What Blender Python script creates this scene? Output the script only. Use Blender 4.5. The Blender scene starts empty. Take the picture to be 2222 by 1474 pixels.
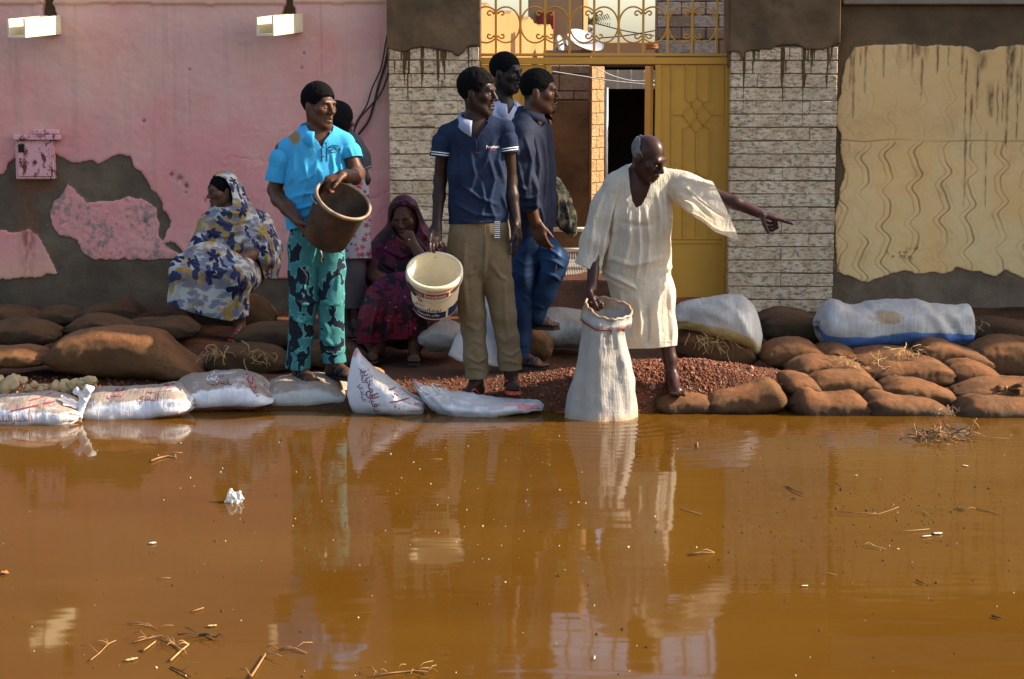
import bpy, bmesh, math, random
import numpy as np
from mathutils import Vector, Matrix, Euler
from mathutils.bvhtree import BVHTree

scn = bpy.context.scene
col = scn.collection
R = math.radians
rng = np.random.default_rng(7)
random.seed(7)

# ------------------------------------------------------------------ camera
TILT = R(7.87)
CAMZ = 1.9
FPX = 4320.0                      # focal length in pixels of the 2222 px wide photograph (70 mm)
cam_d = bpy.data.cameras.new('camera')
cam_d.sensor_width = 36.0
cam_d.lens = FPX / 2222.0 * 36.0
cam_d.clip_start = 0.1
cam_d.clip_end = 600.0
cam = bpy.data.objects.new('camera', cam_d)
cam.location = (0, 0, CAMZ)
cam.rotation_euler = (math.pi / 2 - TILT, 0, 0)
col.objects.link(cam)
scn.camera = cam

# ------------------------------------------------------------------ sky, sun, exposure
SUN = Vector((1.0, 0.07, 0.60)).normalized()        # direction towards the sun
w = bpy.data.worlds.new('World')
scn.world = w
w.use_nodes = True
wn = w.node_tree
wn.nodes.clear()
wo = wn.nodes.new('ShaderNodeOutputWorld')
wb = wn.nodes.new('ShaderNodeBackground')
ws = wn.nodes.new('ShaderNodeTexSky')
ws.sky_type = 'NISHITA'
ws.sun_disc = False
ws.sun_elevation = math.asin(SUN.z)
ws.sun_rotation = math.atan2(SUN.x, SUN.y)
ws.dust_density = 2.2
ws.air_density = 1.0
ws.ozone_density = 0.5
wb.inputs["Strength"].default_value = 0.135
wn.links.new(ws.outputs[0], wb.inputs['Color'])
wn.links.new(wb.outputs[0], wo.inputs['Surface'])
sun_d = bpy.data.lights.new('sun', 'SUN')
sun_d.energy = 4.9
sun_d.angle = R(0.53)
sun_d.color = (1.0, 0.86, 0.68)
sun = bpy.data.objects.new('sun', sun_d)
sun.rotation_euler = SUN.to_track_quat('Z', 'Y').to_euler()
sun.location = (6, 8, 8)
col.objects.link(sun)
vs = scn.view_settings
vs.view_transform = 'Standard'
vs.look = 'None'
vs.gamma = 1.0
vs.exposure = 1.45
scn.cycles.use_denoising = True
scn.cycles.max_bounces = 8
scn.cycles.diffuse_bounces = 4
scn.cycles.transparent_max_bounces = 8
scn.cycles.caustics_reflective = False
scn.cycles.caustics_refractive = False

# ------------------------------------------------------------------ measuring helpers
CT, ST = math.cos(TILT), math.sin(TILT)
def at(px, py, Y):
    """the world point at distance Y down the street that the photograph shows at (px, py)"""
    u = (px - 1111.0) / FPX
    v = (737.0 - py) / FPX
    dy = CT + v * ST
    dz = -ST + v * CT
    s = Y / dy
    return np.array((s * u, Y, CAMZ + s * dz))
def m_of(px, Y):
    return px * Y / FPX * 1.005

# ------------------------------------------------------------------ numpy noise
def _hash(ix, iy, iz, seed):
    h = (ix.astype(np.int64) * 374761393 + iy.astype(np.int64) * 668265263 + iz.astype(np.int64) * 2147483647 + seed * 144665) & 0xffffffff
    h = ((h ^ (h >> 13)) * 1274126177) & 0xffffffff
    h = (h ^ (h >> 16)) & 0xffff
    return h.astype(np.float32) / 32767.5 - 1.0
def vnoise(p, f=1.0, seed=0):
    """value noise in -1..1 of points p (n,3) at frequency f"""
    q = np.asarray(p, dtype=np.float32) * f + 100.0
    i = np.floor(q)
    t = q - i
    t = t * t * (3 - 2 * t)
    i = i.astype(np.int64)
    r = 0
    for dx in (0, 1):
        wx = t[..., 0] if dx else 1 - t[..., 0]
        for dy in (0, 1):
            wy = t[..., 1] if dy else 1 - t[..., 1]
            for dz in (0, 1):
                wz = t[..., 2] if dz else 1 - t[..., 2]
                r = r + wx * wy * wz * _hash(i[..., 0] + dx, i[..., 1] + dy, i[..., 2] + dz, seed)
    return r
def fbm(p, f=1.0, oct=3, seed=0):
    a, s = 1.0, 0
    for o in range(oct):
        s = s + a * vnoise(p, f * 2 ** o, seed + o * 17)
        a *= 0.5
    return s

# ------------------------------------------------------------------ scene helpers
def tag(o, label=None, cat=None, group=None, kind=None):
    if label: o['label'] = label
    if cat: o['category'] = cat
    if group: o['group'] = group
    if kind: o['kind'] = kind
    return o
def empty(name, loc):
    o = bpy.data.objects.new(name, None)
    o.location = Vector(loc)
    o.empty_display_size = 0.1
    col.objects.link(o)
    return o
def wloc(o):
    v = Vector(o.location)
    while o.parent:
        o = o.parent
        v = v + Vector(o.location)
    return v
def link_mesh(name, me, mat, parent=None, loc=None):
    o = bpy.data.objects.new(name, me)
    if mat is not None:
        for mm in (mat if isinstance(mat, (list, tuple)) else [mat]):
            me.materials.append(mm)
    if parent is not None: o.parent = parent
    if loc is not None: o.location = loc
    col.objects.link(o)
    return o
def mesh_np(name, V, F, mat, parent=None, smooth=True, origin=None, attrs=None, uv=None, midx=None):
    """one mesh object from world-space numpy vertices; F is a list of face tuples or an (n,k) array"""
    V = np.asarray(V, dtype=np.float32)
    if parent is not None:
        o0 = np.array(wloc(parent), dtype=np.float32)
    elif origin is not None:
        o0 = np.array(origin, dtype=np.float32)
    else:
        o0 = np.array(((V[:, 0].min() + V[:, 0].max()) / 2, (V[:, 1].min() + V[:, 1].max()) / 2, V[:, 2].min()), dtype=np.float32)
    me = bpy.data.meshes.new(name)
    if isinstance(F, np.ndarray):
        n, k = F.shape
        me.vertices.add(len(V))
        me.vertices.foreach_set('co', (V - o0).ravel())
        me.loops.add(n * k)
        me.loops.foreach_set('vertex_index', F.astype(np.int32).ravel())
        me.polygons.add(n)
        me.polygons.foreach_set('loop_start', np.arange(0, n * k, k, dtype=np.int32))
        me.polygons.foreach_set('loop_total', np.full(n, k, dtype=np.int32))
        me.update(calc_edges=True)
    else:
        me.from_pydata((V - o0).tolist(), [], [list(map(int, f)) for f in F])
        me.update()
    if smooth:
        me.polygons.foreach_set('use_smooth', np.ones(len(me.polygons), dtype=bool))
    if midx is not None:
        me.polygons.foreach_set('material_index', np.asarray(midx, dtype=np.int32))
    if attrs:
        for k_, a in attrs.items():
            at_ = me.attributes.new(k_, 'FLOAT', 'POINT')
            at_.data.foreach_set('value', np.asarray(a, dtype=np.float32))
    if uv is not None:
        li = np.empty(len(me.loops), dtype=np.int32)
        me.loops.foreach_get('vertex_index', li)
        ul = me.uv_layers.new(name='UVMap')
        ul.data.foreach_set('uv', np.asarray(uv, dtype=np.float32)[li].ravel())
    return link_mesh(name, me, mat, parent, None if parent is not None else Vector(o0.tolist()))

class MB:
    """collects boxes, bars, tubes and lathes into one mesh"""
    def __init__(s): s.V = []; s.F = []
    def add(s, V, F):
        b = len(s.V)
        s.V += [tuple(map(float, v)) for v in V]
        s.F += [tuple(i + b for i in f) for f in F]
        return s
    def box(s, lo, hi, j=0.0):
        x0, y0, z0 = lo; x1, y1, z1 = hi
        V = [(x0, y0, z0), (x1, y0, z0), (x1, y1, z0), (x0, y1, z0), (x0, y0, z1), (x1, y0, z1), (x1, y1, z1), (x0, y1, z1)]
        if j: V = [tuple(c + random.uniform(-j, j) for c in v) for v in V]
        return s.add(V, [(3, 2, 1, 0), (4, 5, 6, 7), (0, 1, 5, 4), (1, 2, 6, 5), (2, 3, 7, 6), (3, 0, 4, 7)])
    def bbox(s, lo, hi, b=0.004):
        """box with chamfered edges"""
        bm = bmesh.new()
        bmesh.ops.create_cube(bm, size=1)
        c = [(l + h) / 2 for l, h in zip(lo, hi)]; d = [abs(h - l) for l, h in zip(lo, hi)]
        for v in bm.verts: v.co = Vector((c[0] + v.co.x * d[0], c[1] + v.co.y * d[1], c[2] + v.co.z * d[2]))
        bmesh.ops.bevel(bm, geom=bm.edges[:], offset=b, segments=1, affect='EDGES')
        bm.verts.index_update()
        s.add([v.co[:] for v in bm.verts], [[v.index for v in f.verts] for f in bm.faces])
        bm.free()
        return s
    def bar(s, a, b, wx, wd, up=(0, -1, 0)):
        """a bar of rectangular section from a to b; wd is its size along up"""
        a = Vector(a); b = Vector(b); d = (b - a).normalized()
        n = Vector(up); n = (n - d * n.dot(d)).normalized(); t = d.cross(n)
        V = []
        for p in (a, b):
            for i, j in ((-1, -1), (1, -1), (1, 1), (-1, 1)):
                V.append(p + t * (i * wx / 2) + n * (j * wd / 2))
        return s.add(V, [(3, 2, 1, 0), (4, 5, 6, 7), (0, 1, 5, 4), (1, 2, 6, 5), (2, 3, 7, 6), (3, 0, 4, 7)])
    def tube(s, pts, r, seg=6, cap=True):
        pts = [Vector(p) for p in pts]
        rr = r if isinstance(r, (list, tuple)) else [r] * len(pts)
        V = []; F = []
        n = None
        for i, p in enumerate(pts):
            d = (pts[min(i + 1, len(pts) - 1)] - pts[max(i - 1, 0)])
            d = d.normalized() if d.length > 1e-9 else Vector((0, 0, 1))
            if n is None:
                n = Vector((0, 0, 1)) if abs(d.z) < .9 else Vector((1, 0, 0))
            n = (n - d * n.dot(d)).normalized()
            t = d.cross(n)
            for k in range(seg):
                a = 2 * math.pi * k / seg
                V.append(p + (n * math.cos(a) + t * math.sin(a)) * rr[i])
        for i in range(len(pts) - 1):
            for k in range(seg):
                k2 = (k + 1) % seg
                F.append((i * seg + k, (i + 1) * seg + k, (i + 1) * seg + k2, i * seg + k2))
        if cap:
            F.append(tuple(range(seg)))
            F.append(tuple((len(pts) - 1) * seg + k for k in reversed(range(seg))))
        return s.add(V, F)
    def lathe(s, prof, M=None, seg=40, closed=False):
        """prof: list of (radius, z); M: 4x4 matrix"""
        M = M or Matrix.Identity(4)
        V = []; F = []
        for r, z in prof:
            for k in range(seg):
                a = 2 * math.pi * k / seg
                V.append(M @ Vector((r * math.cos(a), r * math.sin(a), z)))
        for i in range(len(prof) - 1):
            for k in range(seg):
                k2 = (k + 1) % seg
                F.append((i * seg + k, i * seg + k2, (i + 1) * seg + k2, (i + 1) * seg + k))
        return s.add(V, F)
    def build(s, name, mat, parent=None, smooth=False, **kw):
        return mesh_np(name, np.array(s.V), s.F, mat, parent, smooth=smooth, **kw)

# ------------------------------------------------------------------ signed distance modelling
def smin(a, b, k):
    if k <= 0: return np.minimum(a, b)
    h = np.maximum(k - np.abs(a - b), 0) / k
    return np.minimum(a, b) - h * h * k * 0.25

class Sdf:
    def __init__(s, res=0.006): s.res = res; s.ops = []
    def cap(s, a, b, ra, rb, k=0.02, n=None, f=1.0, op='add'):
        s.ops.append((op, 'cap', np.array(a, float), np.array(b, float), float(ra), float(rb), k, None if n is None else np.array(n, float), f)); return s
    def ell(s, c, r, M=None, k=0.02, op='add'):
        s.ops.append((op, 'ell', np.array(c, float), np.array(r, float), np.eye(3) if M is None else np.array(M, float), k)); return s
    def chain(s, pts, rad, k=0.02, n=None, f=1.0):
        for i in range(len(pts) - 1): s.cap(pts[i], pts[i + 1], rad[i], rad[i + 1], k, n, f)
        return s
    def ridge(s, pts, amp, wd):
        s.ops.append(('ridge', [np.array(p, float) for p in pts], amp, wd)); return s
    def noise(s, amp, f, seed=0, st=(1, 1, 1)):
        s.ops.append(('noise', amp, f, seed, np.array(st, float))); return s
    @staticmethod
    def _box(o):
        if o[1] == 'cap':
            m = max(o[4], o[5])
            return np.minimum(o[2], o[3]) - m, np.maximum(o[2], o[3]) + m
        m = np.max(o[3])
        return o[2] - m, o[2] + m
    def field(s):
        lo = np.full(3, 1e9); hi = np.full(3, -1e9)
        for o in s.ops:
            if o[0] == 'add':
                l, h = s._box(o); lo = np.minimum(lo, l); hi = np.maximum(hi, h)
        mg = 0.03
        lo -= mg; hi += mg
        h = s.res
        n = np.ceil((hi - lo) / h).astype(int) + 1
        ax = [lo[i] + h * np.arange(n[i]) for i in range(3)]
        D = np.full(n, 0.25, dtype=np.float32)
        for o in s.ops:
            if o[0] in ('add', 'sub'):
                l, u = s._box(o); m = 0.055 + o[6 if o[1] == 'cap' else 5]
            elif o[0] == 'ridge':
                P = np.array(o[1]); l, u = P.min(0), P.max(0); m = o[3] * 2.2
            else:
                l, u = lo, hi; m = 0
            i0 = np.clip(np.floor((l - m - lo) / h).astype(int), 0, n - 1)
            i1 = np.clip(np.ceil((u + m - lo) / h).astype(int) + 1, 1, n)
            sl = tuple(slice(a, b) for a, b in zip(i0, i1))
            X = ax[0][sl[0]][:, None, None]; Y = ax[1][sl[1]][None, :, None]; Z = ax[2][sl[2]][None, None, :]
            if o[0] in ('add', 'sub'):
                if o[1] == 'cap':
                    a, b, ra, rb, k, nn, f = o[2:]
                    ba = b - a; L = max(ba @ ba, 1e-12)
                    px, py, pz = X - a[0], Y - a[1], Z - a[2]
                    t = np.clip((px * ba[0] + py * ba[1] + pz * ba[2]) / L, 0, 1)
                    qx, qy, qz = px - t * ba[0], py - t * ba[1], pz - t * ba[2]
                    d2 = qx * qx + qy * qy + qz * qz
                    if nn is not None:
                        qn = qx * nn[0] + qy * nn[1] + qz * nn[2]
                        d2 = d2 + qn * qn * (1 / f ** 2 - 1)
                    d = np.sqrt(d2) - (ra + (rb - ra) * t)
                else:
                    c, r, M, k = o[2:]
                    px, py, pz = X - c[0], Y - c[1], Z - c[2]
                    q = [M[0, i] * px + M[1, i] * py + M[2, i] * pz for i in range(3)]   # columns of M are the axes
                    k0 = np.sqrt((q[0] / r[0]) ** 2 + (q[1] / r[1]) ** 2 + (q[2] / r[2]) ** 2)
                    d = (k0 - 1) * np.min(r) * (0.5 + 0.5 * np.minimum(1, np.mean(r) / np.max(r)))
                d = d.astype(np.float32)
                if o[0] == 'add': D[sl] = smin(D[sl], d, k)
                else: D[sl] = -smin(-D[sl], d, k)
            elif o[0] == 'ridge':
                best = None
                P = o[1]
                for a, b in zip(P[:-1], P[1:]):
                    ba = b - a; L = max(ba @ ba, 1e-12)
                    px, py, pz = X - a[0], Y - a[1], Z - a[2]
                    t = np.clip((px * ba[0] + py * ba[1] + pz * ba[2]) / L, 0, 1)
                    d2 = (px - t * ba[0]) ** 2 + (py - t * ba[1]) ** 2 + (pz - t * ba[2]) ** 2
                    best = d2 if best is None else np.minimum(best, d2)
                D[sl] -= (o[2] * np.exp(-best / o[3] ** 2)).astype(np.float32)
            else:
                near = np.abs(D) < 0.05
                idx = np.argwhere(near)
                p = lo + idx * h
                D[near] += (o[1] * fbm(p * o[4], o[2], 2, o[3])).astype(np.float32)
        return D, lo, h
    def net(s):
        D, lo, h = s.field()
        ins = D < 0
        c = np.zeros(tuple(d - 1 for d in D.shape), dtype=np.int8)
        for i in (0, 1):
            for j in (0, 1):
                for k in (0, 1):
                    c += ins[i:i + c.shape[0], j:j + c.shape[1], k:k + c.shape[2]]
        act = (c > 0) & (c < 8)
        idx = np.argwhere(act)
        vid = np.full(c.shape, -1, dtype=np.int32)
        vid[act] = np.arange(len(idx))
        cor = [(i, j, k) for i in (0, 1) for j in (0, 1) for k in (0, 1)]
        val = np.stack([D[idx[:, 0] + a, idx[:, 1] + b, idx[:, 2] + d] for a, b, d in cor], 1)
        acc = np.zeros((len(idx), 3)); cnt = np.zeros(len(idx))
        for e0 in range(8):
            for e1 in range(e0 + 1, 8):
                dif = np.abs(np.array(cor[e0]) - np.array(cor[e1]))
                if dif.sum() != 1: continue
                v0, v1 = val[:, e0], val[:, e1]
                m = (v0 < 0) != (v1 < 0)
                t = v0[m] / (v0[m] - v1[m])
                acc[m] += np.array(cor[e0]) + t[:, None] * (np.array(cor[e1]) - np.array(cor[e0]))
                cnt[m] += 1
        V = lo + h * (idx + acc / cnt[:, None])
        Fs = []
        for axis in range(3):
            o1, o2 = (axis + 1) % 3, (axis + 2) % 3
            s0 = [slice(None)] * 3; s1 = [slice(None)] * 3
            s0[axis] = slice(0, -1); s1[axis] = slice(1, None)
            A, B = ins[tuple(s0)], ins[tuple(s1)]
            e = np.argwhere(A != B)
            e = e[(e[:, o1] > 0) & (e[:, o2] > 0) & (e[:, o1] < c.shape[o1]) & (e[:, o2] < c.shape[o2])]
            if not len(e): continue
            fl = A[e[:, 0], e[:, 1], e[:, 2]]
            q = []
            for d1, d2 in ((1, 1), (0, 1), (0, 0), (1, 0)):
                t = e.copy(); t[:, o1] -= d1; t[:, o2] -= d2
                q.append(vid[t[:, 0], t[:, 1], t[:, 2]])
            q = np.stack(q, 1)
            q[~fl] = q[~fl][:, ::-1]
            Fs.append(q)
        F = np.concatenate(Fs)
        F = F[(F >= 0).all(1)]
        return V, F
    def mesh(s, name, mat, parent=None, clip=None, smooth_it=1, thick=0.0, attr=None, **kw):
        V, F = s.net()
        V = relax(V, F, smooth_it)
        if clip is not None:
            V, F = clip_mesh(V, F, clip)
        if len(F) == 0: raise RuntimeError('empty ' + name)
        o = mesh_np(name, V, F, mat, parent, attrs=(attr(V) if attr else None), **kw)
        if thick:
            md = o.modifiers.new('thickness', 'SOLIDIFY'); md.thickness = thick; md.offset = -1
        return o

def relax(V, F, it):
    for _ in range(it):
        acc = np.zeros_like(V); cnt = np.zeros(len(V))
        k = F.shape[1]
        for i in range(k):
            a, b = F[:, i], F[:, (i + 1) % k]
            for j in range(3):
                acc[:, j] += np.bincount(a, V[b, j], len(V)) + np.bincount(b, V[a, j], len(V))
            cnt += np.bincount(a, minlength=len(V)) + np.bincount(b, minlength=len(V))
        m = cnt > 0
        V = V.copy()
        V[m] = 0.5 * V[m] + 0.5 * acc[m] / cnt[m, None]
    return V

def clip_mesh(V, F, cfun):
    """keep the part of a quad mesh where cfun(V) > 0, cut cleanly along the zero line"""
    c = cfun(V)
    T = np.concatenate([F[:, [0, 1, 2]], F[:, [0, 2, 3]]]) if F.shape[1] == 4 else F
    ct = c[T] > 0
    n = ct.sum(1)
    out = [T[n == 3]]
    newV = []; cache = {}; extra = []
    def cut(a, b):
        key = (a, b) if a < b else (b, a)
        if key not in cache:
            t = c[a] / (c[a] - c[b])
            cache[key] = len(V) + len(newV)
            newV.append(V[a] + t * (V[b] - V[a]))
        return cache[key]
    for t, k in zip(T[(n == 1) | (n == 2)], ct[(n == 1) | (n == 2)]):
        t = [int(x) for x in t]
        if k.sum() == 1:
            i = int(np.argmax(k)); a, b, d = t[i], t[(i + 1) % 3], t[(i + 2) % 3]
            extra.append((a, cut(a, b), cut(a, d)))
        else:
            i = int(np.argmin(k)); a, b, d = t[i], t[(i + 1) % 3], t[(i + 2) % 3]
            p, q = cut(a, b), cut(a, d)
            extra += [(p, b, d), (p, d, q)]
    T2 = np.concatenate([out[0], np.array(extra, dtype=np.int64).reshape(-1, 3)])
    V2 = np.concatenate([V, np.array(newV).reshape(-1, 3)])
    used = np.unique(T2)
    remap = np.full(len(V2), -1); remap[used] = np.arange(len(used))
    return V2[used], remap[T2]

def rm_half(c, d, Rr):
    """remover: everything beyond the plane at c facing d, within Rr of c"""
    c = np.array(c, float); d = np.array(d, float); d = d / np.linalg.norm(d)
    return lambda V: np.maximum(-(V - c) @ d, np.linalg.norm(V - c, axis=1) - Rr)
def rm_cap(a, b, ra, rb=None):
    a = np.array(a, float); b = np.array(b, float); rb = ra if rb is None else rb
    def f(V):
        ba = b - a; t = np.clip(((V - a) @ ba) / max(ba @ ba, 1e-9), 0, 1)
        return np.linalg.norm(V - a - t[:, None] * ba, axis=1) - (ra + (rb - ra) * t)
    return f
def rm_ell(c, r, M=None):
    c = np.array(c, float); r = np.array(r, float); M = np.eye(3) if M is None else np.array(M)
    return lambda V: (np.linalg.norm(((V - c) @ M) / r, axis=1) - 1) * r.min()
def keep(*fs):
    return lambda V: np.min([f(V) for f in fs], axis=0)
# ------------------------------------------------------------------ materials
class NB:
    def __init__(s, name):
        s.m = bpy.data.materials.new(name); s.m.use_nodes = True
        s.t = s.m.node_tree; s.t.nodes.clear()
        s.out = s.t.nodes.new('ShaderNodeOutputMaterial')
    def put(s, sock, v):
        if v is None: return
        if isinstance(v, bpy.types.NodeSocket): s.t.links.new(v, sock)
        else:
            if sock.type == 'RGBA' and len(v) == 3: v = (*v, 1.0)
            sock.default_value = v
    def nd(s, ty, ins=None, **props):
        n = s.t.nodes.new(ty)
        for k, v in props.items(): setattr(n, k, v)
        for k, v in (ins or {}).items(): s.put(n.inputs[k], v)
        return n
    def obj(s): return s.nd('ShaderNodeTexCoord').outputs['Object']
    def pos(s): return s.nd('ShaderNodeNewGeometry').outputs['Position']
    def nrm(s): return s.nd('ShaderNodeNewGeometry').outputs['Normal']
    def uv(s): return s.nd('ShaderNodeTexCoord').outputs['UV']
    def attr(s, n): return s.nd('ShaderNodeAttribute', attribute_name=n).outputs['Fac']
    def rnd(s): return s.nd('ShaderNodeObjectInfo').outputs['Random']
    def scale(s, v, sc): return s.nd('ShaderNodeVectorMath', {0: v, 1: sc}, operation='MULTIPLY').outputs[0]
    def vadd(s, v, w): return s.nd('ShaderNodeVectorMath', {0: v, 1: w}, operation='ADD').outputs[0]
    def noise(s, v, f, d=3.0, r=0.55, out='Fac', dist=0.0):
        return s.nd('ShaderNodeTexNoise', {'Vector': v, 'Scale': f, 'Detail': d, 'Roughness': r, 'Distortion': dist}).outputs[out]
    def vor(s, v, f, feat='F1', out='Distance', dim='3D'):
        return s.nd('ShaderNodeTexVoronoi', {'Vector': v, 'Scale': f}, feature=feat, voronoi_dimensions=dim).outputs[out]
    def mix(s, f, a, b, bt='MIX'):
        n = s.nd('ShaderNodeMix', data_type='RGBA', blend_type=bt)
        s.put(n.inputs[0], f); s.put(n.inputs[6], a); s.put(n.inputs[7], b)
        return n.outputs[2]
    def ma(s, op, a, b=0.0, c=0.0, clamp=False):
        n = s.nd('ShaderNodeMath', operation=op, use_clamp=clamp)
        s.put(n.inputs[0], a); s.put(n.inputs[1], b); s.put(n.inputs[2], c)
        return n.outputs[0]
    def step(s, v, lo, hi):
        n = s.nd('ShaderNodeMapRange', {'Value': v, 'From Min': lo, 'From Max': hi}, interpolation_type='SMOOTHSTEP')
        return n.outputs[0]
    def sep(s, v): return s.nd('ShaderNodeSeparateXYZ', {0: v}).outputs
    def comb(s, x, y, z): return s.nd('ShaderNodeCombineXYZ', {0: x, 1: y, 2: z}).outputs[0]
    def bump(s, h, st=0.5, d=0.01, n=None):
        return s.nd('ShaderNodeBump', {'Height': h, 'Strength': st, 'Distance': d, 'Normal': n}).outputs[0]
    def bsdf(s, c, rough=0.8, n=None, spec=0.3, **kw):
        ins = {'Base Color': c, 'Roughness': rough, 'Specular IOR Level': spec}
        if n is not None: ins['Normal'] = n
        ins.update(kw)
        return s.nd('ShaderNodeBsdfPrincipled', ins).outputs[0]
    def done(s, sh):
        s.t.links.new(sh, s.out.inputs['Surface']); return s.m
    def flowers(s, v2, f, petals, size, jag=0.0):
        """mask of petalled flowers, one in each cell of a 2-D Voronoi pattern over v2"""
        vn = s.nd('ShaderNodeTexVoronoi', {'Vector': v2, 'Scale': f, 'Randomness': 0.9}, feature='F1', voronoi_dimensions='2D')
        d = s.nd('ShaderNodeVectorMath', {0: s.scale(v2, (f, f, f)), 1: s.scale(vn.outputs['Position'], (f, f, f))}, operation='SUBTRACT').outputs[0]
        x, y, z = s.sep(d)
        th = s.ma('ADD', s.ma('ARCTAN2', y, x), s.ma('MULTIPLY', s.sep(vn.outputs['Color'])[0], 6.28))
        rr = s.ma('MULTIPLY_ADD', s.ma('ABSOLUTE', s.ma('COSINE', s.ma('MULTIPLY', th, petals / 2))), 0.75, 0.25)
        rr = s.ma('MULTIPLY', rr, s.ma('MULTIPLY_ADD', s.sep(vn.outputs['Color'])[1], size * 0.7, size * 0.5))
        return s.step(s.ma('SUBTRACT', rr, vn.outputs['Distance']), 0.0, 0.02 + jag), vn.outputs['Distance'], s.sep(vn.outputs['Color'])[2]

M = {}
def simple(name, c, rough=0.7, spec=0.3, var=0.15, f=8.0, bump=0.2, bf=60.0, metal=0.0):
    b = NB(name); o = b.obj()
    n = b.noise(o, f, 4)
    dark = tuple(x * (1 - var * 1.6) for x in c); lite = tuple(min(1, x * (1 + var)) for x in c)
    cc = b.mix(n, dark, lite)
    nn = b.bump(b.noise(o, bf, 3), bump, 0.004) if bump else None
    M[name] = b.done(b.bsdf(cc, rough, nn, spec, Metallic=metal)); return M[name]

def cloth(name, c, c2=None, f=5.0, weave=900.0, rough=0.85, trans=0.0, wr=0.35, dirt=None):
    b = NB(name); o = b.obj()
    n = b.noise(o, f, 4)
    cc = b.mix(b.step(n, .3, .7), c, c2 or tuple(x * .72 for x in c))
    if dirt:
        cc = b.mix(b.ma('MULTIPLY', b.step(b.noise(o, 7.0, 5, .65), .52, .72), dirt[1]), cc, dirt[0])
    h = b.ma('ADD', b.ma('MULTIPLY', b.noise(o, 22.0, 3, .6, dist=.8), 1.0), b.ma('MULTIPLY', b.noise(o, weave, 1), .12))
    nn = b.bump(h, wr, 0.012)
    sh = b.bsdf(cc, rough, nn, .07)
    if trans:
        tr = b.nd('ShaderNodeBsdfTranslucent', {'Color': cc, 'Normal': nn}).outputs[0]
        sh = b.nd('ShaderNodeMixShader', {0: trans, 1: sh, 2: tr}).outputs[0]
    M[name] = b.done(sh); return M[name]

def skin(name, c, rough=0.52):
    b = NB(name); o = b.obj()
    n = b.noise(o, 14.0, 4)
    cc = b.mix(n, tuple(x * .75 for x in c), tuple(x * 1.2 for x in c))
    cc = b.mix(b.attr('scalp'), cc, (.006, .005, .005))
    nn = b.bump(b.noise(o, 160.0, 3), .18, 0.003)
    M[name] = b.done(b.bsdf(cc, rough - .08, nn, .17)); return M[name]

skin('skin_brown', (.078, .034, .018)); skin('skin_dark', (.031, .015, .010)); skin('skin_deep', (.014, .009, .008), .46)
skin('skin_warm', (.10, .045, .026)); skin('skin_old', (.040, .017, .013), .44)
simple('hair_black', (.0045, .004, .004), .9, .06, .3, 60, .9, 260)
simple('hair_grey', (.16, .155, .15), .85, .2, .6, 40, .9, 240)
simple('eye_white', (.30, .26, .22), .25, .5, .05, 20, 0)
simple('eye_dark', (.01, .006, .004), .15, .6, .05, 20, 0)
simple('lip', (.11, .045, .038), .4, .4, .2, 40, .1)
simple('teeth', (.7, .66, .58), .3, .5, .05, 20, 0)
simple('nail', (.32, .19, .14), .35, .5, .1, 20, 0)
simple('rubber_black', (.014, .012, .012), .5, .4, .4, 30, .3)
simple('rubber_red', (.42, .05, .035), .5, .4, .25, 30, .2)
simple('leather_dark', (.014, .010, .009), .5, .25, .4, 40, .4)
simple('metal_grey', (.35, .36, .37), .4, .5, .2, 20, .1, metal=.7)
simple('silver', (.7, .7, .68), .25, .5, .1, 20, 0, metal=1.0)
simple('cable', (.018, .017, .018), .6, .3, .3, 20, .1)
simple('wire_pale', (.55, .54, .5), .6, .3, .3, 20, .1)
simple('white_metal', (.62, .60, .52), .45, .4, .2, 10, .15)
simple('dish', (.34, .35, .36), .5, .4, .12, 4, .1)
simple('rust_red', (.20, .035, .02), .8, .2, .35, 12, .5)
simple('clay_orange', (.42, .15, .05), .85, .2, .3, 14, .6)
simple('print_red', (.25, .045, .055), .8, .2, .3, 30, 0)
simple('print_maroon', (.16, .012, .03), .8, .2, .3, 30, 0)
simple('print_black', (.012, .012, .018), .6, .3, .3, 30, 0)
simple('print_white', (.78, .77, .74), .7, .3, .15, 30, 0)
simple('print_navy', (.012, .02, .07), .7, .3, .3, 30, 0)
simple('thread_dark', (.03, .03, .04), .9, .1, .3, 30, 0)
simple('twig', (.28, .15, .06), .85, .2, .4, 30, .4)
simple('twig_dark', (.05, .035, .022), .85, .2, .4, 30, .4)
simple('leaf_dry', (.42, .30, .13), .7, .3, .35, 25, .3)
simple('foam', (.55, .49, .36), .7, .3, .2, 30, .2)
simple('straw', (.36, .22, .09), .9, .2, .3, 30, .2)

cloth('polo_cyan', (.075, .45, .76), (.055, .39, .70), 6, dirt=((.22, .20, .13), .10))
b = NB('polo_cyan_dirty')      # the boy's shirt with the mud stain on his shoulder
o = b.obj(); n = b.noise(o, 6.0, 4)
cc = b.mix(n, (.035, .27, .48), (.055, .33, .56))
st = b.attr('stain')
cc = b.mix(b.step(b.ma('ADD', st, b.ma('MULTIPLY_ADD', b.noise(o, 24, 4), .7, -.35)), .35, .8), cc, (.20, .15, .07))
nn = b.bump(b.ma('ADD', b.noise(o, 20.0, 3, .6, dist=.8), b.ma('MULTIPLY', b.noise(o, 900, 1), .1)), .3, .012)
M['polo_cyan'] = b.done(b.bsdf(cc, .85, nn, .1))
cloth('polo_navy', (.009, .015, .036), (.016, .026, .052), 9, dirt=((.05, .045, .04), .35))
cloth('collar_pale', (.26, .29, .37), None, 12)
cloth('shirt_slate', (.012, .015, .029), (.018, .022, .039), 8, rough=.7)
cloth('shirt_white', (.34, .36, .48), None, 8)
cloth('trouser_khaki', (.165, .125, .075), (.13, .092, .050), 4, dirt=((.10, .055, .024), .55))
cloth('webbing', (.75, .74, .72), None, 12)
simple('scarf_black', (.004, .004, .005), .9, .05, .3, 30, .3)
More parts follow.
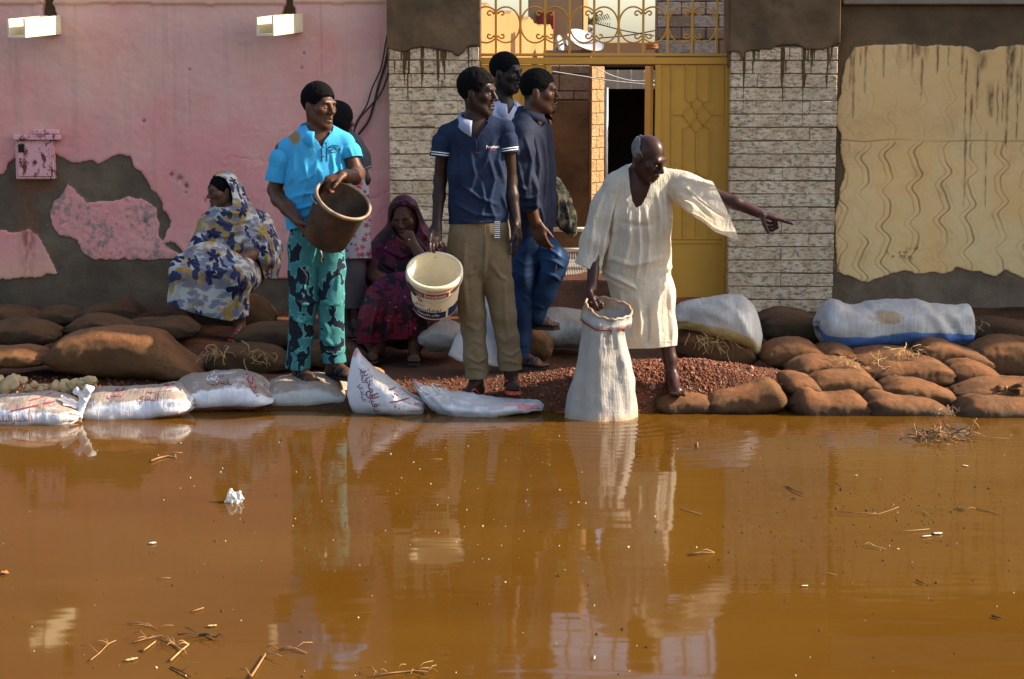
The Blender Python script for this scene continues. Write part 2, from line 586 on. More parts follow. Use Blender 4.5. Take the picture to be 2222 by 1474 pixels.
cloth('shawl_grey', (.05, .053, .062), None, 9)
cloth('skirt_dull', (.08, .065, .075), None, 9)
# gauzy cream robe with fine vertical crinkles, light comes through it
b = NB('robe_cream'); o = b.obj(); x, y, z = b.sep(o)
cr = b.noise(b.scale(o, (95, 60, 5)), 1.0, 3, .6)
cc = b.mix(b.noise(o, 5, 4), (.70, .655, .56), (.62, .55, .42))
cc = b.mix(b.ma('MULTIPLY', b.step(b.noise(o, 6, 5, .65), .55, .75), .4), cc, (.48, .34, .18))
cc = b.mix(b.ma('MULTIPLY', b.step(cr, .55, .75), .22), cc, (.40, .34, .26))
nn = b.bump(b.ma('ADD', cr, b.ma('MULTIPLY', b.noise(o, 16, 3, .6, dist=.6), 1.6)), .55, .012)
sh = b.bsdf(cc, .9, nn, .15)
tr = b.nd('ShaderNodeBsdfTranslucent', {'Color': cc, 'Normal': nn}).outputs[0]
M['robe_cream'] = b.done(b.nd('ShaderNodeMixShader', {0: .45, 1: sh, 2: tr}).outputs[0])
# jeans
b = NB('jeans'); o = b.obj()
cc = b.mix(b.step(b.noise(o, 5, 4), .35, .7), (.007, .018, .052), (.020, .050, .115))
cc = b.mix(b.step(b.attr('fade'), .25, .9), cc, (.16, .27, .37))
nn = b.bump(b.ma('ADD', b.noise(o, 24, 3, .6, dist=.8), b.ma('MULTIPLY', b.noise(o, 700, 1), .15)), .35, .012)
M['jeans'] = b.done(b.bsdf(cc, .8, nn, .1))
# teal trousers printed with black camouflage patches
b = NB('camo_teal'); o = b.obj()
v = b.scale(o, (15, 15, 10)); v = b.vadd(v, b.scale(b.noise(o, 16, 2, out='Color'), (1.2, 1.2, 1.2)))
m1 = b.step(b.noise(v, 1.0, 1.0, .4), .535, .55)
cc = b.mix(b.noise(o, 6, 4), (.026, .125, .132), (.040, .165, .162))
rim = b.step(b.noise(v, 1.0, 1.0, .4), .505, .515)
cc = b.mix(b.ma('MULTIPLY', rim, .55), cc, (.10, .34, .33))
cc = b.mix(m1, cc, (.008, .012, .02))
nn = b.bump(b.ma('ADD', b.noise(o, 20, 3, .6, dist=.8), b.ma('MULTIPLY', b.noise(o, 800, 1), .1)), .35, .014)
M['camo_teal'] = b.done(b.bsdf(cc, .75, nn, .12))
# plaid / camouflage jacket
b = NB('camo_jacket'); o = b.obj()
v = b.vadd(b.scale(o, (26, 26, 20)), b.scale(b.noise(o, 20, 2, out='Color'), (1.5, 1.5, 1.5)))
nz = b.noise(v, 1.0, 1, .4)
cc = b.mix(b.step(nz, .44, .46), (.02, .022, .018), (.09, .085, .05))
cc = b.mix(b.step(nz, .56, .58), cc, (.24, .20, .12))
M['camo_jacket'] = b.done(b.bsdf(cc, .85, b.bump(b.noise(o, 30, 3), .4, .012), .2))
# floral wrap: white ground, yellow blooms, navy flowers and leaves, fine stems
b = NB('tobe_floral'); o = b.obj(); x, y, z = b.sep(o)
v2 = b.comb(b.ma('ADD', x, b.ma('MULTIPLY', y, .8)), b.ma('ADD', z, b.ma('MULTIPLY', y, .35)), 0.0)
v2 = b.vadd(v2, b.scale(b.noise(o, 9, 2, out='Color'), (.06, .06, 0)))
cc = b.mix(b.step(b.noise(o, 7.5, 2), .45, .58), (.40, .385, .345), (.29, .18, .045))
fl, dist, cr = b.flowers(v2, 7.5, 5, .46)
l2, d2, c2 = b.flowers(b.scale(v2, (1.0, 2.0, 1.0)), 9.0, 2, .62)
l3, d3, c3 = b.flowers(b.scale(v2, (2.1, 1.0, 1.0)), 7.5, 2, .55)
cc = b.mix(b.ma('MULTIPLY', l2, .8), cc, (.13, .14, .20))
cc = b.mix(b.ma('MULTIPLY', l3, b.step(c3, .3, .35)), cc, (.035, .04, .085))
cc = b.mix(b.ma('MULTIPLY', fl, b.step(cr, .5, .55)), cc, (.018, .020, .060))
ed = b.nd('ShaderNodeTexVoronoi', {'Vector': b.vadd(v2, b.scale(b.noise(o, 14, 2, out='Color'), (.09, .09, 0))), 'Scale': 9.0}, feature='DISTANCE_TO_EDGE', voronoi_dimensions='2D').outputs[0]
ln = b.ma('MULTIPLY', b.step(b.ma('SUBTRACT', .03, ed), 0, .02), b.step(b.noise(o, 11, 2), .48, .55))
cc = b.mix(b.ma('MULTIPLY', ln, .8), cc, (.10, .06, .05))
nn = b.bump(b.noise(o, 26, 3, .6, dist=.8), .3, .012)
M['tobe_floral'] = b.done(b.bsdf(cc, .8, nn, .1))
# dark magenta wrap with satin glints painted into its colour
b = NB('tobe_magenta'); o = b.obj(); x, y, z = b.sep(o)
v2 = b.comb(b.ma('ADD', x, b.ma('MULTIPLY', y, .8)), b.ma('ADD', z, b.ma('MULTIPLY', y, .35)), 0.0)
v2 = b.vadd(v2, b.scale(b.noise(o, 12, 2, out='Color'), (.07, .07, 0)))
cc = b.mix(b.step(b.noise(o, 9, 3), .42, .6), (.006, .002, .003), (.040, .003, .008))
fl, dist, cr = b.flowers(v2, 7.0, 6, .62)
cc = b.mix(b.ma('MULTIPLY', fl, .9), cc, b.mix(b.step(cr, .4, .6), (.115, .004, .018), (.075, .005, .030)))
cc = b.mix(b.step(b.noise(o, 30, 2), .68, .72), cc, (.30, .10, .2))
nn = b.bump(b.noise(o, 26, 3, .6, dist=.8), .35, .012)
M['tobe_magenta'] = b.done(b.bsdf(cc, .5, nn, .16))
# girl's dress: off-white with little red flowers
b = NB('dress_flowers'); o = b.obj(); x, y, z = b.sep(o)
v2 = b.comb(x, z, 0.0)
fl, dist, cr = b.flowers(v2, 22.0, 5, .42)
cc = b.mix(b.noise(o, 8, 3), (.24, .23, .25), (.31, .30, .31))
cc = b.mix(fl, cc, b.mix(b.step(cr, .4, .6), (.38, .03, .06), (.16, .03, .07)))
M['dress_flowers'] = b.done(b.bsdf(cc, .85, b.bump(b.noise(o, 26, 3), .3, .012), .2))

# walls -------------------------------------------------------------------------------------------
b = NB('pink_plaster'); o = b.pos(); x, y, z = b.sep(o)
pk, rs, wr_ = b.attr('plaster'), b.attr('rust'), b.attr('wear')
pc = b.mix(b.step(b.ma('ADD', b.noise(o, 1.3, 5, .65), b.ma('MULTIPLY_ADD', z, .16, -.24)), .30, .68), (.60, .235, .215), (.59, .345, .285))
pc = b.mix(b.ma('MULTIPLY', b.step(b.noise(o, 3.1, 6, .7), .50, .70), .38), pc, (.44, .285, .235))
pc = b.mix(b.ma('MULTIPLY', b.step(b.noise(o, 17, 5, .75), .60, .72), .28), pc, (.36, .18, .15))
pc = b.mix(b.ma('MULTIPLY', b.step(b.noise(b.scale(o, (11, 11, .5)), 1.0, 4, .6), .52, .76), .42), pc, (.36, .235, .185))   # rain streaks
pc = b.mix(b.ma('MULTIPLY', b.step(b.noise(b.scale(o, (34, 34, .7)), 1.0, 3, .5), .66, .74), .40), pc, (.33, .19, .13))
pc = b.mix(b.ma('MULTIPLY', b.step(b.noise(o, 9, 5, .7), .60, .78), .35), pc, (.62, .20, .22))
mud = b.mix(b.step(b.noise(o, 3.2, 6, .65), .35, .68), (.085, .062, .042), (.145, .108, .070))
mud = b.mix(b.step(b.noise(o, 40, 4, .7), .64, .72), mud, (.25, .21, .16))
low = b.step(z, .62, .40)
mud = b.mix(b.ma('MULTIPLY', low, .75), mud, b.mix(b.step(b.noise(o, 4, 6, .7), .3, .7), (.050, .037, .025), (.105, .076, .050)))
wm = b.ma('MULTIPLY', wr_, b.step(b.ma('ADD', b.noise(o, 30, 6, .78), b.ma('MULTIPLY_ADD', b.noise(o, 6, 3), .5, -.25)), .50, .60))
pc = b.mix(wm, pc, b.mix(b.noise(o, 60, 3), (.17, .12, .10), (.30, .24, .22)))
pc = b.mix(b.attr('cream'), pc, (.60, .33, .22))
c = b.mix(b.step(pk, .35, .6), mud, pc)
c = b.mix(b.ma('MULTIPLY', rs, b.step(b.noise(b.scale(o, (26, 26, 7)), 1.0, 4, .7), .33, .62)), c, (.15, .045, .014))
c = b.mix(b.ma('MULTIPLY', b.attr('chip'), b.step(b.noise(o, 30, 4, .7), .42, .5)), c, (.07, .05, .035))
h = b.ma('ADD', b.ma('MULTIPLY', b.noise(o, 26, 5, .65), .5), b.ma('MULTIPLY', b.noise(o, 6, 3), .8))
h = b.ma('ADD', h, b.ma('MULTIPLY', b.ma('MULTIPLY', b.noise(o, 70, 4), 1.2), b.ma('SUBTRACT', 1.0, pk)))
M['pink_plaster'] = b.done(b.bsdf(c, .92, b.bump(h, .35, .012), .15))

b = NB('cream_plaster'); o = b.pos(); x, y, z = b.sep(o)
pl, st, gr = b.attr('plaster'), b.attr('stain'), b.attr('groove')
pc = b.mix(b.step(b.noise(o, 1.8, 4, .6), .35, .65), (.80, .48, .185), (.80, .545, .25))
pc = b.mix(b.ma('MULTIPLY', b.step(b.noise(o, 4.5, 5, .7), .52, .75), .5), pc, (.52, .30, .14))
pc = b.mix(b.ma('MULTIPLY', b.step(z, 1.05, 1.5), .35), pc, (.52, .32, .14))
pc = b.mix(b.ma('MULTIPLY', gr, .85), pc, (.27, .13, .045))
mud = b.mix(b.step(b.noise(o, 3, 6, .65), .32, .7), (.085, .055, .030), (.155, .098, .052))
mud = b.mix(b.step(z, .9, .5), mud, b.mix(b.step(b.noise(o, 4, 6, .7), .3, .7), (.115, .078, .048), (.215, .150, .095)))
c = b.mix(b.step(pl, .35, .6), mud, pc)
c = b.mix(b.ma('MULTIPLY', st, b.step(b.noise(b.scale(o, (60, 60, 10)), 1.0, 4, .7), .30, .55)), c, (.105, .068, .038))
h = b.ma('ADD', b.ma('MULTIPLY', b.noise(o, 40, 5, .65), .5), b.ma('MULTIPLY', b.noise(o, 7, 3), .8))
M['cream_plaster'] = b.done(b.bsdf(c, .92, b.bump(h, .3, .010), .15))

b = NB('mud_plaster'); o = b.pos(); x, y, z = b.sep(o)
c = b.mix(b.step(b.noise(o, 3.2, 6, .62), .3, .7), (.082, .052, .028), (.165, .100, .052))
c = b.mix(b.ma('MULTIPLY', b.step(b.noise(o, 9, 4), .55, .7), .4), c, (.055, .042, .030))
h = b.ma('ADD', b.ma('MULTIPLY', b.noise(o, 40, 5, .65), .5), b.ma('MULTIPLY', b.noise(o, 8, 4), 1.0))
M['mud_plaster'] = b.done(b.bsdf(c, .95, b.bump(h, .45, .012), .12))

def brick_mat(name, c1, c2, stains):
    b = NB(name); o = b.pos(); x, y, z = b.sep(o)
    v = b.vadd(o, b.scale(b.comb(b.rnd(), b.rnd(), b.rnd()), (9, 9, 9)))
    c = b.mix(b.step(b.noise(v, 9, 5, .65), .35, .65), c1, c2)
    c = b.mix(b.ma('MULTIPLY', b.step(b.noise(b.scale(v, (1, 1, 2.2)), 24, 5, .72), .47, .62), .85), c, (.20, .14, .09))
    c = b.mix(b.step(b.noise(b.scale(v, (1, 1, 1.8)), 46, 5, .75), .645, .68), c, (.022, .017, .013))
    c = b.mix(b.ma('MULTIPLY', b.rnd(), .25), c, (.28, .205, .14))
    if stains:
        top = b.step(z, 1.35, 2.05)
        s1 = b.noise(b.scale(o, (24, 24, .35)), 1.0, 3, .6)
        thr = b.ma('SUBTRACT', .71, b.ma('MULTIPLY', top, .19))
        c = b.mix(b.ma('MULTIPLY', b.step(b.ma('SUBTRACT', s1, thr), 0, .025), b.step(z, 1.0, 1.3)), c, (.105, .058, .022))
    h = b.ma('ADD', b.noise(v, 24, 5, .7), b.ma('MULTIPLY', b.noise(v, 70, 4, .7), .6))
    M[name] = b.done(b.bsdf(c, .9, b.bump(h, .9, .016), .15))
brick_mat('brick_white', (.60, .415, .24), (.78, .60, .40), True)
brick_mat('block_grey', (.20, .145, .095), (.28, .205, .14), False)
brick_mat('brick_cream', (.38, .215, .09), (.46, .28, .13), False)
brick_mat('block_pale', (.36, .31, .25), (.44, .40, .34), False)
simple('mortar', (.185, .125, .075), .95, .1, .3, 20, .6)

b = NB('gate_paint'); o = b.pos()
c = b.mix(b.step(b.noise(o, 2.5, 4), .3, .7), (.52, .232, .020), (.57, .27, .028))
c = b.mix(b.ma('MULTIPLY', b.step(b.noise(o, 14, 5, .7), .58, .75), .45), c, (.30, .17, .05))
M['gate_paint'] = b.done(b.bsdf(c, .5, b.bump(b.noise(o, 9, 3), .12, .01), .35))
simple('corrugated', (.36, .34, .27), .5, .4, .2, 6, .1)
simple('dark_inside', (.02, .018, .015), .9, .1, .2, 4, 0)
simple('plaster_orange', (.29, .15, .055), .9, .15, .14, 5, .5, 40)
simple('plaster_tan', (.34, .20, .10), .9, .15, .2, 5, .5, 40)
simple('spout_cream', (.62, .55, .38), .7, .3, .15, 8, .3, 40)
simple('concrete', (.235, .185, .135), .9, .15, .25, 7, .5, 50)
simple('dark_wood', (.05, .032, .02), .8, .2, .3, 9, .4)

# ground, water ----------------------------------------------------------------------------------
b = NB('red_earth'); o = b.pos()
c = b.mix(b.step(b.noise(o, 2.6, 6, .65), .3, .7), (.042, .017, .008), (.115, .041, .016))
c = b.mix(b.step(b.noise(o, 55, 4, .7), .60, .70), c, (.30, .13, .06))
c = b.mix(b.step(b.noise(o, 30, 4, .7), .66, .74), c, (.05, .025, .014))
h = b.ma('ADD', b.noise(o, 60, 5, .7), b.noise(o, 14, 4))
M['red_earth'] = b.done(b.bsdf(c, .9, b.bump(h, .7, .02), .2))
b = NB('gravel_red'); o = b.pos()
vc = b.vor(o, 42, out='Color')
c = b.mix(b.sep(vc)[0], (.075, .022, .010), (.20, .062, .026))
c = b.mix(b.step(b.sep(vc)[1], .93, .96), c, (.32, .20, .13))
M['gravel_red'] = b.done(b.bsdf(c, .8, b.bump(b.noise(o, 200, 3), .3, .004), .3))
b = NB('stone_tan'); o = b.obj()
c = b.mix(b.noise(o, 20, 4), (.26, .155, .07), (.56, .40, .21))
M['stone_tan'] = b.done(b.bsdf(c, .85, b.bump(b.noise(o, 60, 4), .5, .008), .25))
b = NB('muddy_water'); o = b.pos(); x, y, z = b.sep(o)
c = b.mix(b.step(b.noise(b.scale(o, (.5, 1.0, 1)), 1.2, 4, .55), .3, .7), (.074, .0305, .0030), (.086, .038, .0042))
lng = b.scale(o, (1.0, 2.6, 1.0))
near = b.step(y, 8.6, 10.4)
calm = b.step(x, -2.6, .3)
w1 = b.noise(lng, 7.0, 2, .5)
w2 = b.noise(lng, 1.5, 2, .5)
h = b.ma('ADD', b.ma('MULTIPLY', w1, b.ma('MULTIPLY', near, b.ma('MULTIPLY_ADD', calm, .35, .04))), b.ma('MULTIPLY', w2, b.ma('MULTIPLY_ADD', calm, .35, .20)))
M['muddy_water'] = b.done(b.bsdf(c, .05, b.bump(h, .085, .05), .17, IOR=1.33))

# sacks ------------------------------------------------------------------------------------------
def burlap(name, c1, c2, dust):
    b = NB(name); u = b.uv(); o = b.pos(); ux, uy, _ = b.sep(u)
    big = b.noise(b.vadd(o, b.scale(b.comb(b.rnd(), b.rnd(), 0.0), (7, 7, 7))), 4.5, 5, .62)
    c = b.mix(b.step(big, .3, .7), c1, c2)
    c = b.mix(b.ma('MULTIPLY', b.rnd(), .55), c, (.070, .042, .021))
    w1 = b.ma('SINE', b.ma('MULTIPLY', b.ma('ADD', ux, b.ma('MULTIPLY', b.noise(u, 20, 2), .006)), 600))
    w2 = b.ma('SINE', b.ma('MULTIPLY', b.ma('ADD', uy, b.ma('MULTIPLY', b.noise(u, 20, 2), .006)), 600))
    wv = b.ma('MULTIPLY', w1, w2)
    c = b.mix(b.ma('MULTIPLY', b.step(wv, 0, .8), .6), c, tuple(x * .45 for x in c1))
    nz = b.sep(b.nrm())[2]
    dm = b.ma('MULTIPLY', b.step(nz, .25, .9), b.step(b.noise(o, 6, 5, .65), .30, .62))
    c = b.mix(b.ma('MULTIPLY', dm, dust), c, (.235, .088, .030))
    c = b.mix(b.ma('MULTIPLY', b.step(b.noise(o, 22, 5, .7), .50, .68), .55), c, (.075, .036, .016))
    c = b.mix(b.step(b.noise(o, 60, 3, .6), .66, .70), c, (.03, .015, .008))
    wet = b.step(b.sep(o)[2], .062, .012)          # soaked band where the water laps
    c = b.mix(b.ma('MULTIPLY', wet, .72), c, (.045, .024, .012))
    h = b.ma('ADD', b.ma('MULTIPLY', wv, .10), b.ma('ADD', b.noise(o, 15, 4, .6), b.ma('MULTIPLY', b.noise(o, 90, 3), .25)))
    rgh = b.mix(wet, (.9, .9, .9), (.45, .45, .45))
    M[name] = b.done(b.bsdf(c, rgh, b.bump(h, .95, .014), .15))
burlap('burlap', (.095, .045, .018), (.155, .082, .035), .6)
burlap('burlap_shaded', (.040, .024, .012), (.070, .042, .021), .22)  # darker copy of burlap with the shade near the walls painted in

def polysack(name, base, stripe=None, sv=(0, 0), mud=.85, mudc=(.20, .12, .055), low=None, ribs=1.0, smear=None, top=None):
    """woven plastic sack; stripe: colour of a band between the v values sv of its wrap-round coordinate"""
    b = NB(name); u = b.uv(); o = b.pos(); ux, uy, _ = b.sep(u)
    uz = b.nd('ShaderNodeAttribute', attribute_name='around').outputs['Fac']
    c = b.mix(b.noise(o, 5, 4), tuple(x * .82 for x in base), base)
    if stripe:
        e = b.ma('ADD', uz, b.ma('MULTIPLY_ADD', b.noise(o, 5, 3), .05, -.025))
        sm = b.ma('MULTIPLY', b.step(e, sv[0], sv[0] + .008), b.step(e, sv[1] + .008, sv[1]))
        c = b.mix(b.ma('MULTIPLY', sm, .92), c, stripe)
    nz = b.sep(b.nrm())[2]
    dm = b.ma('ADD', b.ma('MULTIPLY', b.step(nz, .15, .8), .42), b.noise(o, 8, 6, .7))
    c = b.mix(b.ma('MULTIPLY', b.step(dm, .62, .92), mud), c, mudc)
    c = b.mix(b.ma('MULTIPLY', b.step(b.noise(o, 55, 4, .7), .62, .72), .55 * mud), c, tuple(x * .45 for x in mudc))
    zz = b.sep(o)[2]
    if smear:
        dv = b.nd('ShaderNodeVectorMath', {0: b.scale(o, (1 / smear[1], 0, 1 / smear[2])), 1: (smear[0][0] / smear[1], 0, smear[0][2] / smear[2])}, operation='DISTANCE').outputs['Value']
        sm_ = b.ma('SUBTRACT', b.ma('ADD', b.noise(o, 16, 5, .7), .42), b.ma('MULTIPLY', dv, .55))
        c = b.mix(b.ma('MULTIPLY', b.step(sm_, .5, .62), .8), c, (.30, .19, .08))
    if top:
        tm_ = b.ma('ADD', b.step(zz, top[0], top[1]), b.ma('MULTIPLY_ADD', b.noise(b.scale(o, (14, 14, 3)), 1, 5, .7), 1.2, -.75))
        c = b.mix(b.ma('MULTIPLY', b.step(tm_, .1, .6), .85), c, top[2])
    c = b.mix(b.ma('MULTIPLY', b.step(zz, .06, .0), .6), c, low or (.20, .13, .07))
    cr = b.noise(b.scale(u, (46, 5, 1)), 1.0, 4, .65, dist=.3)
    h = b.ma('ADD', b.ma('MULTIPLY', cr, .75 * ribs), b.ma('ADD', b.ma('MULTIPLY', b.noise(o, 20, 3, .6, dist=.7), .6), b.ma('MULTIPLY', b.ma('SINE', b.ma('MULTIPLY', ux, 900)), .03)))
    sh = b.bsdf(c, .55, b.bump(h, .6, .014), .35)
    tr = b.nd('ShaderNodeBsdfTranslucent', {'Color': c}).outputs[0]
    M[name] = b.done(b.nd('ShaderNodeMixShader', {0: .10, 1: sh, 2: tr}).outputs[0])
polysack('sack_redstripe', (.70, .72, .77), (.33, .045, .065), (.315, .415))
polysack('sack_plain', (.50, .49, .46), None, mud=.75)
polysack('sack_peak', (.64, .66, .70), None, mud=.45)
polysack('sack_blue', (.43, .43, .42), (.045, .13, .36), (.34, .455), mud=.35, mudc=(.30, .205, .11), ribs=.9, smear=(at(1925, 690, 12.0), .14, .055))
polysack('sack_yellow', (.50, .50, .48), (.46, .37, .14), (.30, .455), mud=.5, mudc=(.32, .26, .17))
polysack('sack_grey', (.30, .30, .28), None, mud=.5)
polysack('sack_held', (.36, .335, .30), None, mud=.85, mudc=(.33, .18, .085), low=(.42, .25, .12), ribs=1.3, top=(.50, .66, (.34, .20, .11)))
cloth('sheet_grey', (.42, .43, .45), None, 6, rough=.6, trans=.1)
simple('pink_print', (.62, .22, .22), .6, .3, .2, 30, .2)
b = NB('thin_plastic'); o = b.obj()
sh = b.bsdf((.8, .8, .8), .2, b.bump(b.noise(o, 60, 3), .6, .01), .5)
M['thin_plastic'] = b.done(b.nd('ShaderNodeMixShader', {0: .45, 1: sh, 2: b.nd('ShaderNodeBsdfTransparent').outputs[0]}).outputs[0])

# buckets ----------------------------------------------------------------------------------------
b = NB('pail_dark'); o = b.obj()
c = b.mix(b.step(b.noise(o, 9, 5, .65), .35, .7), (.030, .018, .012), (.085, .045, .024))
M['pail_dark'] = b.done(b.bsdf(c, .5, b.bump(b.noise(o, 40, 3), .15, .006), .4))
b = NB('pail_rim'); o = b.obj()
c = b.mix(b.step(b.noise(o, 14, 5, .65), .35, .7), (.15, .09, .05), (.30, .21, .13))
M['pail_rim'] = b.done(b.bsdf(c, .5, None, .4))
b = NB('pail_cream'); o = b.obj()
c = b.mix(b.step(b.noise(o, 7, 4, .6), .3, .7), (.66, .54, .33), (.72, .63, .45))
c = b.mix(b.ma('MULTIPLY', b.step(b.noise(o, 26, 5, .7), .57, .72), .6), c, (.36, .21, .09))
M['pail_cream'] = b.done(b.bsdf(c, .45, b.bump(b.noise(o, 40, 3), .1, .006), .4, **{'Subsurface Weight': .08, 'Subsurface Radius': (.02, .01, .005), 'Subsurface Scale': .3}))
# ------------------------------------------------------------------ ground and water
YW = 14.6                                            # the street wall
def proj(P):
    P = np.asarray(P, dtype=float)
    r = P - np.array((0, 0, CAMZ))
    dep = r[..., 1] * CT - r[..., 2] * ST
    return 1111 + FPX * r[..., 0] / dep, 737 - FPX * (r[..., 1] * ST + r[..., 2] * CT) / dep
def bump2(x, y, cx, cy, rx, ry): return np.exp(-((x - cx) / rx) ** 2 - ((y - cy) / ry) ** 2)
def sstep(x, a, b):
    t = np.clip((x - a) / (b - a), 0, 1); return t * t * (3 - 2 * t)
def ground_z(x, y):
    x = np.asarray(x, float); y = np.asarray(y, float)
    edge = 10.75 + 0.02 * np.clip(x, -3, 3)
    z = -0.30 + 0.36 * sstep(y, edge - .35, edge + .35)          # the bank rises out of the water
    z = z + 0.05 * sstep(y, 11.3, 13.5)
    z = z + 0.13 * bump2(x, y, .75, 11.25, .75, .50) + .06 * bump2(x, y, 1.25, 11.4, .35, .4)   # heap of red gravel
    z = z + 0.16 * sstep(y, 14.45, 15.4)
    P = np.stack([x, y, 0 * x], -1)
    return z + 0.018 * fbm(P, 3.2, 3, 5) * sstep(y, edge - .3, edge + .2)
def axis(parts):
    a = [np.linspace(p0, p1, n, endpoint=False) for p0, p1, n in parts]
    return np.concatenate(a + [[parts[-1][1]]])
def grid_faces(nx, ny):
    i = np.arange(nx - 1)[:, None] * ny + np.arange(ny - 1)[None, :]
    return np.stack([i, i + ny, i + ny + 1, i + 1], -1).reshape(-1, 4)
gx = axis([(-120, -6, 14), (-6, -3.4, 20), (-3.4, 3.4, 170), (3.4, 6, 20), (6, 120, 14)])
gy = axis([(-60, 9.8, 12), (9.8, 13.2, 120), (13.2, 16, 45), (16, 30, 20), (30, 220, 10)])
GX, GY = np.meshgrid(gx, gy, indexing='ij')
GZ = ground_z(GX, GY)
o = mesh_np('ground', np.stack([GX, GY, GZ], -1).reshape(-1, 3), grid_faces(len(gx), len(gy)), M['red_earth'], origin=(0, 12, 0))
tag(o, kind='structure')

wx = axis([(-70, -4, 10), (-4, 4, 260), (4, 70, 10)])
wy = axis([(-50, 4.2, 10), (4.2, 11.6, 300), (11.6, 11.9, 4)])
WX, WY = np.meshgrid(wx, wy, indexing='ij')
def rings(cx, cy, r0, amp, lam, dec):
    r = np.hypot(WX - cx, (WY - cy))
    return amp * np.sin(2 * np.pi * (r - r0) / lam) * np.exp(-np.maximum(r - r0, 0) / dec) * (r > r0 * .5)
sackp = at(1305, 880, 10.68)
WZ = rings(sackp[0], sackp[1], .2, .0022, .105, .42)
WZ = WZ + rings(at(1460, 860, 10.9)[0], 10.9, .1, .0010, .075, .5)
WZ = WZ + rings(at(500, 860, 10.9)[0], 11.0, .2, .0007, .09, .35) + rings(at(1000, 880, 10.7)[0], 10.7, .1, .0010, .08, .4)
inr = (np.abs(WX) < 4) & (WY > 4.2)
WZ = np.where(inr, WZ, 0)
o = mesh_np('water', np.stack([WX, WY, WZ], -1).reshape(-1, 3), grid_faces(len(wx), len(wy)), M['muddy_water'], origin=(0, 8, 0))
tag(o, kind='structure')

# ------------------------------------------------------------------ street walls as real relief
def inpoly(x, y, poly):
    r = np.zeros(x.shape, bool)
    n = len(poly)
    for i in range(n):
        x0, y0 = poly[i]; x1, y1 = poly[(i + 1) % n]
        if y0 == y1: continue
        c = ((y0 > y) != (y1 > y)) & (x < (x1 - x0) * (y - y0) / (y1 - y0) + x0)
        r ^= c
    return r
def blur(a, n=1):
    for _ in range(n):
        p = np.pad(a, 1, mode='edge')
        a = (p[:-2, 1:-1] + p[2:, 1:-1] + p[1:-1, :-2] + p[1:-1, 2:] + 2 * p[1:-1, 1:-1]) / 6
    return a
def relief_wall(name, X0, X1, Z0, Z1, Y, step, fn, mat, parent, back):
    nx, nz = int((X1 - X0) / step) + 1, int((Z1 - Z0) / step) + 1
    X, Z = np.meshgrid(np.linspace(X0, X1, nx), np.linspace(Z0, Z1, nz), indexing='ij')
    P = np.stack([X, np.full_like(X, Y), Z], -1)
    px, py = proj(P)
    h, at_ = fn(px, py, P)
    V = np.stack([X, Y - h, Z], -1).reshape(-1, 3)
    F = grid_faces(nx, nz)
    b = len(V)                                          # close the sides back to the core
    idx = np.arange(nx * nz).reshape(nx, nz)
    ring = np.concatenate([idx[:-1, 0], idx[-1, :-1], idx[:0:-1, -1], idx[0, :0:-1]])
    RV = V[ring].copy(); RV[:, 1] = Y + back
    k = len(ring); a = np.arange(k); a2 = (a + 1) % k
    SF = np.stack([ring[a], b + a, b + a2, ring[a2]], 1)
    V = np.concatenate([V, RV])
    attrs = {n_: np.concatenate([np.asarray(v_, float).ravel(), np.zeros(k)]) for n_, v_ in at_.items()}
    return mesh_np(name, V, np.concatenate([F, SF]), mat, parent, attrs=attrs)

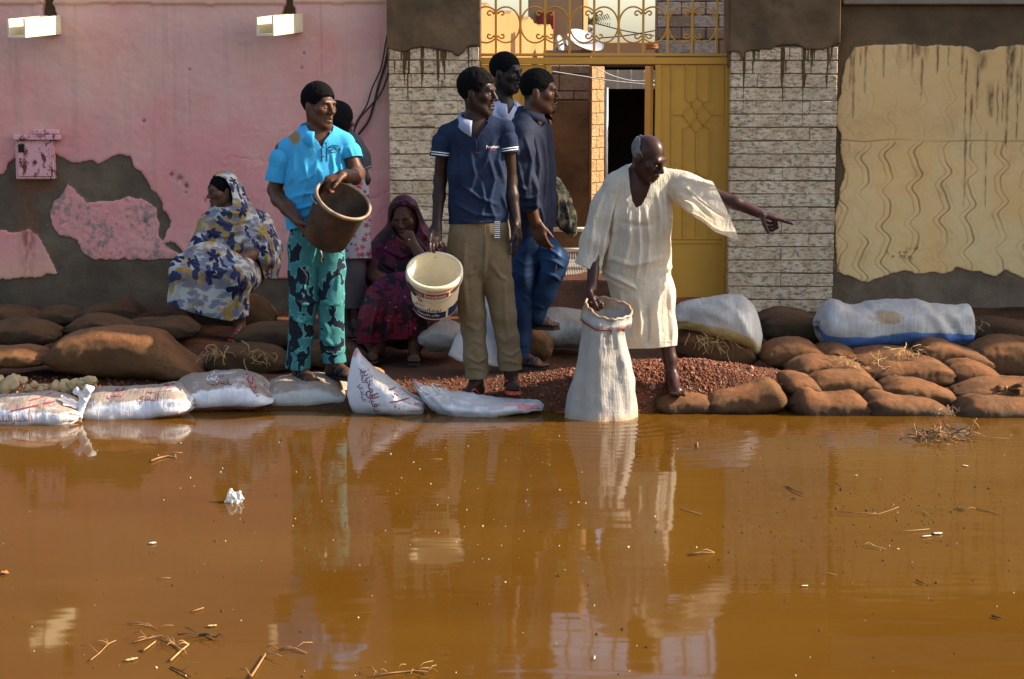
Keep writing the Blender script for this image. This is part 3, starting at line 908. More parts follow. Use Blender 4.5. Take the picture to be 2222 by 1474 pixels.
def pink_fn(px, py, P):
    wx_ = px + 5 * fbm(P, 14, 4, 3); wy_ = py + 5 * fbm(P, 14, 4, 9)
    brown = inpoly(wx_, wy_, [(-60, 400), (0, 380), (18, 352), (38, 335), (120, 333), (140, 346), (170, 350), (200, 345), (216, 354), (240, 345), (266, 333), (282, 345), (300, 370), (322, 392), (345, 430), (372, 478), (360, 512), (352, 523), (378, 527), (396, 550), (396, 566), (470, 590), (560, 600), (640, 606), (760, 610), (900, 612), (900, 900), (-60, 900)])
    pB = inpoly(wx_, wy_, [(147, 395), (162, 412), (190, 442), (258, 432), (272, 425), (310, 428), (340, 450), (348, 480), (345, 512), (362, 535), (392, 550), (395, 562), (310, 562), (250, 564), (215, 562), (185, 555), (165, 520), (130, 510), (112, 482), (108, 460), (120, 435), (135, 420)])
    pC = inpoly(wx_, wy_, [(-60, 496), (0, 498), (30, 505), (65, 497), (85, 515), (105, 545), (125, 590), (60, 603), (0, 605), (-60, 606)])
    base = (~brown).astype(float)
    pl = np.maximum(base, np.maximum(.75 * pB, .9 * pC))
    pl = blur(pl)
    h = .002 + .016 * pl + .0025 * fbm(P, 5, 3, 1) + .0012 * fbm(P, 30, 2, 2)
    wear = blur(pB.astype(float), 3)
    rough = np.clip(blur(((px > 640) & (py > 370)).astype(float) + ((px > 470) & (py > 340) & (px < 660)), 6), 0, 1) * base
    h += wear * .004 * fbm(P, 26, 3, 4) + rough * .004 * np.maximum(0, fbm(P, 16, 3, 8))
    # cracks
    def crack(pts, wd, dep):
        d = np.full(px.shape, 1e9)
        for (a, b_), (c, e) in zip(pts[:-1], pts[1:]):
            t = np.clip(((px - a) * (c - a) + (py - b_) * (e - b_)) / ((c - a) ** 2 + (e - b_) ** 2), 0, 1)
            d = np.minimum(d, np.hypot(px + 3 * fbm(P, 20, 2, 6) - a - t * (c - a), py + 3 * fbm(P, 20, 2, 7) - b_ - t * (e - b_)))
        return -dep * np.exp(-(d / wd) ** 2)
    h += crack([(482, 365), (486, 345), (500, 338), (520, 342), (560, 348), (600, 352)], 1.6, .007)
    h += crack([(505, 290), (560, 287), (640, 285)], 1.4, .004) + crack([(130, 302), (230, 305)], 1.2, .004)
    h += crack([(795, 432), (812, 428), (838, 418)], 2, .008) + crack([(800, 372), (815, 368), (840, 380)], 2, .005)
    chip = np.zeros(px.shape)
    for cx, cy, r in ((373, 378, 4), (391, 388, 6), (404, 404, 5), (404, 417, 2), (313, 262, 3), (445, 434, 3), (660, 116, 2), (412, 151, 2), (655, 147, 2), (315, 480, 3)):
        chip = np.maximum(chip, np.exp(-(((px - cx) / r) ** 2 + ((py - cy) / r / 1.2) ** 2)))
    h -= chip * .014
    top = (py < 9 + 2 * fbm(P, 4, 2, 2)).astype(float)
    h += .018 * blur(top)
    notch = (inpoly(px + 3 * fbm(P, 20, 2, 1), py, [(93, -80), (113, -80), (113, 8), (120, 30), (118, 37), (92, 37), (95, 15)]) |
             inpoly(px + 3 * fbm(P, 20, 2, 1), py, [(622, -80), (634, -80), (634, 12), (638, 22), (640, 34), (612, 34), (616, 16), (622, 12)]))
    h -= .13 * blur(notch.astype(float))
    rust = bump2(px, py, 62, 480, 16, 95) + .8 * bump2(px, py, 80, 405, 45, 14)
    rust *= (py > 392)
    return h, {'plaster': pl * (1 - blur(notch.astype(float), 2)), 'rust': np.clip(rust, 0, 1), 'wear': np.clip(wear + .25 * rough * (fbm(P, 6, 2, 3) > .3), 0, 1), 'chip': chip,
               'cream': np.clip(.75 * blur(pC.astype(float)) * sstep(py, 520, 600) + .55 * top, 0, 1)}
pinkX0, pinkX1 = at(-40, 400, YW)[0], at(851, 400, YW)[0]
tw = tag(empty('pink_wall', (pinkX0 + 1.4, YW, 0)), 'pink plastered street wall with a large peeled brown mud patch at left', 'wall')
relief_wall('plaster_face', pinkX0, pinkX1, -.1, 3.1, YW, .0085, pink_fn, M['pink_plaster'], tw, .05)
MB().box((pinkX0, YW + .05, -.1), (pinkX1, YW + .35, 3.1)).build('core', M['mud_plaster'], tw)
MB().box((-9, YW, -.1), (pinkX0 - .003, YW + .35, 3.1)).build('wall_end', M['mud_plaster'], tw)

gcx = [1823, 1869, 1919, 1982, 2044, 2100, 2169, 2226, 2285]
drips = [(1854, 100, 262, 4), (1846, 110, 200, 3), (1879, 100, 208, 3), (1918, 98, 174, 3), (1980, 98, 172, 4), (1971, 98, 140, 4), (2001, 120, 216, 4), (2034, 98, 166, 3), (2058, 100, 150, 2.5), (2088, 98, 166, 4),
         (2097, 120, 300, 3), (2095, 290, 455, 2.6), (2107, 200, 308, 3.5), (2122, 130, 245, 4.5), (2140, 285, 455, 3), (2128, 100, 160, 22), (2188, 100, 322, 5), (2208, 150, 310, 4), (2165, 180, 280, 2), (2175, 190, 270, 2), (2150, 180, 260, 9), (1990, 95, 130, 12), (2196, 100, 200, 9), (1868, 100, 150, 3), (2216, 100, 230, 3)]
def cream_fn(px, py, P):
    wx_ = px + 3 * fbm(P, 10, 4, 23); wy_ = py + 3.5 * fbm(P, 12, 4, 29)
    cream = inpoly(wx_, wy_, [(1852, 102), (1900, 97), (1950, 97), (2040, 98), (2086, 98), (2100, 104), (2124, 116), (2146, 108), (2168, 100), (2400, 98), (2400, 590), (2222, 602), (2195, 592), (2180, 585), (2160, 600), (2125, 588), (2110, 592), (2075, 578), (2062, 590), (2000, 595), (1960, 590), (1930, 595), (1880, 612), (1862, 608), (1835, 598), (1815, 590), (1812, 470), (1832, 370), (1826, 310), (1812, 260), (1824, 190), (1836, 140)])
    pl = blur(cream.astype(float))
    h = .003 + .012 * pl + .0025 * fbm(P, 5, 3, 31) + .001 * fbm(P, 30, 2, 32)
    g = np.zeros(px.shape); gd = np.zeros(px.shape)
    lower = sstep(py, 300, 312)
    for i, cx in enumerate(gcx):
        for off, amp, wd in ((-7, .55, 1.35), (6, 1.0, 1.7), (16, .25, 1.0)):
            ph = i * 1.3
            wob = 9 * np.sin(2 * np.pi * py / 74 + ph * .3 + (1 - lower) * 1.2) + 3 * np.sin(2 * np.pi * py / 40 + ph)
            lean = -(py - 450) * .035
            d = px - (cx + off + wob + lean + 5 * (1 - lower))
            s = np.exp(-(d / wd) ** 2) * amp * (.35 + .65 * lower) * np.clip(.75 + .9 * fbm(P, 4, 2, 40 + i), .15, 1)
            g = np.maximum(g, s)
    g = g * pl * (py < 612) * (1 - .95 * bump2(py, py * 0, 303, 0, 8, 1))
    h -= .0095 * g
    hc = np.exp(-((py - 304 - 6 * fbm(P, 2.5, 2, 50)) / 1.5) ** 2) * (px > 1815) * np.clip(fbm(P, 3, 2, 51) + .6, 0, 1)
    h -= .005 * hc
    st = np.zeros(px.shape)
    for x0, y0, y1, wd in drips:
        wv = 1.6 * fbm(P * np.array((1, 1, 1)), 9, 2, int(x0))
        t = np.clip((py - y0) / (y1 - y0), 0, 1)
        m_ = np.exp(-((px - x0 - wv + (py - y0) * .03) / (wd * (1.0 - .6 * t))) ** 2) * sstep(py, y1, y1 - 14) * sstep(py, y0 - 16, y0 + (26 if y0 > 112 else -8)) * np.clip(.8 + .6 * fbm(P, 14, 2, int(x0) + 7), .2, 1)
        st = np.maximum(st, m_)
    st = np.maximum(st, .8 * np.clip(fbm(P * np.array((1, 1, .12)), 16, 3, 60) - .25, 0, 1) * sstep(py, 190, 100) * pl)
    st = np.maximum(st, .9 * (bump2(px, py, 1935, 552, 40, 8) + bump2(px, py, 1990, 548, 26, 14)) * (fbm(P, 30, 3, 61) > .35))
    h += .004 * st * pl
    ledge = blur((py < 11).astype(float))
    h += .035 * ledge
    return h, {'plaster': pl, 'stain': np.clip(st, 0, 1), 'groove': np.clip(g + .8 * hc, 0, 1)}
crX0, crX1 = at(1785, 400, YW)[0], at(2290, 400, YW)[0]
cw = tag(empty('cream_wall', (crX0 + .8, YW, 0)), 'cream plastered street wall with wavy incised grooves and dark drips from above', 'wall')
relief_wall('plaster_face', crX0, crX1, -.1, 2.6, YW, .0058, cream_fn, M['cream_plaster'], cw, .05)
MB().box((crX0, YW + .05, -.1), (crX1, YW + .35, 3.0)).build('core', M['mud_plaster'], cw)
MB().box((crX1 + .003, YW, -.1), (11.5, YW + .35, 3.0)).build('wall_end', M['mud_plaster'], cw)
zc = at(2000, 10, YW - .05)[2]
MB().bbox((at(1826, 10, YW)[0], YW - .075, zc), (crX1, YW - .036, zc + .2), .008).build('coping', M['concrete'], cw)

# unseen house added off the right edge of view to shade the wall foot
t = tag(empty('added_shade_house', (9.1, 13.4, 0)), 'unseen tan house added beyond the cream wall to cast shade', 'house')
MB().bbox((7.0, 12.38, -.2), (11.2, 14.58, 6.5), .03).build('wall', M['plaster_tan'], t)
MB().bbox((6.9, 12.28, 6.503), (11.3, 14.58, 6.65), .02).build('roof_slab', M['concrete'], t)
for xw in (7.8, 9.4):
    w_ = MB().bbox((xw, 12.36, 2.9), (xw + .8, 12.377, 4.1), .004).build('window', M['dark_inside'], t)
    MB().bbox((xw - .05, 12.32, 2.82), (xw + .85, 12.377, 2.898), .006).build('sill', M['concrete'], w_)

# ------------------------------------------------------------------ brick pillars
YP = 14.42
def pillar(pxl, pxr, label, seed, ytop=102):
    rnd_ = random.Random(seed)
    xl, xr = at(pxl, 400, YP)[0], at(pxr, 400, YP)[0]
    W = xr - xl
    ztop = at(1111, ytop, YP)[2]
    t = tag(empty('brick_pillar', ((xl + xr) / 2, YP + .2, 0)), label, 'pillar')
    MB().box((xl + .012, YP + .016, -.1), (xr - .012, YP + .44, 3.0)).build('mortar_core', M['mortar'], t)
    ch = m_of(28.6, YP)
    variants = {}
    def bmesh_brick(L):
        bm = bmesh.new(); bmesh.ops.create_cube(bm, size=1)
        for v in bm.verts:
            v.co = Vector((v.co.x * (L + .0005) + rnd_.uniform(-.001, .001), v.co.y * .10 + rnd_.uniform(-.003, .003), v.co.z * (ch - .008) + rnd_.uniform(-.003, .003)))
        bmesh.ops.bevel(bm, geom=bm.edges[:], offset=.0035, segments=1, affect='EDGES')
        me = bpy.data.meshes.new('brick'); bm.to_mesh(me); bm.free(); me.materials.append(M['brick_white'])
        return me
    for nm, L in (('a', W / 2), ('b', W / 4)): variants[nm] = [bmesh_brick(L) for _ in range(4)]
    z = ztop; i = 0; base = wloc(t)
    while z - ch > -.05:
        pat = (('a', .25), ('a', .75)) if i % 2 else (('b', .125), ('a', .5), ('b', .875))
        for nm, cx in pat:
            o = bpy.data.objects.new('brick', rnd_.choice(variants[nm])); o.parent = t
            o.location = Vector((xl + cx * W + rnd_.uniform(-.002, .002), YP + .052 + rnd_.uniform(-.005, .005), z - ch / 2 + rnd_.uniform(-.002, .002))) - base
            o.rotation_euler = (rnd_.uniform(-.03, .03), rnd_.uniform(-.006, .006), rnd_.uniform(-.012, .012))
            col.objects.link(o)
        z -= ch; i += 1
    def cap_fn(px, py, P):
        e = ytop + 4 + 14 * fbm(P * np.array((1, 1, .02)), 5, 3, seed) + 34 * np.clip(fbm(P * np.array((1, 1, .02)), 13, 2, seed + 3) - .35, 0, 1)
        m_ = blur((py < e).astype(float), 1)
        return -.05 + m_ * (.062 + .006 * fbm(P, 7, 3, seed + 1)), {'plaster': m_}
    relief_wall('plaster_cap', xl - .012, xr + .012, ztop - .14, 3.0, YP, .008, cap_fn, M['mud_plaster'], t, .45)
    return xl, xr
lpx = pillar(846, 1040, 'brick pillar behind the two bucket carriers, at the left of the yellow gate', 11)
rpx = pillar(1583, 1812, 'brick pillar with brown drips beside the cream wall, at the right of the yellow gate', 23)

# ------------------------------------------------------------------ things on the pink wall
def spout(pxw, pyw, pxn, label, dark):
    a = at(pxw, pyw, YW); Yn = YW - .80
    e = at(pxn, pyw + 8, Yn)
    t = tag(empty('rain_spout', a), label, 'spout', 'rain spouts on the pink wall')
    wd, hh, th = .125, .125, .012
    A = Vector(a); E = Vector(e); d = (E - A); A = A - d.normalized() * .1
    n = Vector((0, 0, 1)); s_ = d.normalized().cross(n).normalized()
    up = Vector((0, 0, 1))
    MB().bar(A, E, wd, th, up=(0, 0, 1)).build('channel_floor', M['spout_cream'], t)
    for sg, nm in ((-1, 'channel_side'), (1, 'channel_side')):
        o_ = s_ * (sg * (wd / 2 - th / 2)) + up * (hh / 2 + .002)
        MB().bar(A + o_, E + o_ + up * random.uniform(-.01, .01), th, hh, up=(0, 0, 1)).build(nm, M['spout_cream'], t)
    return t
spout(116, 72, 36, 'cream rain spout at the far left top of the pink wall', 1)
spout(640, 68, 575, 'cream rain spout above the boy in the bright blue shirt', 0)
t = tag(empty('meter_box', at(79, 388, YW)), 'rusty pink box set in the pink wall above the peeled patch', 'box')
b = NB('box_pink'); o = b.obj()
c = b.mix(b.noise(o, 6, 4), (.56, .27, .29), (.62, .34, .34))
c = b.mix(b.step(b.noise(b.scale(o, (22, 22, 13)), 1, 5, .7), .52, .60), c, (.13, .04, .02))
M['box_pink'] = b.done(b.bsdf(c, .85, b.bump(b.noise(o, 40, 4), .4, .01), .2))
p0, p1 = at(40, 388, YW), at(120, 304, YW)
MB().bbox((p0[0], YW - .07, p0[2]), (p1[0], YW + .02, p1[2]), .006).build('body', M['box_pink'], t)
dr = MB().bbox((p0[0] + .02, YW - .082, p0[2] + .02), (p1[0] - .02, YW - .068, p1[2] - .02), .004).build('door', M['box_pink'], t)
q0, q1 = at(46, 330, YW), at(58, 312, YW)
MB().bbox((q0[0], YW - .088, q0[2]), (q1[0], YW - .080, q1[2]), .002).build('vent_hole', M['dark_inside'], dr)
p0, p1 = at(35, 304, YW), at(136, 292, YW)
MB().bbox((p0[0], YW - .10, p0[2] + .002), (p1[0], YW + .02, p1[2]), .006).build('ledge', M['box_pink'], t)
p0, p1 = at(75, 292, YW), at(130, 281, YW)
MB().bbox((p0[0], YW - .05, p0[2] + .002), (p1[0], YW + .02, p1[2]), .006).build('ledge', M['box_pink'], t)
t = tag(empty('junction_box', at(768, 305, YW)), 'small black junction box on the pink wall where the cables end', 'junction box')
p0, p1 = at(759, 306, YW), at(777, 291, YW)
MB().bbox((p0[0], YW - .07, p0[2]), (p1[0], YW - .01, p1[2]), .004).build('case', M['cable'], t)
MB().bbox((p0[0] + .01, YW - .075, p0[2] + .01), (p1[0] - .01, YW - .069, p1[2] - .01), .002).build('cover', M['rubber_black'], t)
def wire(name, pts, r, mat, label, Y, cat='cable', group=None):
    P = [at(x, y, Y) for x, y in pts]
    Q = []
    for i in range(len(P) - 1):                        # Catmull-Rom
        p0, p1, p2, p3 = P[max(i - 1, 0)], P[i], P[i + 1], P[min(i + 2, len(P) - 1)]
        for k in range(6):
            s = k / 6
            Q.append(.5 * ((2 * p1) + (-p0 + p2) * s + (2 * p0 - 5 * p1 + 4 * p2 - p3) * s * s + (-p0 + 3 * p1 - 3 * p2 + p3) * s ** 3))
    Q.append(P[-1])
    o = MB().tube(Q, r, 6).build(name, mat, smooth=True)
    return tag(o, label, cat, group)
g = 'cables hanging down the pink wall'
wire('cable', [(846, 40), (835, 105), (826, 150), (808, 190), (795, 230), (772, 268), (769, 292)], .0055, M['cable'], 'thinnest left cable running down to the black junction box', YW - .05, group=g)
wire('cable', [(850, 60), (838, 130), (822, 185), (812, 225), (800, 262), (778, 292)], .009, M['cable'], 'thick black cable bowing right above the junction box', YW - .045, group=g)
wire('cable', [(848, 110), (845, 150), (828, 200), (806, 228), (782, 255), (772, 275), (765, 292)], .0065, M['cable'], 'black cable crossing the thick one above the junction box', YW - .06, group=g)

# ------------------------------------------------------------------ the yellow gate
YG = 14.62
gt = tag(empty('yellow_gate', (at(1315, 400, YG)[0], YG, 0)), 'mustard yellow metal gate with a scrolled grille between the pillars', 'gate')
def gp(x, y, dy=0.0): return Vector(at(x, y, YG + dy))
GM = M['gate_paint']
def hrail(name, y0, y1, x0=1036, x1=1592, d=.06, dy=0, parent=gt):
    a, c = gp(x0, y1), gp(x1, y0)
    return MB().bbox((a.x, YG - d / 2 + dy, a.z), (c.x, YG + d / 2 + dy, c.z), .004).build(name, GM, parent)
hrail('lintel', 125, 140); hrail('grille_rail', 116, 122.5, d=.045)
zt = 2.72
MB().bbox((gp(1036, 0).x, YG - .02, zt), (gp(1592, 0).x, YG + .02, zt + .04), .004).build('grille_rail', GM, gt)
bars = [1076 + 53.3 * i for i in range(10)]
zb = gp(1111, 116).z
for x in bars:
    X = gp(x, 60).x
    MB().bbox((X - .0085, YG - .0085, zb), (X + .0085, YG + .0085, zt), .002).build('grille_bar', GM, gt)
def cscroll(cx, sg, cy):
    """one C scroll that opens towards the bar at cx, on the side sg"""
    P = []
    for k in range(22):                                # upper curl
        s = k / 21; a = -2.6 + s * 4.1; r = 2.5 + 6.5 * s
        P.append((15 - r * math.cos(a) * 1.0, -21 + 1 - r * math.sin(a)))
    P = [(15 + (2 + 7 * s) * math.cos(4.9 - 5.9 * s * 1.25), -20 + (2 + 7 * s) * math.sin(4.9 - 5.9 * s * 1.25)) for s in [i / 16 for i in range(17)]]
    x_, y_ = P[-1]
    arc = []
    for k in range(1, 24):
        a = -math.pi * .80 + k / 24 * math.pi * 1.60
        arc.append((20 + 31 * math.cos(a), 39 * math.sin(a)))
    top = [(px_, py_) for px_, py_ in arc]
    curl_t = [(12 + 7.5 * (1 - s * .75) * math.cos(math.pi * .95 - s * 6.0 * -1), -24 + 7.5 * (1 - s * .75) * math.sin(math.pi * .95 + s * 6.0)) for s in [i / 14 for i in range(15)]]
    full = [(p[0], p[1]) for p in curl_t[::-1]] + top + [(p[0], -p[1]) for p in curl_t]
    pts = [gp(cx + sg * (p[0] + 1.5), cy + p[1]) for p in full]
    return MB().tube(pts, .0068, 5).build('scroll', GM, gt, smooth=True)
for cy in (54, -42):
    for i in (0, 2, 4, 6, 8):
        for sg in (-1, 1):
            cscroll(bars[i], sg, cy)
def leaf(name, x0, x1, y1, strips, label=None):
    a, c = gp(x0, y1), gp(x1, 140.5)
    lf = MB().bbox((a.x, YG - .012, a.z), (c.x, YG + .012, c.z), .003).build(name, GM, gt)
    base = wloc(gt)
    for xx in (x0, x1):
        s_ = 1 if xx == x0 else -1
        X = gp(xx, 300).x
        MB().bbox((min(X, X + s_ * .04), YG - .032, a.z), (max(X, X + s_ * .04), YG + .03, c.z - .002), .003).build('stile', GM, lf)
    for pl_, wd in strips:
        mb = MB()
        for (xa, ya), (xb, yb) in zip(pl_[:-1], pl_[1:]):
            mb.bar(gp(xa, ya, -.016), gp(xb, yb, -.016), wd, .012, up=(0, -1, 0))
        mb.build('moulding', GM, lf)
    return lf
S = .009
orn = [([(1458, 141), (1458, 518)], S), ([(1570, 141), (1570, 518)], S), ([(1458, 518), (1570, 518)], S), ([(1436, 526), (1576, 526)], .016),
       ([(1489, 141), (1489, 216), (1501, 223)], S), ([(1515, 141), (1513, 208)], S), ([(1540, 141), (1539, 218), (1525, 223)], S),
       ([(1458, 248), (1482, 248), (1501, 223), (1513, 208), (1525, 223), (1543, 248), (1568, 249)], S),
       ([(1482, 248), (1499, 272), (1511, 288), (1525, 272), (1543, 248)], S),
       ([(1501, 223), (1512, 248), (1525, 272)], S), ([(1525, 223), (1512, 248), (1499, 272)], S),
       ([(1499, 272), (1484, 278), (1483, 470), (1483, 517)], S), ([(1525, 272), (1540, 278), (1538, 378), (1530, 385), (1511, 372)], S), ([(1511, 288), (1511, 517)], S), ([(1483, 385), (1511, 372)], S), ([(1536, 390), (1536, 517)], S)]
leaf('door_leaf', 1421, 1583, 645, orn)
leaf('door_leaf', 1043, 1196, 645, [([(1075, 141), (1075, 518)], S), ([(1105, 141), (1105, 518)], S), ([(1135, 141), (1135, 518)], S), ([(1163, 141), (1163, 518)], S), ([(1046, 526), (1192, 526)], .016)])
# the middle leaf stands open, swung back into the yard
X = gp(1421, 300).x
a = gp(1421, 645).z
lf = MB().bbox((X - .035, YG + .04, a), (X - .012, YG + .62, gp(1, 141).z - .01), .003).build('door_leaf', GM, gt)
MB().bbox((X - .05, YG + .045, gp(1, 330).z), (X - .037, YG + .07, gp(1, 310).z), .002).build('latch', M['metal_grey'], lf)

# ------------------------------------------------------------------ the yard behind the gate
YB = 16.2
def wp(x, y, Y): return Vector(at(x, y, Y))
t = tag(empty('block_house', wp(1230, 640, YB)), 'block house inside the gate with a sunlit brick corner', 'house')
a, c = wp(1120, 640, YB), wp(1281, 142, YB)
a.z = .1
MB().box((a.x, YB + .02, a.z), (c.x - .01, YB + .9, c.z)).build('wall', M['mortar'], t)
zrow = [(142, 160), (162, 197), (199, 216)]
for r_, (y0, y1) in enumerate(zrow):
    xs = [1122, 1168, 1213, 1281] if r_ != 2 else [1122, 1180, 1245, 1281]
    for xa, xb in zip(xs[:-1], xs[1:]):
        p, q = wp(xa + .8, y1, YB), wp(xb - .8, y0, YB)
        MB().bbox((p.x, YB + random.uniform(-.006, .004), p.z), (q.x, YB + .06, q.z), .006).build('block', M['block_grey'], t)
p, q = wp(1122, 640, YB), wp(1279, 219, YB); p.z = .1
MB().bbox((p.x, YB - .012, p.z), (q.x, YB + .018, q.z), .01).build('mud_render', M['mud_plaster'], t)
# sunlit corner: a face turned towards the right, laid in pale bricks
A = wp(1282, 400, YB - .02); Bp = wp(1309, 400, YB + .13)
A = Vector((A.x, YB - .02, 0)); Bp = Vector((Bp.x, YB + .10, 0))
d = (Bp - A).normalized(); nrm_ = Vector((d.y, -d.x, 0))
z0, z1 = .1, wp(1290, 144, YB).z
mb = MB(); L = (Bp - A).length
for s0 in (0,):
    V = [A, Bp, Bp - nrm_ * .25, A - nrm_ * .25]
    mb.add([(v.x, v.y, z0) for v in V] + [(v.x, v.y, z1) for v in V], [(3, 2, 1, 0), (4, 5, 6, 7), (0, 1, 5, 4), (1, 2, 6, 5), (2, 3, 7, 6), (3, 0, 4, 7)])
mb.build('corner_pier', M['mortar'], t)
rows = 19; ch = (z1 - z0) / rows
for i in range(rows):
    for s0, s1 in (((0, .62), (.62, 1)) if i % 2 else ((0, .4), (.4, 1))):
        c0 = A + d * (L * s0 + .003); c1 = A + d * (L * s1 - .003)
        V = [c0 + nrm_ * .006, c1 + nrm_ * .006, c1 - nrm_ * .05, c0 - nrm_ * .05]
        zz0, zz1 = z0 + i * ch + .004, z0 + (i + 1) * ch - .004
        MB().add([(v.x, v.y, zz0) for v in V] + [(v.x, v.y, zz1) for v in V], [(3, 2, 1, 0), (4, 5, 6, 7), (0, 1, 5, 4), (1, 2, 6, 5), (2, 3, 7, 6), (3, 0, 4, 7)]).build('brick', M['brick_cream'], t)
# shed with a dark doorway
YS = 17.4
t = tag(empty('shed', wp(1365, 640, YS)), 'dark open doorway of a shed under a ribbed metal panel', 'shed')
p, q = wp(1298, 640, YS + .9), wp(1440, 150, YS + .9); p.z = .1
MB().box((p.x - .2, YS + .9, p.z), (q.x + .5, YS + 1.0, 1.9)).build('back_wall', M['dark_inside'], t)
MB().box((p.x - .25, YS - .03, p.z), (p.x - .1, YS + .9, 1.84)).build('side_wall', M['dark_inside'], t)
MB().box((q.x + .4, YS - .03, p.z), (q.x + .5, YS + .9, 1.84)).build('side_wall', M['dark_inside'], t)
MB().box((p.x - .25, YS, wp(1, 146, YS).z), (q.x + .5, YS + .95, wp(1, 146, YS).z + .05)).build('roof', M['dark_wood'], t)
p, q = wp(1308, 193, YS), wp(1424, 152, YS)
n = 40; V = []
for i in range(n + 1):
    x = p.x + (q.x - p.x) * i / n
    off = .012 if (i % 10) in (0, 1) else 0
    V += [(x, YS - off, p.z), (x, YS - off, q.z), (x, YS + .02 - off, p.z), (x, YS + .02 - off, q.z)]
F = []
for i in range(n):
    k = i * 4
    F += [(k, k + 4, k + 5, k + 1), (k + 3, k + 7, k + 6, k + 2), (k, k + 2, k + 6, k + 4), (k + 1, k + 5, k + 7, k + 3)]
MB().add(V, F).build('metal_panel', M['corrugated'], t)
p = wp(1313, 640, YS - .05)
MB().tube([(p.x, YS - .05, .1), (p.x, YS - .05, wp(1, 190, YS).z)], .018, 10).build('post', M['metal_grey'], t, smooth=True)
# long yard wall seen over the gate, running back at an angle
Aw, Bw = wp(1030, 120, 15.6), wp(1200, 120, 20.5)
ztA, ztB = wp(1040, 2, 15.6).z, wp(1196, 62, 20.5).z
n = 60; V = []; F = []
dn = (Vector((Bw.x - Aw.x, Bw.y - Aw.y, 0))).normalized(); nn_ = Vector((dn.y, -dn.x, 0))
for i in range(n + 1):
    s = i / n; c = Aw + (Bw - Aw) * s
    zt_ = ztA + (ztB - ztA) * s + .03 * vnoise(np.array([[s * 14, 0, 0]]), 1, 3)[0] + .02 * vnoise(np.array([[s * 50, 0, 0]]), 1, 4)[0]
    for off in (0, -.25):
        c2 = c + nn_ * off
        V += [(c2.x, c2.y, .1), (c2.x, c2.y, zt_)]
for i in range(n):
    k = i * 4
    F += [(k, k + 4, k + 5, k + 1), (k + 2, k + 3, k + 7, k + 6), (k + 1, k + 5, k + 7, k + 3)]
F += [(0, 1, 3, 2), (n * 4, n * 4 + 2, n * 4 + 3, n * 4 + 1)]
tag(MB().add(V, F).build('yard_wall', M['plaster_orange']), 'sunlit orange yard wall seen through the gate grille', 'wall')
# tower-like house behind
YT = 25.0
t = tag(empty('tower_house', wp(1210, 120, YT)), 'brown house behind the grille with a red shutter', 'house')
p, q = wp(1147, 110, YT), wp(1266, 0, YT)
MB().bbox((p.x, YT, 0), (q.x, YT + .8, 5.2), .02).build('wall', M['plaster_tan'], t)
e = wp(1275, 0, YT + .5)
V = [(q.x + .003, YT, 0), (e.x, YT + .35, 0), (e.x, YT + .8, 0), (q.x + .003, YT + .8, 0)]
MB().add(V + [(v[0], v[1], 5.2) for v in V], [(3, 2, 1, 0), (4, 5, 6, 7), (0, 1, 5, 4), (1, 2, 6, 5), (2, 3, 7, 6), (3, 0, 4, 7)]).build('side_wall', M['plaster_orange'], t)
p, q = wp(1163, 76, YT - .03), wp(1203, 25, YT - .03)
MB().bbox((p.x, YT - .05, p.z), (q.x, YT - .002, q.z), .01).build('shutter', M['rust_red'], t)
# low roofs, block wall at the right
p, q = wp(1270, 118, 21), wp(1432, 91, 21)
tag(MB().bbox((p.x, 21, .1), (q.x, 21.4, q.z), .01).build('low_wall', M['plaster_tan']), 'low brown wall under the sky behind the grille', 'wall')
p, q = wp(1180, 120, 19), wp(1284, 109, 19)
tag(MB().bbox((p.x, 19, .1), (q.x, 19.3, q.z), .01).build('roof_ledge', M['concrete']), 'grey roof ledge carrying the satellite dishes', 'ledge')
YR = 17.6
t = tag(empty('block_wall', wp(1510, 120, YR)), 'rough grey block wall behind the right half of the grille', 'wall')
p, q = wp(1426, 120, YR), wp(1640, -120, YR)
MB().box((p.x, YR + .02, .1), (q.x, YR + .3, q.z)).build('core', M['mortar'], t)
ys = [118, 86, 60, 33, 4, -26, -58]
for i in range(len(ys) - 1):
    xs = [1427, 1478, 1532, 1590, 1638] if i % 2 else [1427, 1450, 1505, 1560, 1612, 1638]
    for xa, xb in zip(xs[:-1], xs[1:]):
        p, q = wp(xa + .7, ys[i] - .7, YR), wp(xb - .7, ys[i + 1] + .7, YR)
        MB().bbox((p.x, YR - random.uniform(0, .014), p.z), (q.x, YR + .06, q.z), .008).build('block', M['block_pale' if (i * 7 + int(xa)) % 3 else 'block_grey'], t)
tag(MB().tube([wp(1402, 99, YR - .05), wp(1428, 97, YR - .05)], .016, 10).tube([wp(1402, 104, YR - .05), wp(1428, 103, YR - .05)], .016, 10).build('clay_pipe', M['clay_orange'], smooth=True), 'short orange clay pipe ends sticking out of the block wall', 'pipe')
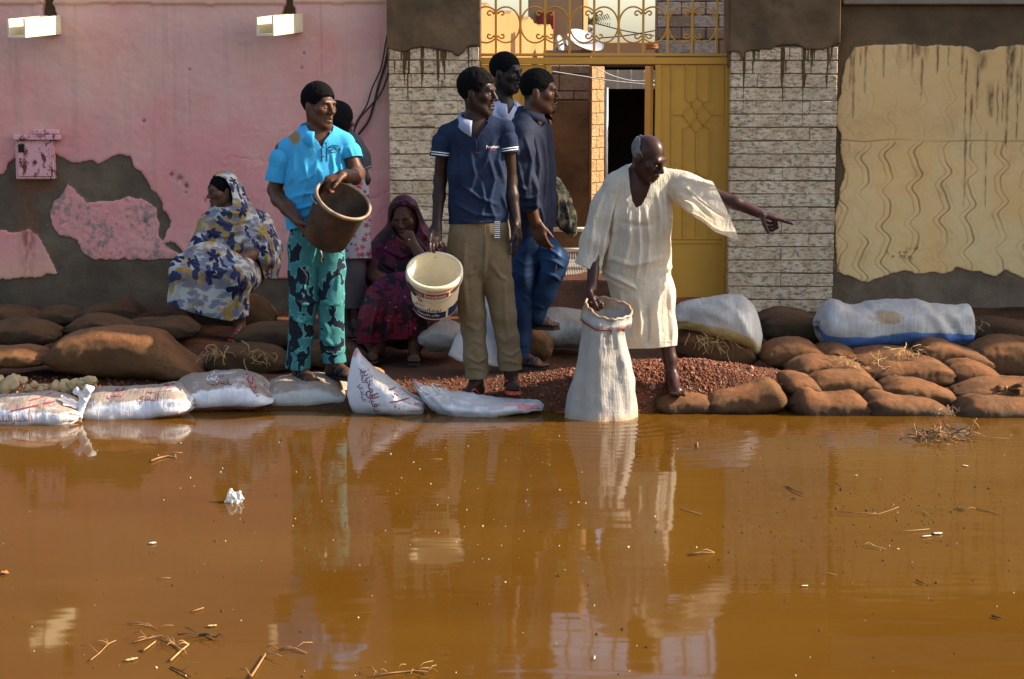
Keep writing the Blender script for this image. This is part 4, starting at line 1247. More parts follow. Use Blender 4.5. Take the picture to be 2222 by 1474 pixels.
def dish(px, py, Y, rad, aim, label):
    c = wp(px, py, Y)
    t = tag(empty('satellite_dish', c), label, 'satellite dish', 'satellite dishes on the roof ledge')
    q = Vector(aim).normalized().to_track_quat('Z', 'Y').to_matrix().to_4x4()
    Mx = Matrix.Translation(c) @ q
    prof = [(rad * s, .28 * rad * s * s) for s in (0.02, .25, .5, .75, .95, 1.0)]
    prof += [(rad * 1.0, .30 * rad), (rad * .97, .28 * rad - .012)] + [(rad * s, .28 * rad * s * s - .014) for s in (.75, .5, .25, .02)]
    MB().lathe(prof, Mx, 32).build('reflector', M['dish'], t, smooth=True)
    MB().tube([Mx @ Vector((rad * .8, 0, .18 * rad)), Mx @ Vector((0, 0, rad * .95))], .012, 6).tube([Mx @ Vector((0, 0, rad * .88)), Mx @ Vector((0, 0, rad * 1.1))], .03, 8).build('feed_arm', M['metal_grey'], t)
    MB().tube([Mx @ Vector((0, 0, -.01)), Vector((c.x, c.y + .1, c.z - rad * .75 - .05))], .02, 8).build('mast', M['metal_grey'], t)
dish(1266, 97, 19.05, .185, (.35, -.45, .85), 'large pale satellite dish tilted up behind the grille')
dish(1211, 96, 19.15, .085, (.9, -.4, .15), 'small pale satellite dish left of the large one')
wire('washing_line', [(1196, 155), (1260, 165), (1330, 176), (1420, 185)], .004, M['wire_pale'], 'lower pale wire strung across the yard behind the gate', 15.4, 'wire', 'wires in the yard')
wire('washing_line', [(1290, 146), (1330, 165), (1375, 176), (1420, 175)], .004, M['wire_pale'], 'upper pale wire sagging from the brick corner to the gate', 15.5, 'wire', 'wires in the yard')
for (a_, b_), lb in (([(1290, 50), (1420, 78)], 'upper thin power line in the sky behind the grille'), ([(1285, 84), (1425, 66)], 'lower thin power line crossing the sky behind the grille')):
    wire('power_line', [a_, ((a_[0] + b_[0]) / 2, (a_[1] + b_[1]) / 2 + 3), b_], .006, M['cable'], lb, 20.5, 'wire', 'power lines')
# steel bed frame standing in the yard
t = tag(empty('bed_frame', wp(1245, 640, 15.7)), 'white steel bed frame with wire mesh standing inside the gate', 'bed frame')
zf = wp(1240, 606, 15.4).z; zh = wp(1240, 498, 15.9).z; zl = .1
xa, xb = wp(1192, 600, 15.4).x, wp(1330, 600, 15.4).x
MB().bbox((xa, 15.38, zf - .018), (xb, 15.42, zf + .018), .004).build('front_rail', M['white_metal'], t)
MB().bbox((xa, 16.1, zf + .05), (xb, 16.14, zf + .08), .004).build('back_rail', M['white_metal'], t)
MB().tube([(xa, 15.9, zh), (xb, 15.9, zh)], .018, 10).build('top_tube', M['white_metal'], t, smooth=True)
MB().tube([(xa, 15.85, zh - .16), (xb, 15.85, zh - .16)], .016, 10).build('middle_tube', M['white_metal'], t, smooth=True)
for X in (xa + .01, xb - .01):
    for yy, zz in ((15.4, zf), (15.9, zh)):
        MB().tube([(X, yy, zl), (X, yy, zz)], .016, 8).build('leg', M['white_metal'], t, smooth=True)
mb = MB()
for k in range(26):
    X = xa + (xb - xa) * k / 25
    mb.bar((X, 15.42, zf + .004), (X, 16.1, zf + .055), .005, .004, up=(0, 0, 1))
for k in range(14):
    yy = 15.44 + .65 * k / 13
    mb.bar((xa, yy, zf + .007 + (yy - 15.42) * .075), (xb, yy, zf + .007 + (yy - 15.42) * .075), .005, .004, up=(0, 0, 1))
tag(mb.build('wire_mesh', M['white_metal'], t), kind='stuff')
mb = MB()
for k in range(26):
    X = xa + (xb - xa) * k / 25
    mb.bar((X, 15.85, zh - .16), (X, 15.78, zf + .06), .004, .004, up=(0, -1, 0))
for k in range(9):
    s = k / 8
    mb.bar((xa, 15.85 - .07 * s, zh - .16 + (zf + .06 - zh + .16) * s), (xb, 15.85 - .07 * s, zh - .16 + (zf + .06 - zh + .16) * s), .004, .004, up=(0, -1, 0))
tag(mb.build('wire_mesh', M['white_metal'], t), kind='stuff')
# a bit of palm behind the tower
t = tag(empty('palm_tree', wp(1283, 120, 26)), 'sprig of palm leaves beside the tower house', 'tree')
c = wp(1279, 46, 26)
MB().tube([(c.x, 26, 0), (c.x, 26, c.z)], .06, 8).build('trunk', M['twig_dark'], t)
b_ = NB('palm_green'); M['palm_green'] = b_.done(b_.bsdf(b_.mix(b_.noise(b_.obj(), 8, 2), (.05, .08, .025), (.10, .12, .04)), .6))
mb = MB()
for k in range(10):
    a_ = k * .63; ln = .22 + .08 * random.random()
    tip = Vector((c.x + math.cos(a_) * ln, 26 + math.sin(a_) * ln, c.z + random.uniform(-.12, .18)))
    for s in range(9):
        f = (s + 1) / 9; p_ = Vector((c.x, 26, c.z)) * (1 - f) + tip * f
        for sg in (-1, 1):
            e_ = p_ + Vector((-math.sin(a_) * sg * .07, math.cos(a_) * sg * .07, -.05))
            mb.add([p_, p_ + Vector((.012, 0, .012)), e_], [(0, 1, 2)])
mb.build('crown', M['palm_green'], t)
def vnormals(V, F):
    a, b, c = V[F[:, 0]], V[F[:, 1]], V[F[:, 2]]
    n = np.cross(b - a, c - a); N = np.zeros_like(V)
    for k in range(F.shape[1]):
        for j in range(3): N[:, j] += np.bincount(F[:, k], n[:, j], len(V))
    return N / (np.linalg.norm(N, axis=1, keepdims=True) + 1e-12)
def seg_d(px, py, a, b):
    t = np.clip(((px - a[0]) * (b[0] - a[0]) + (py - a[1]) * (b[1] - a[1])) / max((b[0] - a[0]) ** 2 + (b[1] - a[1]) ** 2, 1e-9), 0, 1)
    return np.hypot(px - a[0] - t * (b[0] - a[0]), py - a[1] - t * (b[1] - a[1])), t
def poly_sd(px, py, poly):
    d = np.full(px.shape, 1e9)
    for a, b in zip(poly, poly[1:] + poly[:1]): d = np.minimum(d, seg_d(px, py, a, b)[0])
    return np.where(inpoly(px, py, poly), -d, d)
def pushed(folds, amp=1.7):
    """folds: polylines over the cloth as seen from the street with height (mm) and width (px): [(pts, h, w)]"""
    def f(V, F):
        N = vnormals(V, F); px, py = proj(V)
        h = np.zeros(len(V))
        for pts, a, w_ in folds:
            d = np.full(len(V), 1e9); tt = np.zeros(len(V))
            for i, (p, q) in enumerate(zip(pts[:-1], pts[1:])):
                dd, t = seg_d(px, py, p, q)
                m = dd < d; d[m] = dd[m]; tt[m] = (i + t[m]) / (len(pts) - 1)
            taper = np.clip(4 * tt * (1 - tt) + .25, 0, 1)
            h += a * .001 * taper * np.exp(-(d / (w_ * .72)) ** 2)
        front = np.clip(-N[:, 1] * 1.5 + .5, 0, 1)
        return V + N * (amp * h * front)[:, None]
    return f
# ------------------------------------------------------------------ sandbags
def smooth_interp(t, xs, ys):
    xs = np.asarray(xs, float); ys = np.asarray(ys, float)
    d = np.gradient(ys, xs) if len(xs) > 2 else np.zeros_like(ys)
    i = np.clip(np.searchsorted(xs, t) - 1, 0, len(xs) - 2)
    h = xs[i + 1] - xs[i]; s = (t - xs[i]) / h
    return (ys[i] * (1 + 2 * s) * (1 - s) ** 2 + ys[i + 1] * s * s * (3 - 2 * s) + h * d[i] * s * (1 - s) ** 2 - h * d[i + 1] * s * s * (1 - s))
def sack(name, secs, Y, depth, mat, label=None, seed=0, wr=1.0, group=None, cat='sandbag', parent=None, close=(7, 7), nr=64, na=44, ex=2.5, gather=(1.0, 1.0), lean=0.0, dY=None, folds=None):
    """a filled sack lying across the view; secs: (x, y top, y bottom[, half depth]) read along its length"""
    xs = [s[0] for s in secs]
    tt = np.linspace(xs[0], xs[-1], nr)
    yt = smooth_interp(tt, xs, [s[1] for s in secs]); yb = smooth_interp(tt, xs, [s[2] for s in secs])
    dp = smooth_interp(tt, xs, [s[3] if len(s) > 3 else depth for s in secs])
    s = np.linspace(-1, 1, nr)
    e = np.where(s < 0, (1 - np.abs(s) ** close[0]).clip(0) ** (1 / 2.2), (1 - np.abs(s) ** close[1]).clip(0) ** (1 / 2.2)).clip(.10, 1)
    V = np.zeros((nr, na, 3)); AR = np.zeros((nr, na)); UV = np.zeros((nr, na, 2))
    th = np.linspace(-np.pi, np.pi, na, endpoint=False)
    r0 = np.random.default_rng(seed)
    u = 0; last = None
    for i in range(nr):
        Yi = Y + (dY if dY is None else 0 or 0) if dY is not None and False else Y + (lean * (i / (nr - 1) - .5))
        a, c = at(tt[i], yt[i], Yi), at(tt[i], yb[i], Yi)
        m = (a + c) / 2; hz = (a[2] - c[2]) / 2 * e[i]; dd = dp[i] * (.35 + .65 * e[i])
        cs, sn = np.cos(th), np.sin(th)                 # th = 0 faces the camera, +90 deg is up
        yy = -np.sign(cs) * np.abs(cs) ** (2 / ex) * dd
        zz = np.sign(sn) * np.abs(sn) ** (2 / ex) * hz
        V[i, :, 0] = m[0]; V[i, :, 1] = m[1] + yy; V[i, :, 2] = m[2] + zz
        if last is not None: u += np.linalg.norm(m - last)
        last = m
        per = 2 * (dd + hz) * 1.4
        AR[i] = (th + np.pi) / (2 * np.pi); UV[i, :, 0] = u; UV[i, :, 1] = AR[i] * per
    P = V.reshape(-1, 3)
    cen = V.mean(1, keepdims=True)
    nrm = V - cen; nrm /= np.linalg.norm(nrm, axis=-1, keepdims=True) + 1e-9
    ph = r0.uniform(0, 6.28); k = r0.integers(6, 10)
    fold = np.cos(k * th[None, :] + ph + 2 * s[:, None]) + .6 * np.cos((2 * k + 3) * th[None, :] + 2 * ph)
    gw = np.where(s < 0, gather[0], gather[1]) * np.abs(s) ** 5
    disp = wr * (.013 * fbm(P + seed * 3.1, 5, 2, seed).reshape(nr, na) + .0055 * fbm((P + seed) * np.array((.55, 1, 1.6)), 19, 3, seed + 5).reshape(nr, na) + .0022 * fbm(P, 42, 2, seed + 6).reshape(nr, na)) + .012 * gw[:, None] * fold
    V = V + nrm * disp[..., None] * np.minimum(1, 4 * e)[:, None, None]
    V[:, :, 0] += wr * .012 * fbm(P + 50, 7, 2, seed + 9).reshape(nr, na) * np.abs(s)[:, None]
    V = V.reshape(-1, 3)
    F = []
    idx = np.arange(nr * na).reshape(nr, na)
    q = np.stack([idx[:-1, :], idx[1:, :], np.roll(idx[1:, :], -1, 1), np.roll(idx[:-1, :], -1, 1)], -1).reshape(-1, 4)
    V = np.concatenate([V, [V[idx[0]].mean(0)], [V[idx[-1]].mean(0)]])
    F = [tuple(f) for f in q[:, ::-1]]
    for kk in range(na):
        F.append((nr * na, idx[0, kk], idx[0, (kk + 1) % na])); F.append((nr * na + 1, idx[-1, (kk + 1) % na], idx[-1, kk]))
    ar = np.concatenate([AR.ravel(), [0.5, 0.5]]); uv = np.concatenate([UV.reshape(-1, 2), [[0, 0], [u, 0]]])
    Fq = np.array([f for f in F if len(f) == 4])
    if np.sum(vnormals(V, Fq) * (V - V.mean(0))) < 0: F = [tuple(reversed(f)) for f in F]; Fq = Fq[:, ::-1]
    if folds: V = pushed(folds, 1.0)(V, Fq)
    o = mesh_np(name, V, F, M[mat], parent, attrs={'around': ar}, uv=uv)
    if label: tag(o, label, cat, group)
    return o

def surf(o):
    """BVH of an object's mesh in world space"""
    w0 = wloc(o)
    me = o.data
    return BVHTree.FromPolygons([v.co + w0 for v in me.vertices], [p.vertices[:] for p in me.polygons])
AR_FORMS = {}
def text_mesh(body, size):
    c = bpy.data.curves.new('lettering', 'FONT'); c.body = body; c.size = size; c.align_x = 'CENTER'; c.align_y = 'CENTER'; c.resolution_u = 3
    ob = bpy.data.objects.new('lettering', c); col.objects.link(ob)
    dg = bpy.context.evaluated_depsgraph_get()
    me = bpy.data.meshes.new_from_object(ob.evaluated_get(dg))
    bpy.data.objects.remove(ob); bpy.data.curves.remove(c)
    V = np.array([v.co[:] for v in me.vertices]); F = [tuple(p.vertices) for p in me.polygons]
    bpy.data.meshes.remove(me)
    return V, F
def decal_pts(tree, V2, px, py, rot, Y, sx=1.0, off=.004, shear=0.0, dirv=(0, 1, 0)):
    """lays flat drawing coordinates (metres) on a surface, seen from the street at (px, py)"""
    c = at(px, py, Y); ca, sa = math.cos(rot), math.sin(rot)
    out = []
    d = Vector(dirv).normalized()
    for x, y in V2[:, :2]:
        x = x * sx + shear * y
        p = Vector((c[0] + ca * x - sa * y, Y, c[2] + sa * x + ca * y))
        loc, n, i, dist = tree.ray_cast(p - d * 1.2, d, 3.0)
        if loc is None:
            loc, n, i, dist = tree.find_nearest(p)
        out.append(loc - d * off)
    return np.array([v[:] for v in out])
def lettering(o, body, size, px, py, mat, rot=0.0, Y=None, sx=1.0, name='lettering', parent=None, off=.004):
    tree = surf(o)
    V, F = text_mesh(body, size)
    Yc = Y if Y is not None else wloc(o).y
    P = decal_pts(tree, V, px, py, rot, Yc, sx, off)
    return mesh_np(name, P, F, M[mat], parent or o, smooth=False)
def patch(o, quads, mat, px, py, rot=0.0, Y=None, name='print', off=.003, n=8):
    """printed shapes: list of (x, y, w, h) rectangles in metres laid on the surface"""
    tree = surf(o); V = []; F = []
    for x, y, w_, h_ in quads:
        b0 = len(V)
        for i in range(n + 1):
            for j in range(3):
                V.append((x + w_ * (i / n - .5), y + h_ * (j / 2 - .5), 0))
        for i in range(n):
            for j in range(2):
                k = b0 + i * 3 + j; F.append((k, k + 3, k + 4, k + 1))
    P = decal_pts(tree, np.array(V), px, py, rot, Y if Y is not None else wloc(o).y, 1, off)
    return mesh_np(name, P, F, M[mat], o, smooth=True)
# Arabic letters in their joined forms, written from right to left
def arab(seq): return ''.join(chr(c) for c in reversed(seq))
AL, AF = 0xFE8D, 0xFE8E
T_KHABBAZ = arab([0xFE8D, 0xFEDF, 0xFEA8, 0xFE92, 0xFE8E, 0xFEAF])                      # al-khabbaz
T_BALADI = arab([0xFE8D, 0xFEDF, 0xFE92, 0xFEE0, 0xFEAA, 0xFEF1])                       # al-baladi
T_DAQIQ = arab([0xFEA9, 0xFED7, 0xFEF4, 0xFED6])                                        # daqiq
T_MAKHABIZ = arab([0xFEDF, 0xFEE0, 0xFEE4, 0xFEA8, 0xFE8E, 0xFE91, 0xFEB0])             # lil-makhabiz
T_SUPER = arab([0xFEB3, 0xFEEE, 0xFE91, 0xFEAE])                                        # super
T_BUMASTIK = arab([0xFE91, 0xFEEE, 0xFEE3, 0xFE8E, 0xFEB3, 0xFE98, 0xFEF4, 0xFEDA])     # bumastik
T_TILA = arab([0xFEC3, 0xFEFC, 0xFE80])                                                 # tila'
T_BILASTIK = arab([0xFE91, 0xFEFC, 0xFEB3, 0xFE98, 0xFEF4, 0xFEDA])

GW = 'white woven sacks along the waterline'
w1 = sack('sandbag', [(-80, 866, 936), (0, 858, 936), (80, 852, 934), (140, 862, 928), (182, 880, 918)], 10.62, .21, 'sack_redstripe', 'white sack with red lettering at the left edge, knotted at its right end', 1, 1.4, GW, gather=(1, 2.4), folds=[([(90, 890), (130, 900), (176, 890)], 12, 5), ([(100, 915), (140, 908), (178, 896)], 12, 5), ([(60, 870), (120, 876), (174, 884)], -8, 5), ([(120, 925), (155, 912), (180, 900)], 10, 4)])
w2 = sack('sandbag', [(176, 880, 926), (196, 855, 926), (260, 843, 922), (330, 837, 912), (400, 838, 898), (424, 856, 890)], 10.80, .21, 'sack_redstripe', 'white sack with a dark red bottom stripe, second from the left edge', 2, 1.2, GW)
w3 = sack('sandbag', [(360, 846, 886), (398, 824, 890), (450, 813, 888), (520, 808, 886), (562, 822, 884), (600, 850, 874)], 11.0, .21, 'sack_redstripe', 'white sack with a red label on top, left of the boy\'s feet', 3, 1.2, GW)
w4 = sack('sandbag', [(563, 838, 872), (590, 824, 882), (650, 816, 886), (700, 814, 884), (738, 824, 880), (762, 846, 876)], 11.14, .22, 'sack_plain', 'plain muddy white sack under the boy\'s sandals', 4, 1.0, GW)
w5 = sack('sandbag', [(755, 806, 900, .04), (764, 774, 902, .05), (772, 754, 902, .055), (788, 772, 902, .08), (818, 802, 902, .13), (850, 824, 902, .16), (885, 848, 900, .15), (908, 862, 898, .11), (922, 872, 892, .05)], 10.83, .12, 'sack_peak', 'white sack with one corner standing up in a peak, red Arabic print', 5, 1.0, GW, close=(14, 9), gather=(.2, 2.0))
w6 = sack('sandbag', [(896, 818, 828, .02), (915, 832, 868, .035), (940, 842, 898, .06), (980, 856, 908, .10), (1040, 866, 908, .14), (1100, 868, 902, .14), (1145, 870, 894, .09), (1180, 876, 888, .03)], 10.80, .12, 'sack_peak', 'flattened torn white sack under the feet of the man in khaki trousers', 6, 1.8, GW, close=(10, 9), folds=[([(905, 830), (950, 870), (990, 900)], 16, 6), ([(925, 835), (985, 872), (1050, 880)], -12, 6), ([(985, 860), (1050, 884), (1130, 876)], 10, 6), ([(940, 880), (1000, 892), (1080, 895)], 9, 5)])
# knot and streamers on the first sack
t_ = w1
kn = Sdf(.006); c = at(176, 882, 10.55)
kn.cap(c, c + np.array((.02, 0, .05)), .022, .016, .02).cap(c + np.array((.02, 0, .05)), c + np.array((.045, -.01, .095)), .016, .028, .02).cap(c, c + np.array((-.01, -.02, -.05)), .022, .02, .02).cap(c + np.array((.02, 0, .05)), c + np.array((-.015, -.01, .085)), .014, .02, .02)
kn.noise(.009, 45, 3); kn.mesh('knot', M['sack_peak'], w1, uv=None)
mb = MB()
for dx, dz, dy in ((-.11, .045, -.03), (-.085, .02, -.05), (-.10, .06, -.02)):
    a_ = Vector(c); b_ = a_ + Vector((dx, dy, dz))
    mb.bar(a_, b_, .018, .004, up=(0, -.5, 1))
mb.build('tie', M['thin_plastic'], w1)
lettering(w1, T_KHABBAZ, .050, 52, 906, 'print_red', .04, 10.45); lettering(w1, T_BALADI, .050, 6, 907, 'print_red', .02, 10.45)
patch(w1, [(0, 0, .22, .008), (.05, .03, .14, .005)], 'print_red', 70, 882, .18, 10.45, name='printed_lines')
lettering(w2, T_BALADI, .048, 320, 864, 'print_red', -.02, 10.6)
lettering(w2, T_DAQIQ, .042, 246, 858, 'print_red', 0, 10.6)
patch(w2, [(0, 0, .14, .012), (.03, .025, .1, .009)], 'print_red', 345, 843, .05, 10.65, name='printed_lines')
patch(w3, [(0, 0, .05, .06)], 'print_red', 458, 824, -.25, 10.82, name='printed_label')
lettering(w3, T_DAQIQ, .035, 458, 824, 'print_white', -.25, 10.8, off=.006)
lettering(w3, T_MAKHABIZ, .060, 545, 833, 'print_red', -.9, 10.8)
lettering(w3, T_KHABBAZ, .05, 490, 828, 'print_maroon', -.1, 10.82)
lettering(w5, T_DAQIQ, .062, 812, 872, 'print_maroon', R(-74), 10.7); lettering(w5, T_MAKHABIZ, .062, 803, 835, 'print_maroon', R(-70), 10.7)
lettering(w5, T_KHABBAZ, .040, 786, 818, 'print_maroon', R(-82), 10.7); lettering(w5, T_BALADI, .040, 786, 856, 'print_maroon', R(-82), 10.7)
patch(w5, [(0, 0, .006, .13), (.022, .0, .006, .15), (.05, -.005, .006, .12), (.025, .035, .09, .006), (.03, -.03, .11, .006), (.085, -.02, .006, .08)], 'print_maroon', 853, 862, .15, 10.65, name='printed_building')
patch(w5, [(0, 0, .03, .05)], 'pink_print', 770, 764, -.3, 10.8, name='printed_corner')
patch(w5, [(0, 0, .02, .06)], 'pink_print', 905, 878, -.4, 10.7, name='printed_corner')
patch(w6, [(0, 0, .05, .025)], 'pink_print', 905, 828, -.5, 10.8, name='printed_corner')
patch(w6, [(0, 0, .16, .03), (.07, -.02, .12, .02)], 'pink_print', 1120, 874, -.1, 10.7, name='printed_corner')
mb = MB()
for k in range(26):
    a_ = Vector(at(928 + random.uniform(-12, 24), 848 + random.uniform(-6, 14), 10.72))
    mb.tube([a_, a_ + Vector((random.uniform(-.02, .03), -.02, random.uniform(.0, .03))), a_ + Vector((random.uniform(-.03, .05), -.035, random.uniform(-.01, .035)))], .0014, 3)
mb.build('fringe', M['print_white'], w6)

GB = 'burlap sandbags piled at the right'
BR = [  # sections, distance, label
 ([(1418, 862, 884), (1450, 853, 894), (1500, 850, 896), (1545, 858, 890)], 10.98, 'wet burlap sandbag at the waterline under the gravel, left of a longer one'),
 ([(1520, 862, 890), (1560, 846, 896), (1620, 834, 896), (1672, 824, 890), (1706, 842, 880)], 10.98, 'long burlap sandbag at the waterline with gravel spilling on its top'),
 ([(1706, 862, 890), (1724, 842, 902), (1790, 850, 908), (1856, 853, 908), (1885, 868, 898)], 10.96, 'burlap sandbag in the waterline row just right of the gravel heap'),
 ([(1868, 860, 892), (1890, 850, 904), (1950, 857, 912), (2020, 866, 914), (2068, 888, 908)], 10.92, 'burlap sandbag in the waterline row under the blue-striped sack, frayed right end'),
 ([(2066, 884, 902), (2092, 862, 914), (2150, 860, 920), (2222, 866, 922), (2310, 870, 922)], 10.88, 'burlap sandbag in the waterline row at the right edge'),
 ([(1690, 822, 842), (1712, 812, 850), (1745, 814, 854), (1775, 830, 850)], 11.18, 'small burlap sandbag wedged beside the gravel heap'),
 ([(1732, 835, 850), (1765, 814, 858), (1820, 805, 860), (1880, 811, 860), (1908, 832, 852)], 11.22, 'plump burlap sandbag in the second row, left one'),
 ([(1900, 834, 850), (1930, 820, 860), (1980, 822, 868), (2040, 838, 876), (2090, 862, 872)], 11.2, 'burlap sandbag in the second row, sloping down to the right'),
 ([(2062, 842, 852), (2105, 826, 866), (2160, 821, 872), (2222, 824, 878), (2310, 826, 880)], 11.2, 'burlap sandbag in the second row at the right edge, knotted'),
 ([(1702, 796, 808), (1738, 777, 816), (1800, 776, 818), (1850, 784, 816), (1885, 797, 808)], 11.55, 'burlap sandbag in the third row with torn strings at its right end'),
 ([(1864, 798, 810), (1900, 788, 826), (1960, 783, 832), (2030, 781, 834), (2066, 797, 828)], 11.5, 'burlap sandbag in the middle of the third row'),
 ([(2046, 790, 824), (2090, 781, 834), (2135, 792, 832), (2164, 812, 824)], 11.55, 'short dull burlap sandbag at the right of the third row'),
 ([(1645, 757, 782), (1690, 736, 794), (1732, 735, 794), (1770, 751, 788), (1790, 772, 780)], 11.9, 'rounded burlap sandbag behind the top of the gravel heap'),
 ([(1772, 760, 775), (1800, 745, 786), (1830, 750, 786), (1852, 765, 780)], 11.95, 'small burlap sandbag under the left half of the blue-striped sack'),
 ([(1834, 768, 786), (1890, 759, 796), (1955, 756, 798), (2004, 770, 790)], 11.85, 'burlap sandbag with loose jute strings under the blue-striped sack'),
 ([(1976, 752, 784), (2020, 738, 794), (2080, 750, 796), (2138, 772, 798), (2156, 786, 794)], 11.9, 'sunlit burlap sandbag under the flap of the blue-striped sack'),
 ([(2096, 752, 800), (2150, 735, 820), (2222, 734, 826), (2310, 735, 828)], 11.95, 'large dull burlap sandbag at the right edge, third from the top'),
 ([(1640, 685, 730), (1690, 671, 742), (1742, 676, 744), (1782, 694, 736)], 12.6, 'shaded burlap sandbag against the foot of the right pillar'),
 ([(2092, 704, 738), (2140, 689, 744), (2222, 698, 746), (2310, 702, 748)], 12.75, 'shaded burlap sandbag against the cream wall at the right edge'),
 ([(1458, 722, 768), (1530, 712, 790), (1600, 732, 794), (1646, 762, 784)], 12.0, 'burlap sandbag under the yellow-striped white sack'),
 ([(1730, 700, 735), (1770, 690, 742), (1830, 700, 745), (1880, 712, 740)], 12.75, 'burlap sandbag half hidden behind the blue-striped sack'),
]
bags_r = []
for i, (sc, Y, lb) in enumerate(BR):
    in_shade = Y > 12.3  # bags close to the wall take the burlap with painted shade
    bags_r.append(sack('sandbag', sc, Y, .22 + .02 * (i % 3), 'burlap_shaded' if in_shade else 'burlap', lb, 20 + i, 1.25, GB, close=(7, 7), ex=3.0, gather=(.7 + .6 * (i % 2), .7 + .6 * ((i + 1) % 2))))
def tied_mouth(o, px, py, Y, dx, dz, seed, mat):
    """gathered and tied mouth of a sack: a neck that flares into a ragged frill"""
    a = Vector(at(px, py, Y)); d = Vector((dx, -.25, dz)).normalized()
    Mt = Matrix.Translation(a) @ d.to_track_quat('Z', 'Y').to_matrix().to_4x4(); rr = random.Random(seed)
    V = []; F = []; n_ = 26; prof = [(.050, -.045), (.030, -.018), (.018, 0), (.020, .012), (.034, .035), (.046, .058), (.050, .075)]
    for j, (r_, z_) in enumerate(prof):
        for k in range(n_):
            t_ = 2 * math.pi * k / n_; w_ = 1 + .28 * math.sin(6 * t_ + seed) * (abs(j - 2) / 4) + rr.uniform(-.08, .08)
            V.append(Mt @ Vector((r_ * w_ * math.cos(t_), r_ * w_ * .6 * math.sin(t_), z_ + (rr.uniform(-.012, .012) if j == len(prof) - 1 else 0))))
    for j in range(len(prof) - 1):
        for k in range(n_): F.append((j * n_ + k, j * n_ + (k + 1) % n_, (j + 1) * n_ + (k + 1) % n_, (j + 1) * n_ + k))
    m = MB().add(V, F).build('tied_mouth', M[mat], o, smooth=True)
    m.modifiers.new('t', 'SOLIDIFY').thickness = .004
    MB().tube([Mt @ Vector((.022 * math.cos(t_), .016 * math.sin(t_), .002 * math.sin(3 * t_))) for t_ in np.linspace(0, 6.6, 16)], .004, 5).build('tie_string', M['straw'], m, smooth=True)
for i_, px_, py_, Y_, dx_, dz_ in ((3, 2066, 897, 10.85, .8, -.45), (7, 2086, 868, 11.1, .9, -.25), (8, 2185, 845, 10.98, .7, .1), (9, 1884, 803, 11.45, .9, .05), (15, 2152, 790, 11.8, .9, -.1), (10, 1868, 806, 11.4, -.9, .1), (14, 1838, 778, 11.75, -.9, .1)):
    tied_mouth(bags_r[i_], px_, py_, Y_, dx_, dz_, i_, 'burlap')
GL = 'burlap sandbags heaped along the pink wall'
BL = [
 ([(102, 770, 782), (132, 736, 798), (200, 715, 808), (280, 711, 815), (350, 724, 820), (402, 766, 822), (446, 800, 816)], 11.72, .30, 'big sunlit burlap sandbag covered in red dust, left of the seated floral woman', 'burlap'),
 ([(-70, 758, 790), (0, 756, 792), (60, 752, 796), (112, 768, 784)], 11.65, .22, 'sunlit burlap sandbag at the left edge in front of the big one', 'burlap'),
 ([(-50, 708, 745), (40, 694, 748), (100, 700, 746), (138, 718, 738)], 12.4, .24, 'dusty burlap sandbag at the left edge behind the sunlit ones', 'burlap_shaded'),
 ([(146, 702, 720), (190, 683, 726), (245, 689, 724), (294, 708, 716)], 12.6, .22, 'flat burlap sandbag behind the big sunlit one', 'burlap_shaded'),
 ([(-50, 668, 702), (20, 662, 706), (92, 678, 702)], 13.4, .22, 'shaded burlap sandbag at the left edge against the pink wall', 'burlap_shaded'),
 ([(82, 676, 698), (130, 668, 702), (186, 678, 698)], 13.5, .2, 'shaded pale burlap sandbag against the wall below the rust streak', 'burlap_shaded'),
 ([(158, 680, 694), (220, 658, 698), (300, 664, 700), (316, 680, 694)], 13.5, .22, 'shaded burlap sandbag with a curled open mouth against the wall', 'burlap_shaded'),
 ([(258, 700, 722), (320, 690, 730), (400, 694, 734), (430, 708, 726)], 12.8, .22, 'shaded burlap sandbag by the floral woman\'s left foot', 'burlap_shaded'),
 ([(296, 680, 696), (350, 670, 702), (410, 674, 704)], 13.5, .22, 'shaded burlap sandbag behind the floral woman\'s knees', 'burlap_shaded'),
 ([(380, 652, 716), (450, 634, 730), (540, 636, 732), (600, 662, 720)], 13.85, .26, 'burlap sandbag that the floral woman sits on', 'burlap_shaded'),
 ([(446, 768, 798), (500, 748, 808), (580, 750, 810), (630, 775, 802)], 11.95, .24, 'shaded burlap sandbag behind the white sacks, in front of the floral woman', 'burlap_shaded'),
 ([(510, 716, 744), (560, 702, 752), (640, 702, 754), (705, 720, 746)], 12.6, .24, 'shaded burlap sandbag behind the boy\'s legs', 'burlap_shaded'),
 ([(640, 745, 780), (700, 738, 792), (770, 742, 792), (800, 760, 784)], 12.1, .24, 'shaded burlap sandbag between the boy and the woman in magenta', 'burlap_shaded'),
 ([(800, 690, 750), (850, 680, 765), (920, 680, 765), (960, 696, 752)], 12.95, .25, 'burlap sandbag that the woman in magenta sits on', 'burlap_shaded'),
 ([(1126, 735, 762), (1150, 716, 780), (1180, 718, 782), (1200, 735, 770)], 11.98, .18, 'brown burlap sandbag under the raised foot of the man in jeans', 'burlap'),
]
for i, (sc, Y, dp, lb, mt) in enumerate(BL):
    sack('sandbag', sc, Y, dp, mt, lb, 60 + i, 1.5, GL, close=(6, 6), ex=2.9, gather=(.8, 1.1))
GS = 'white sacks lying on the sandbags'
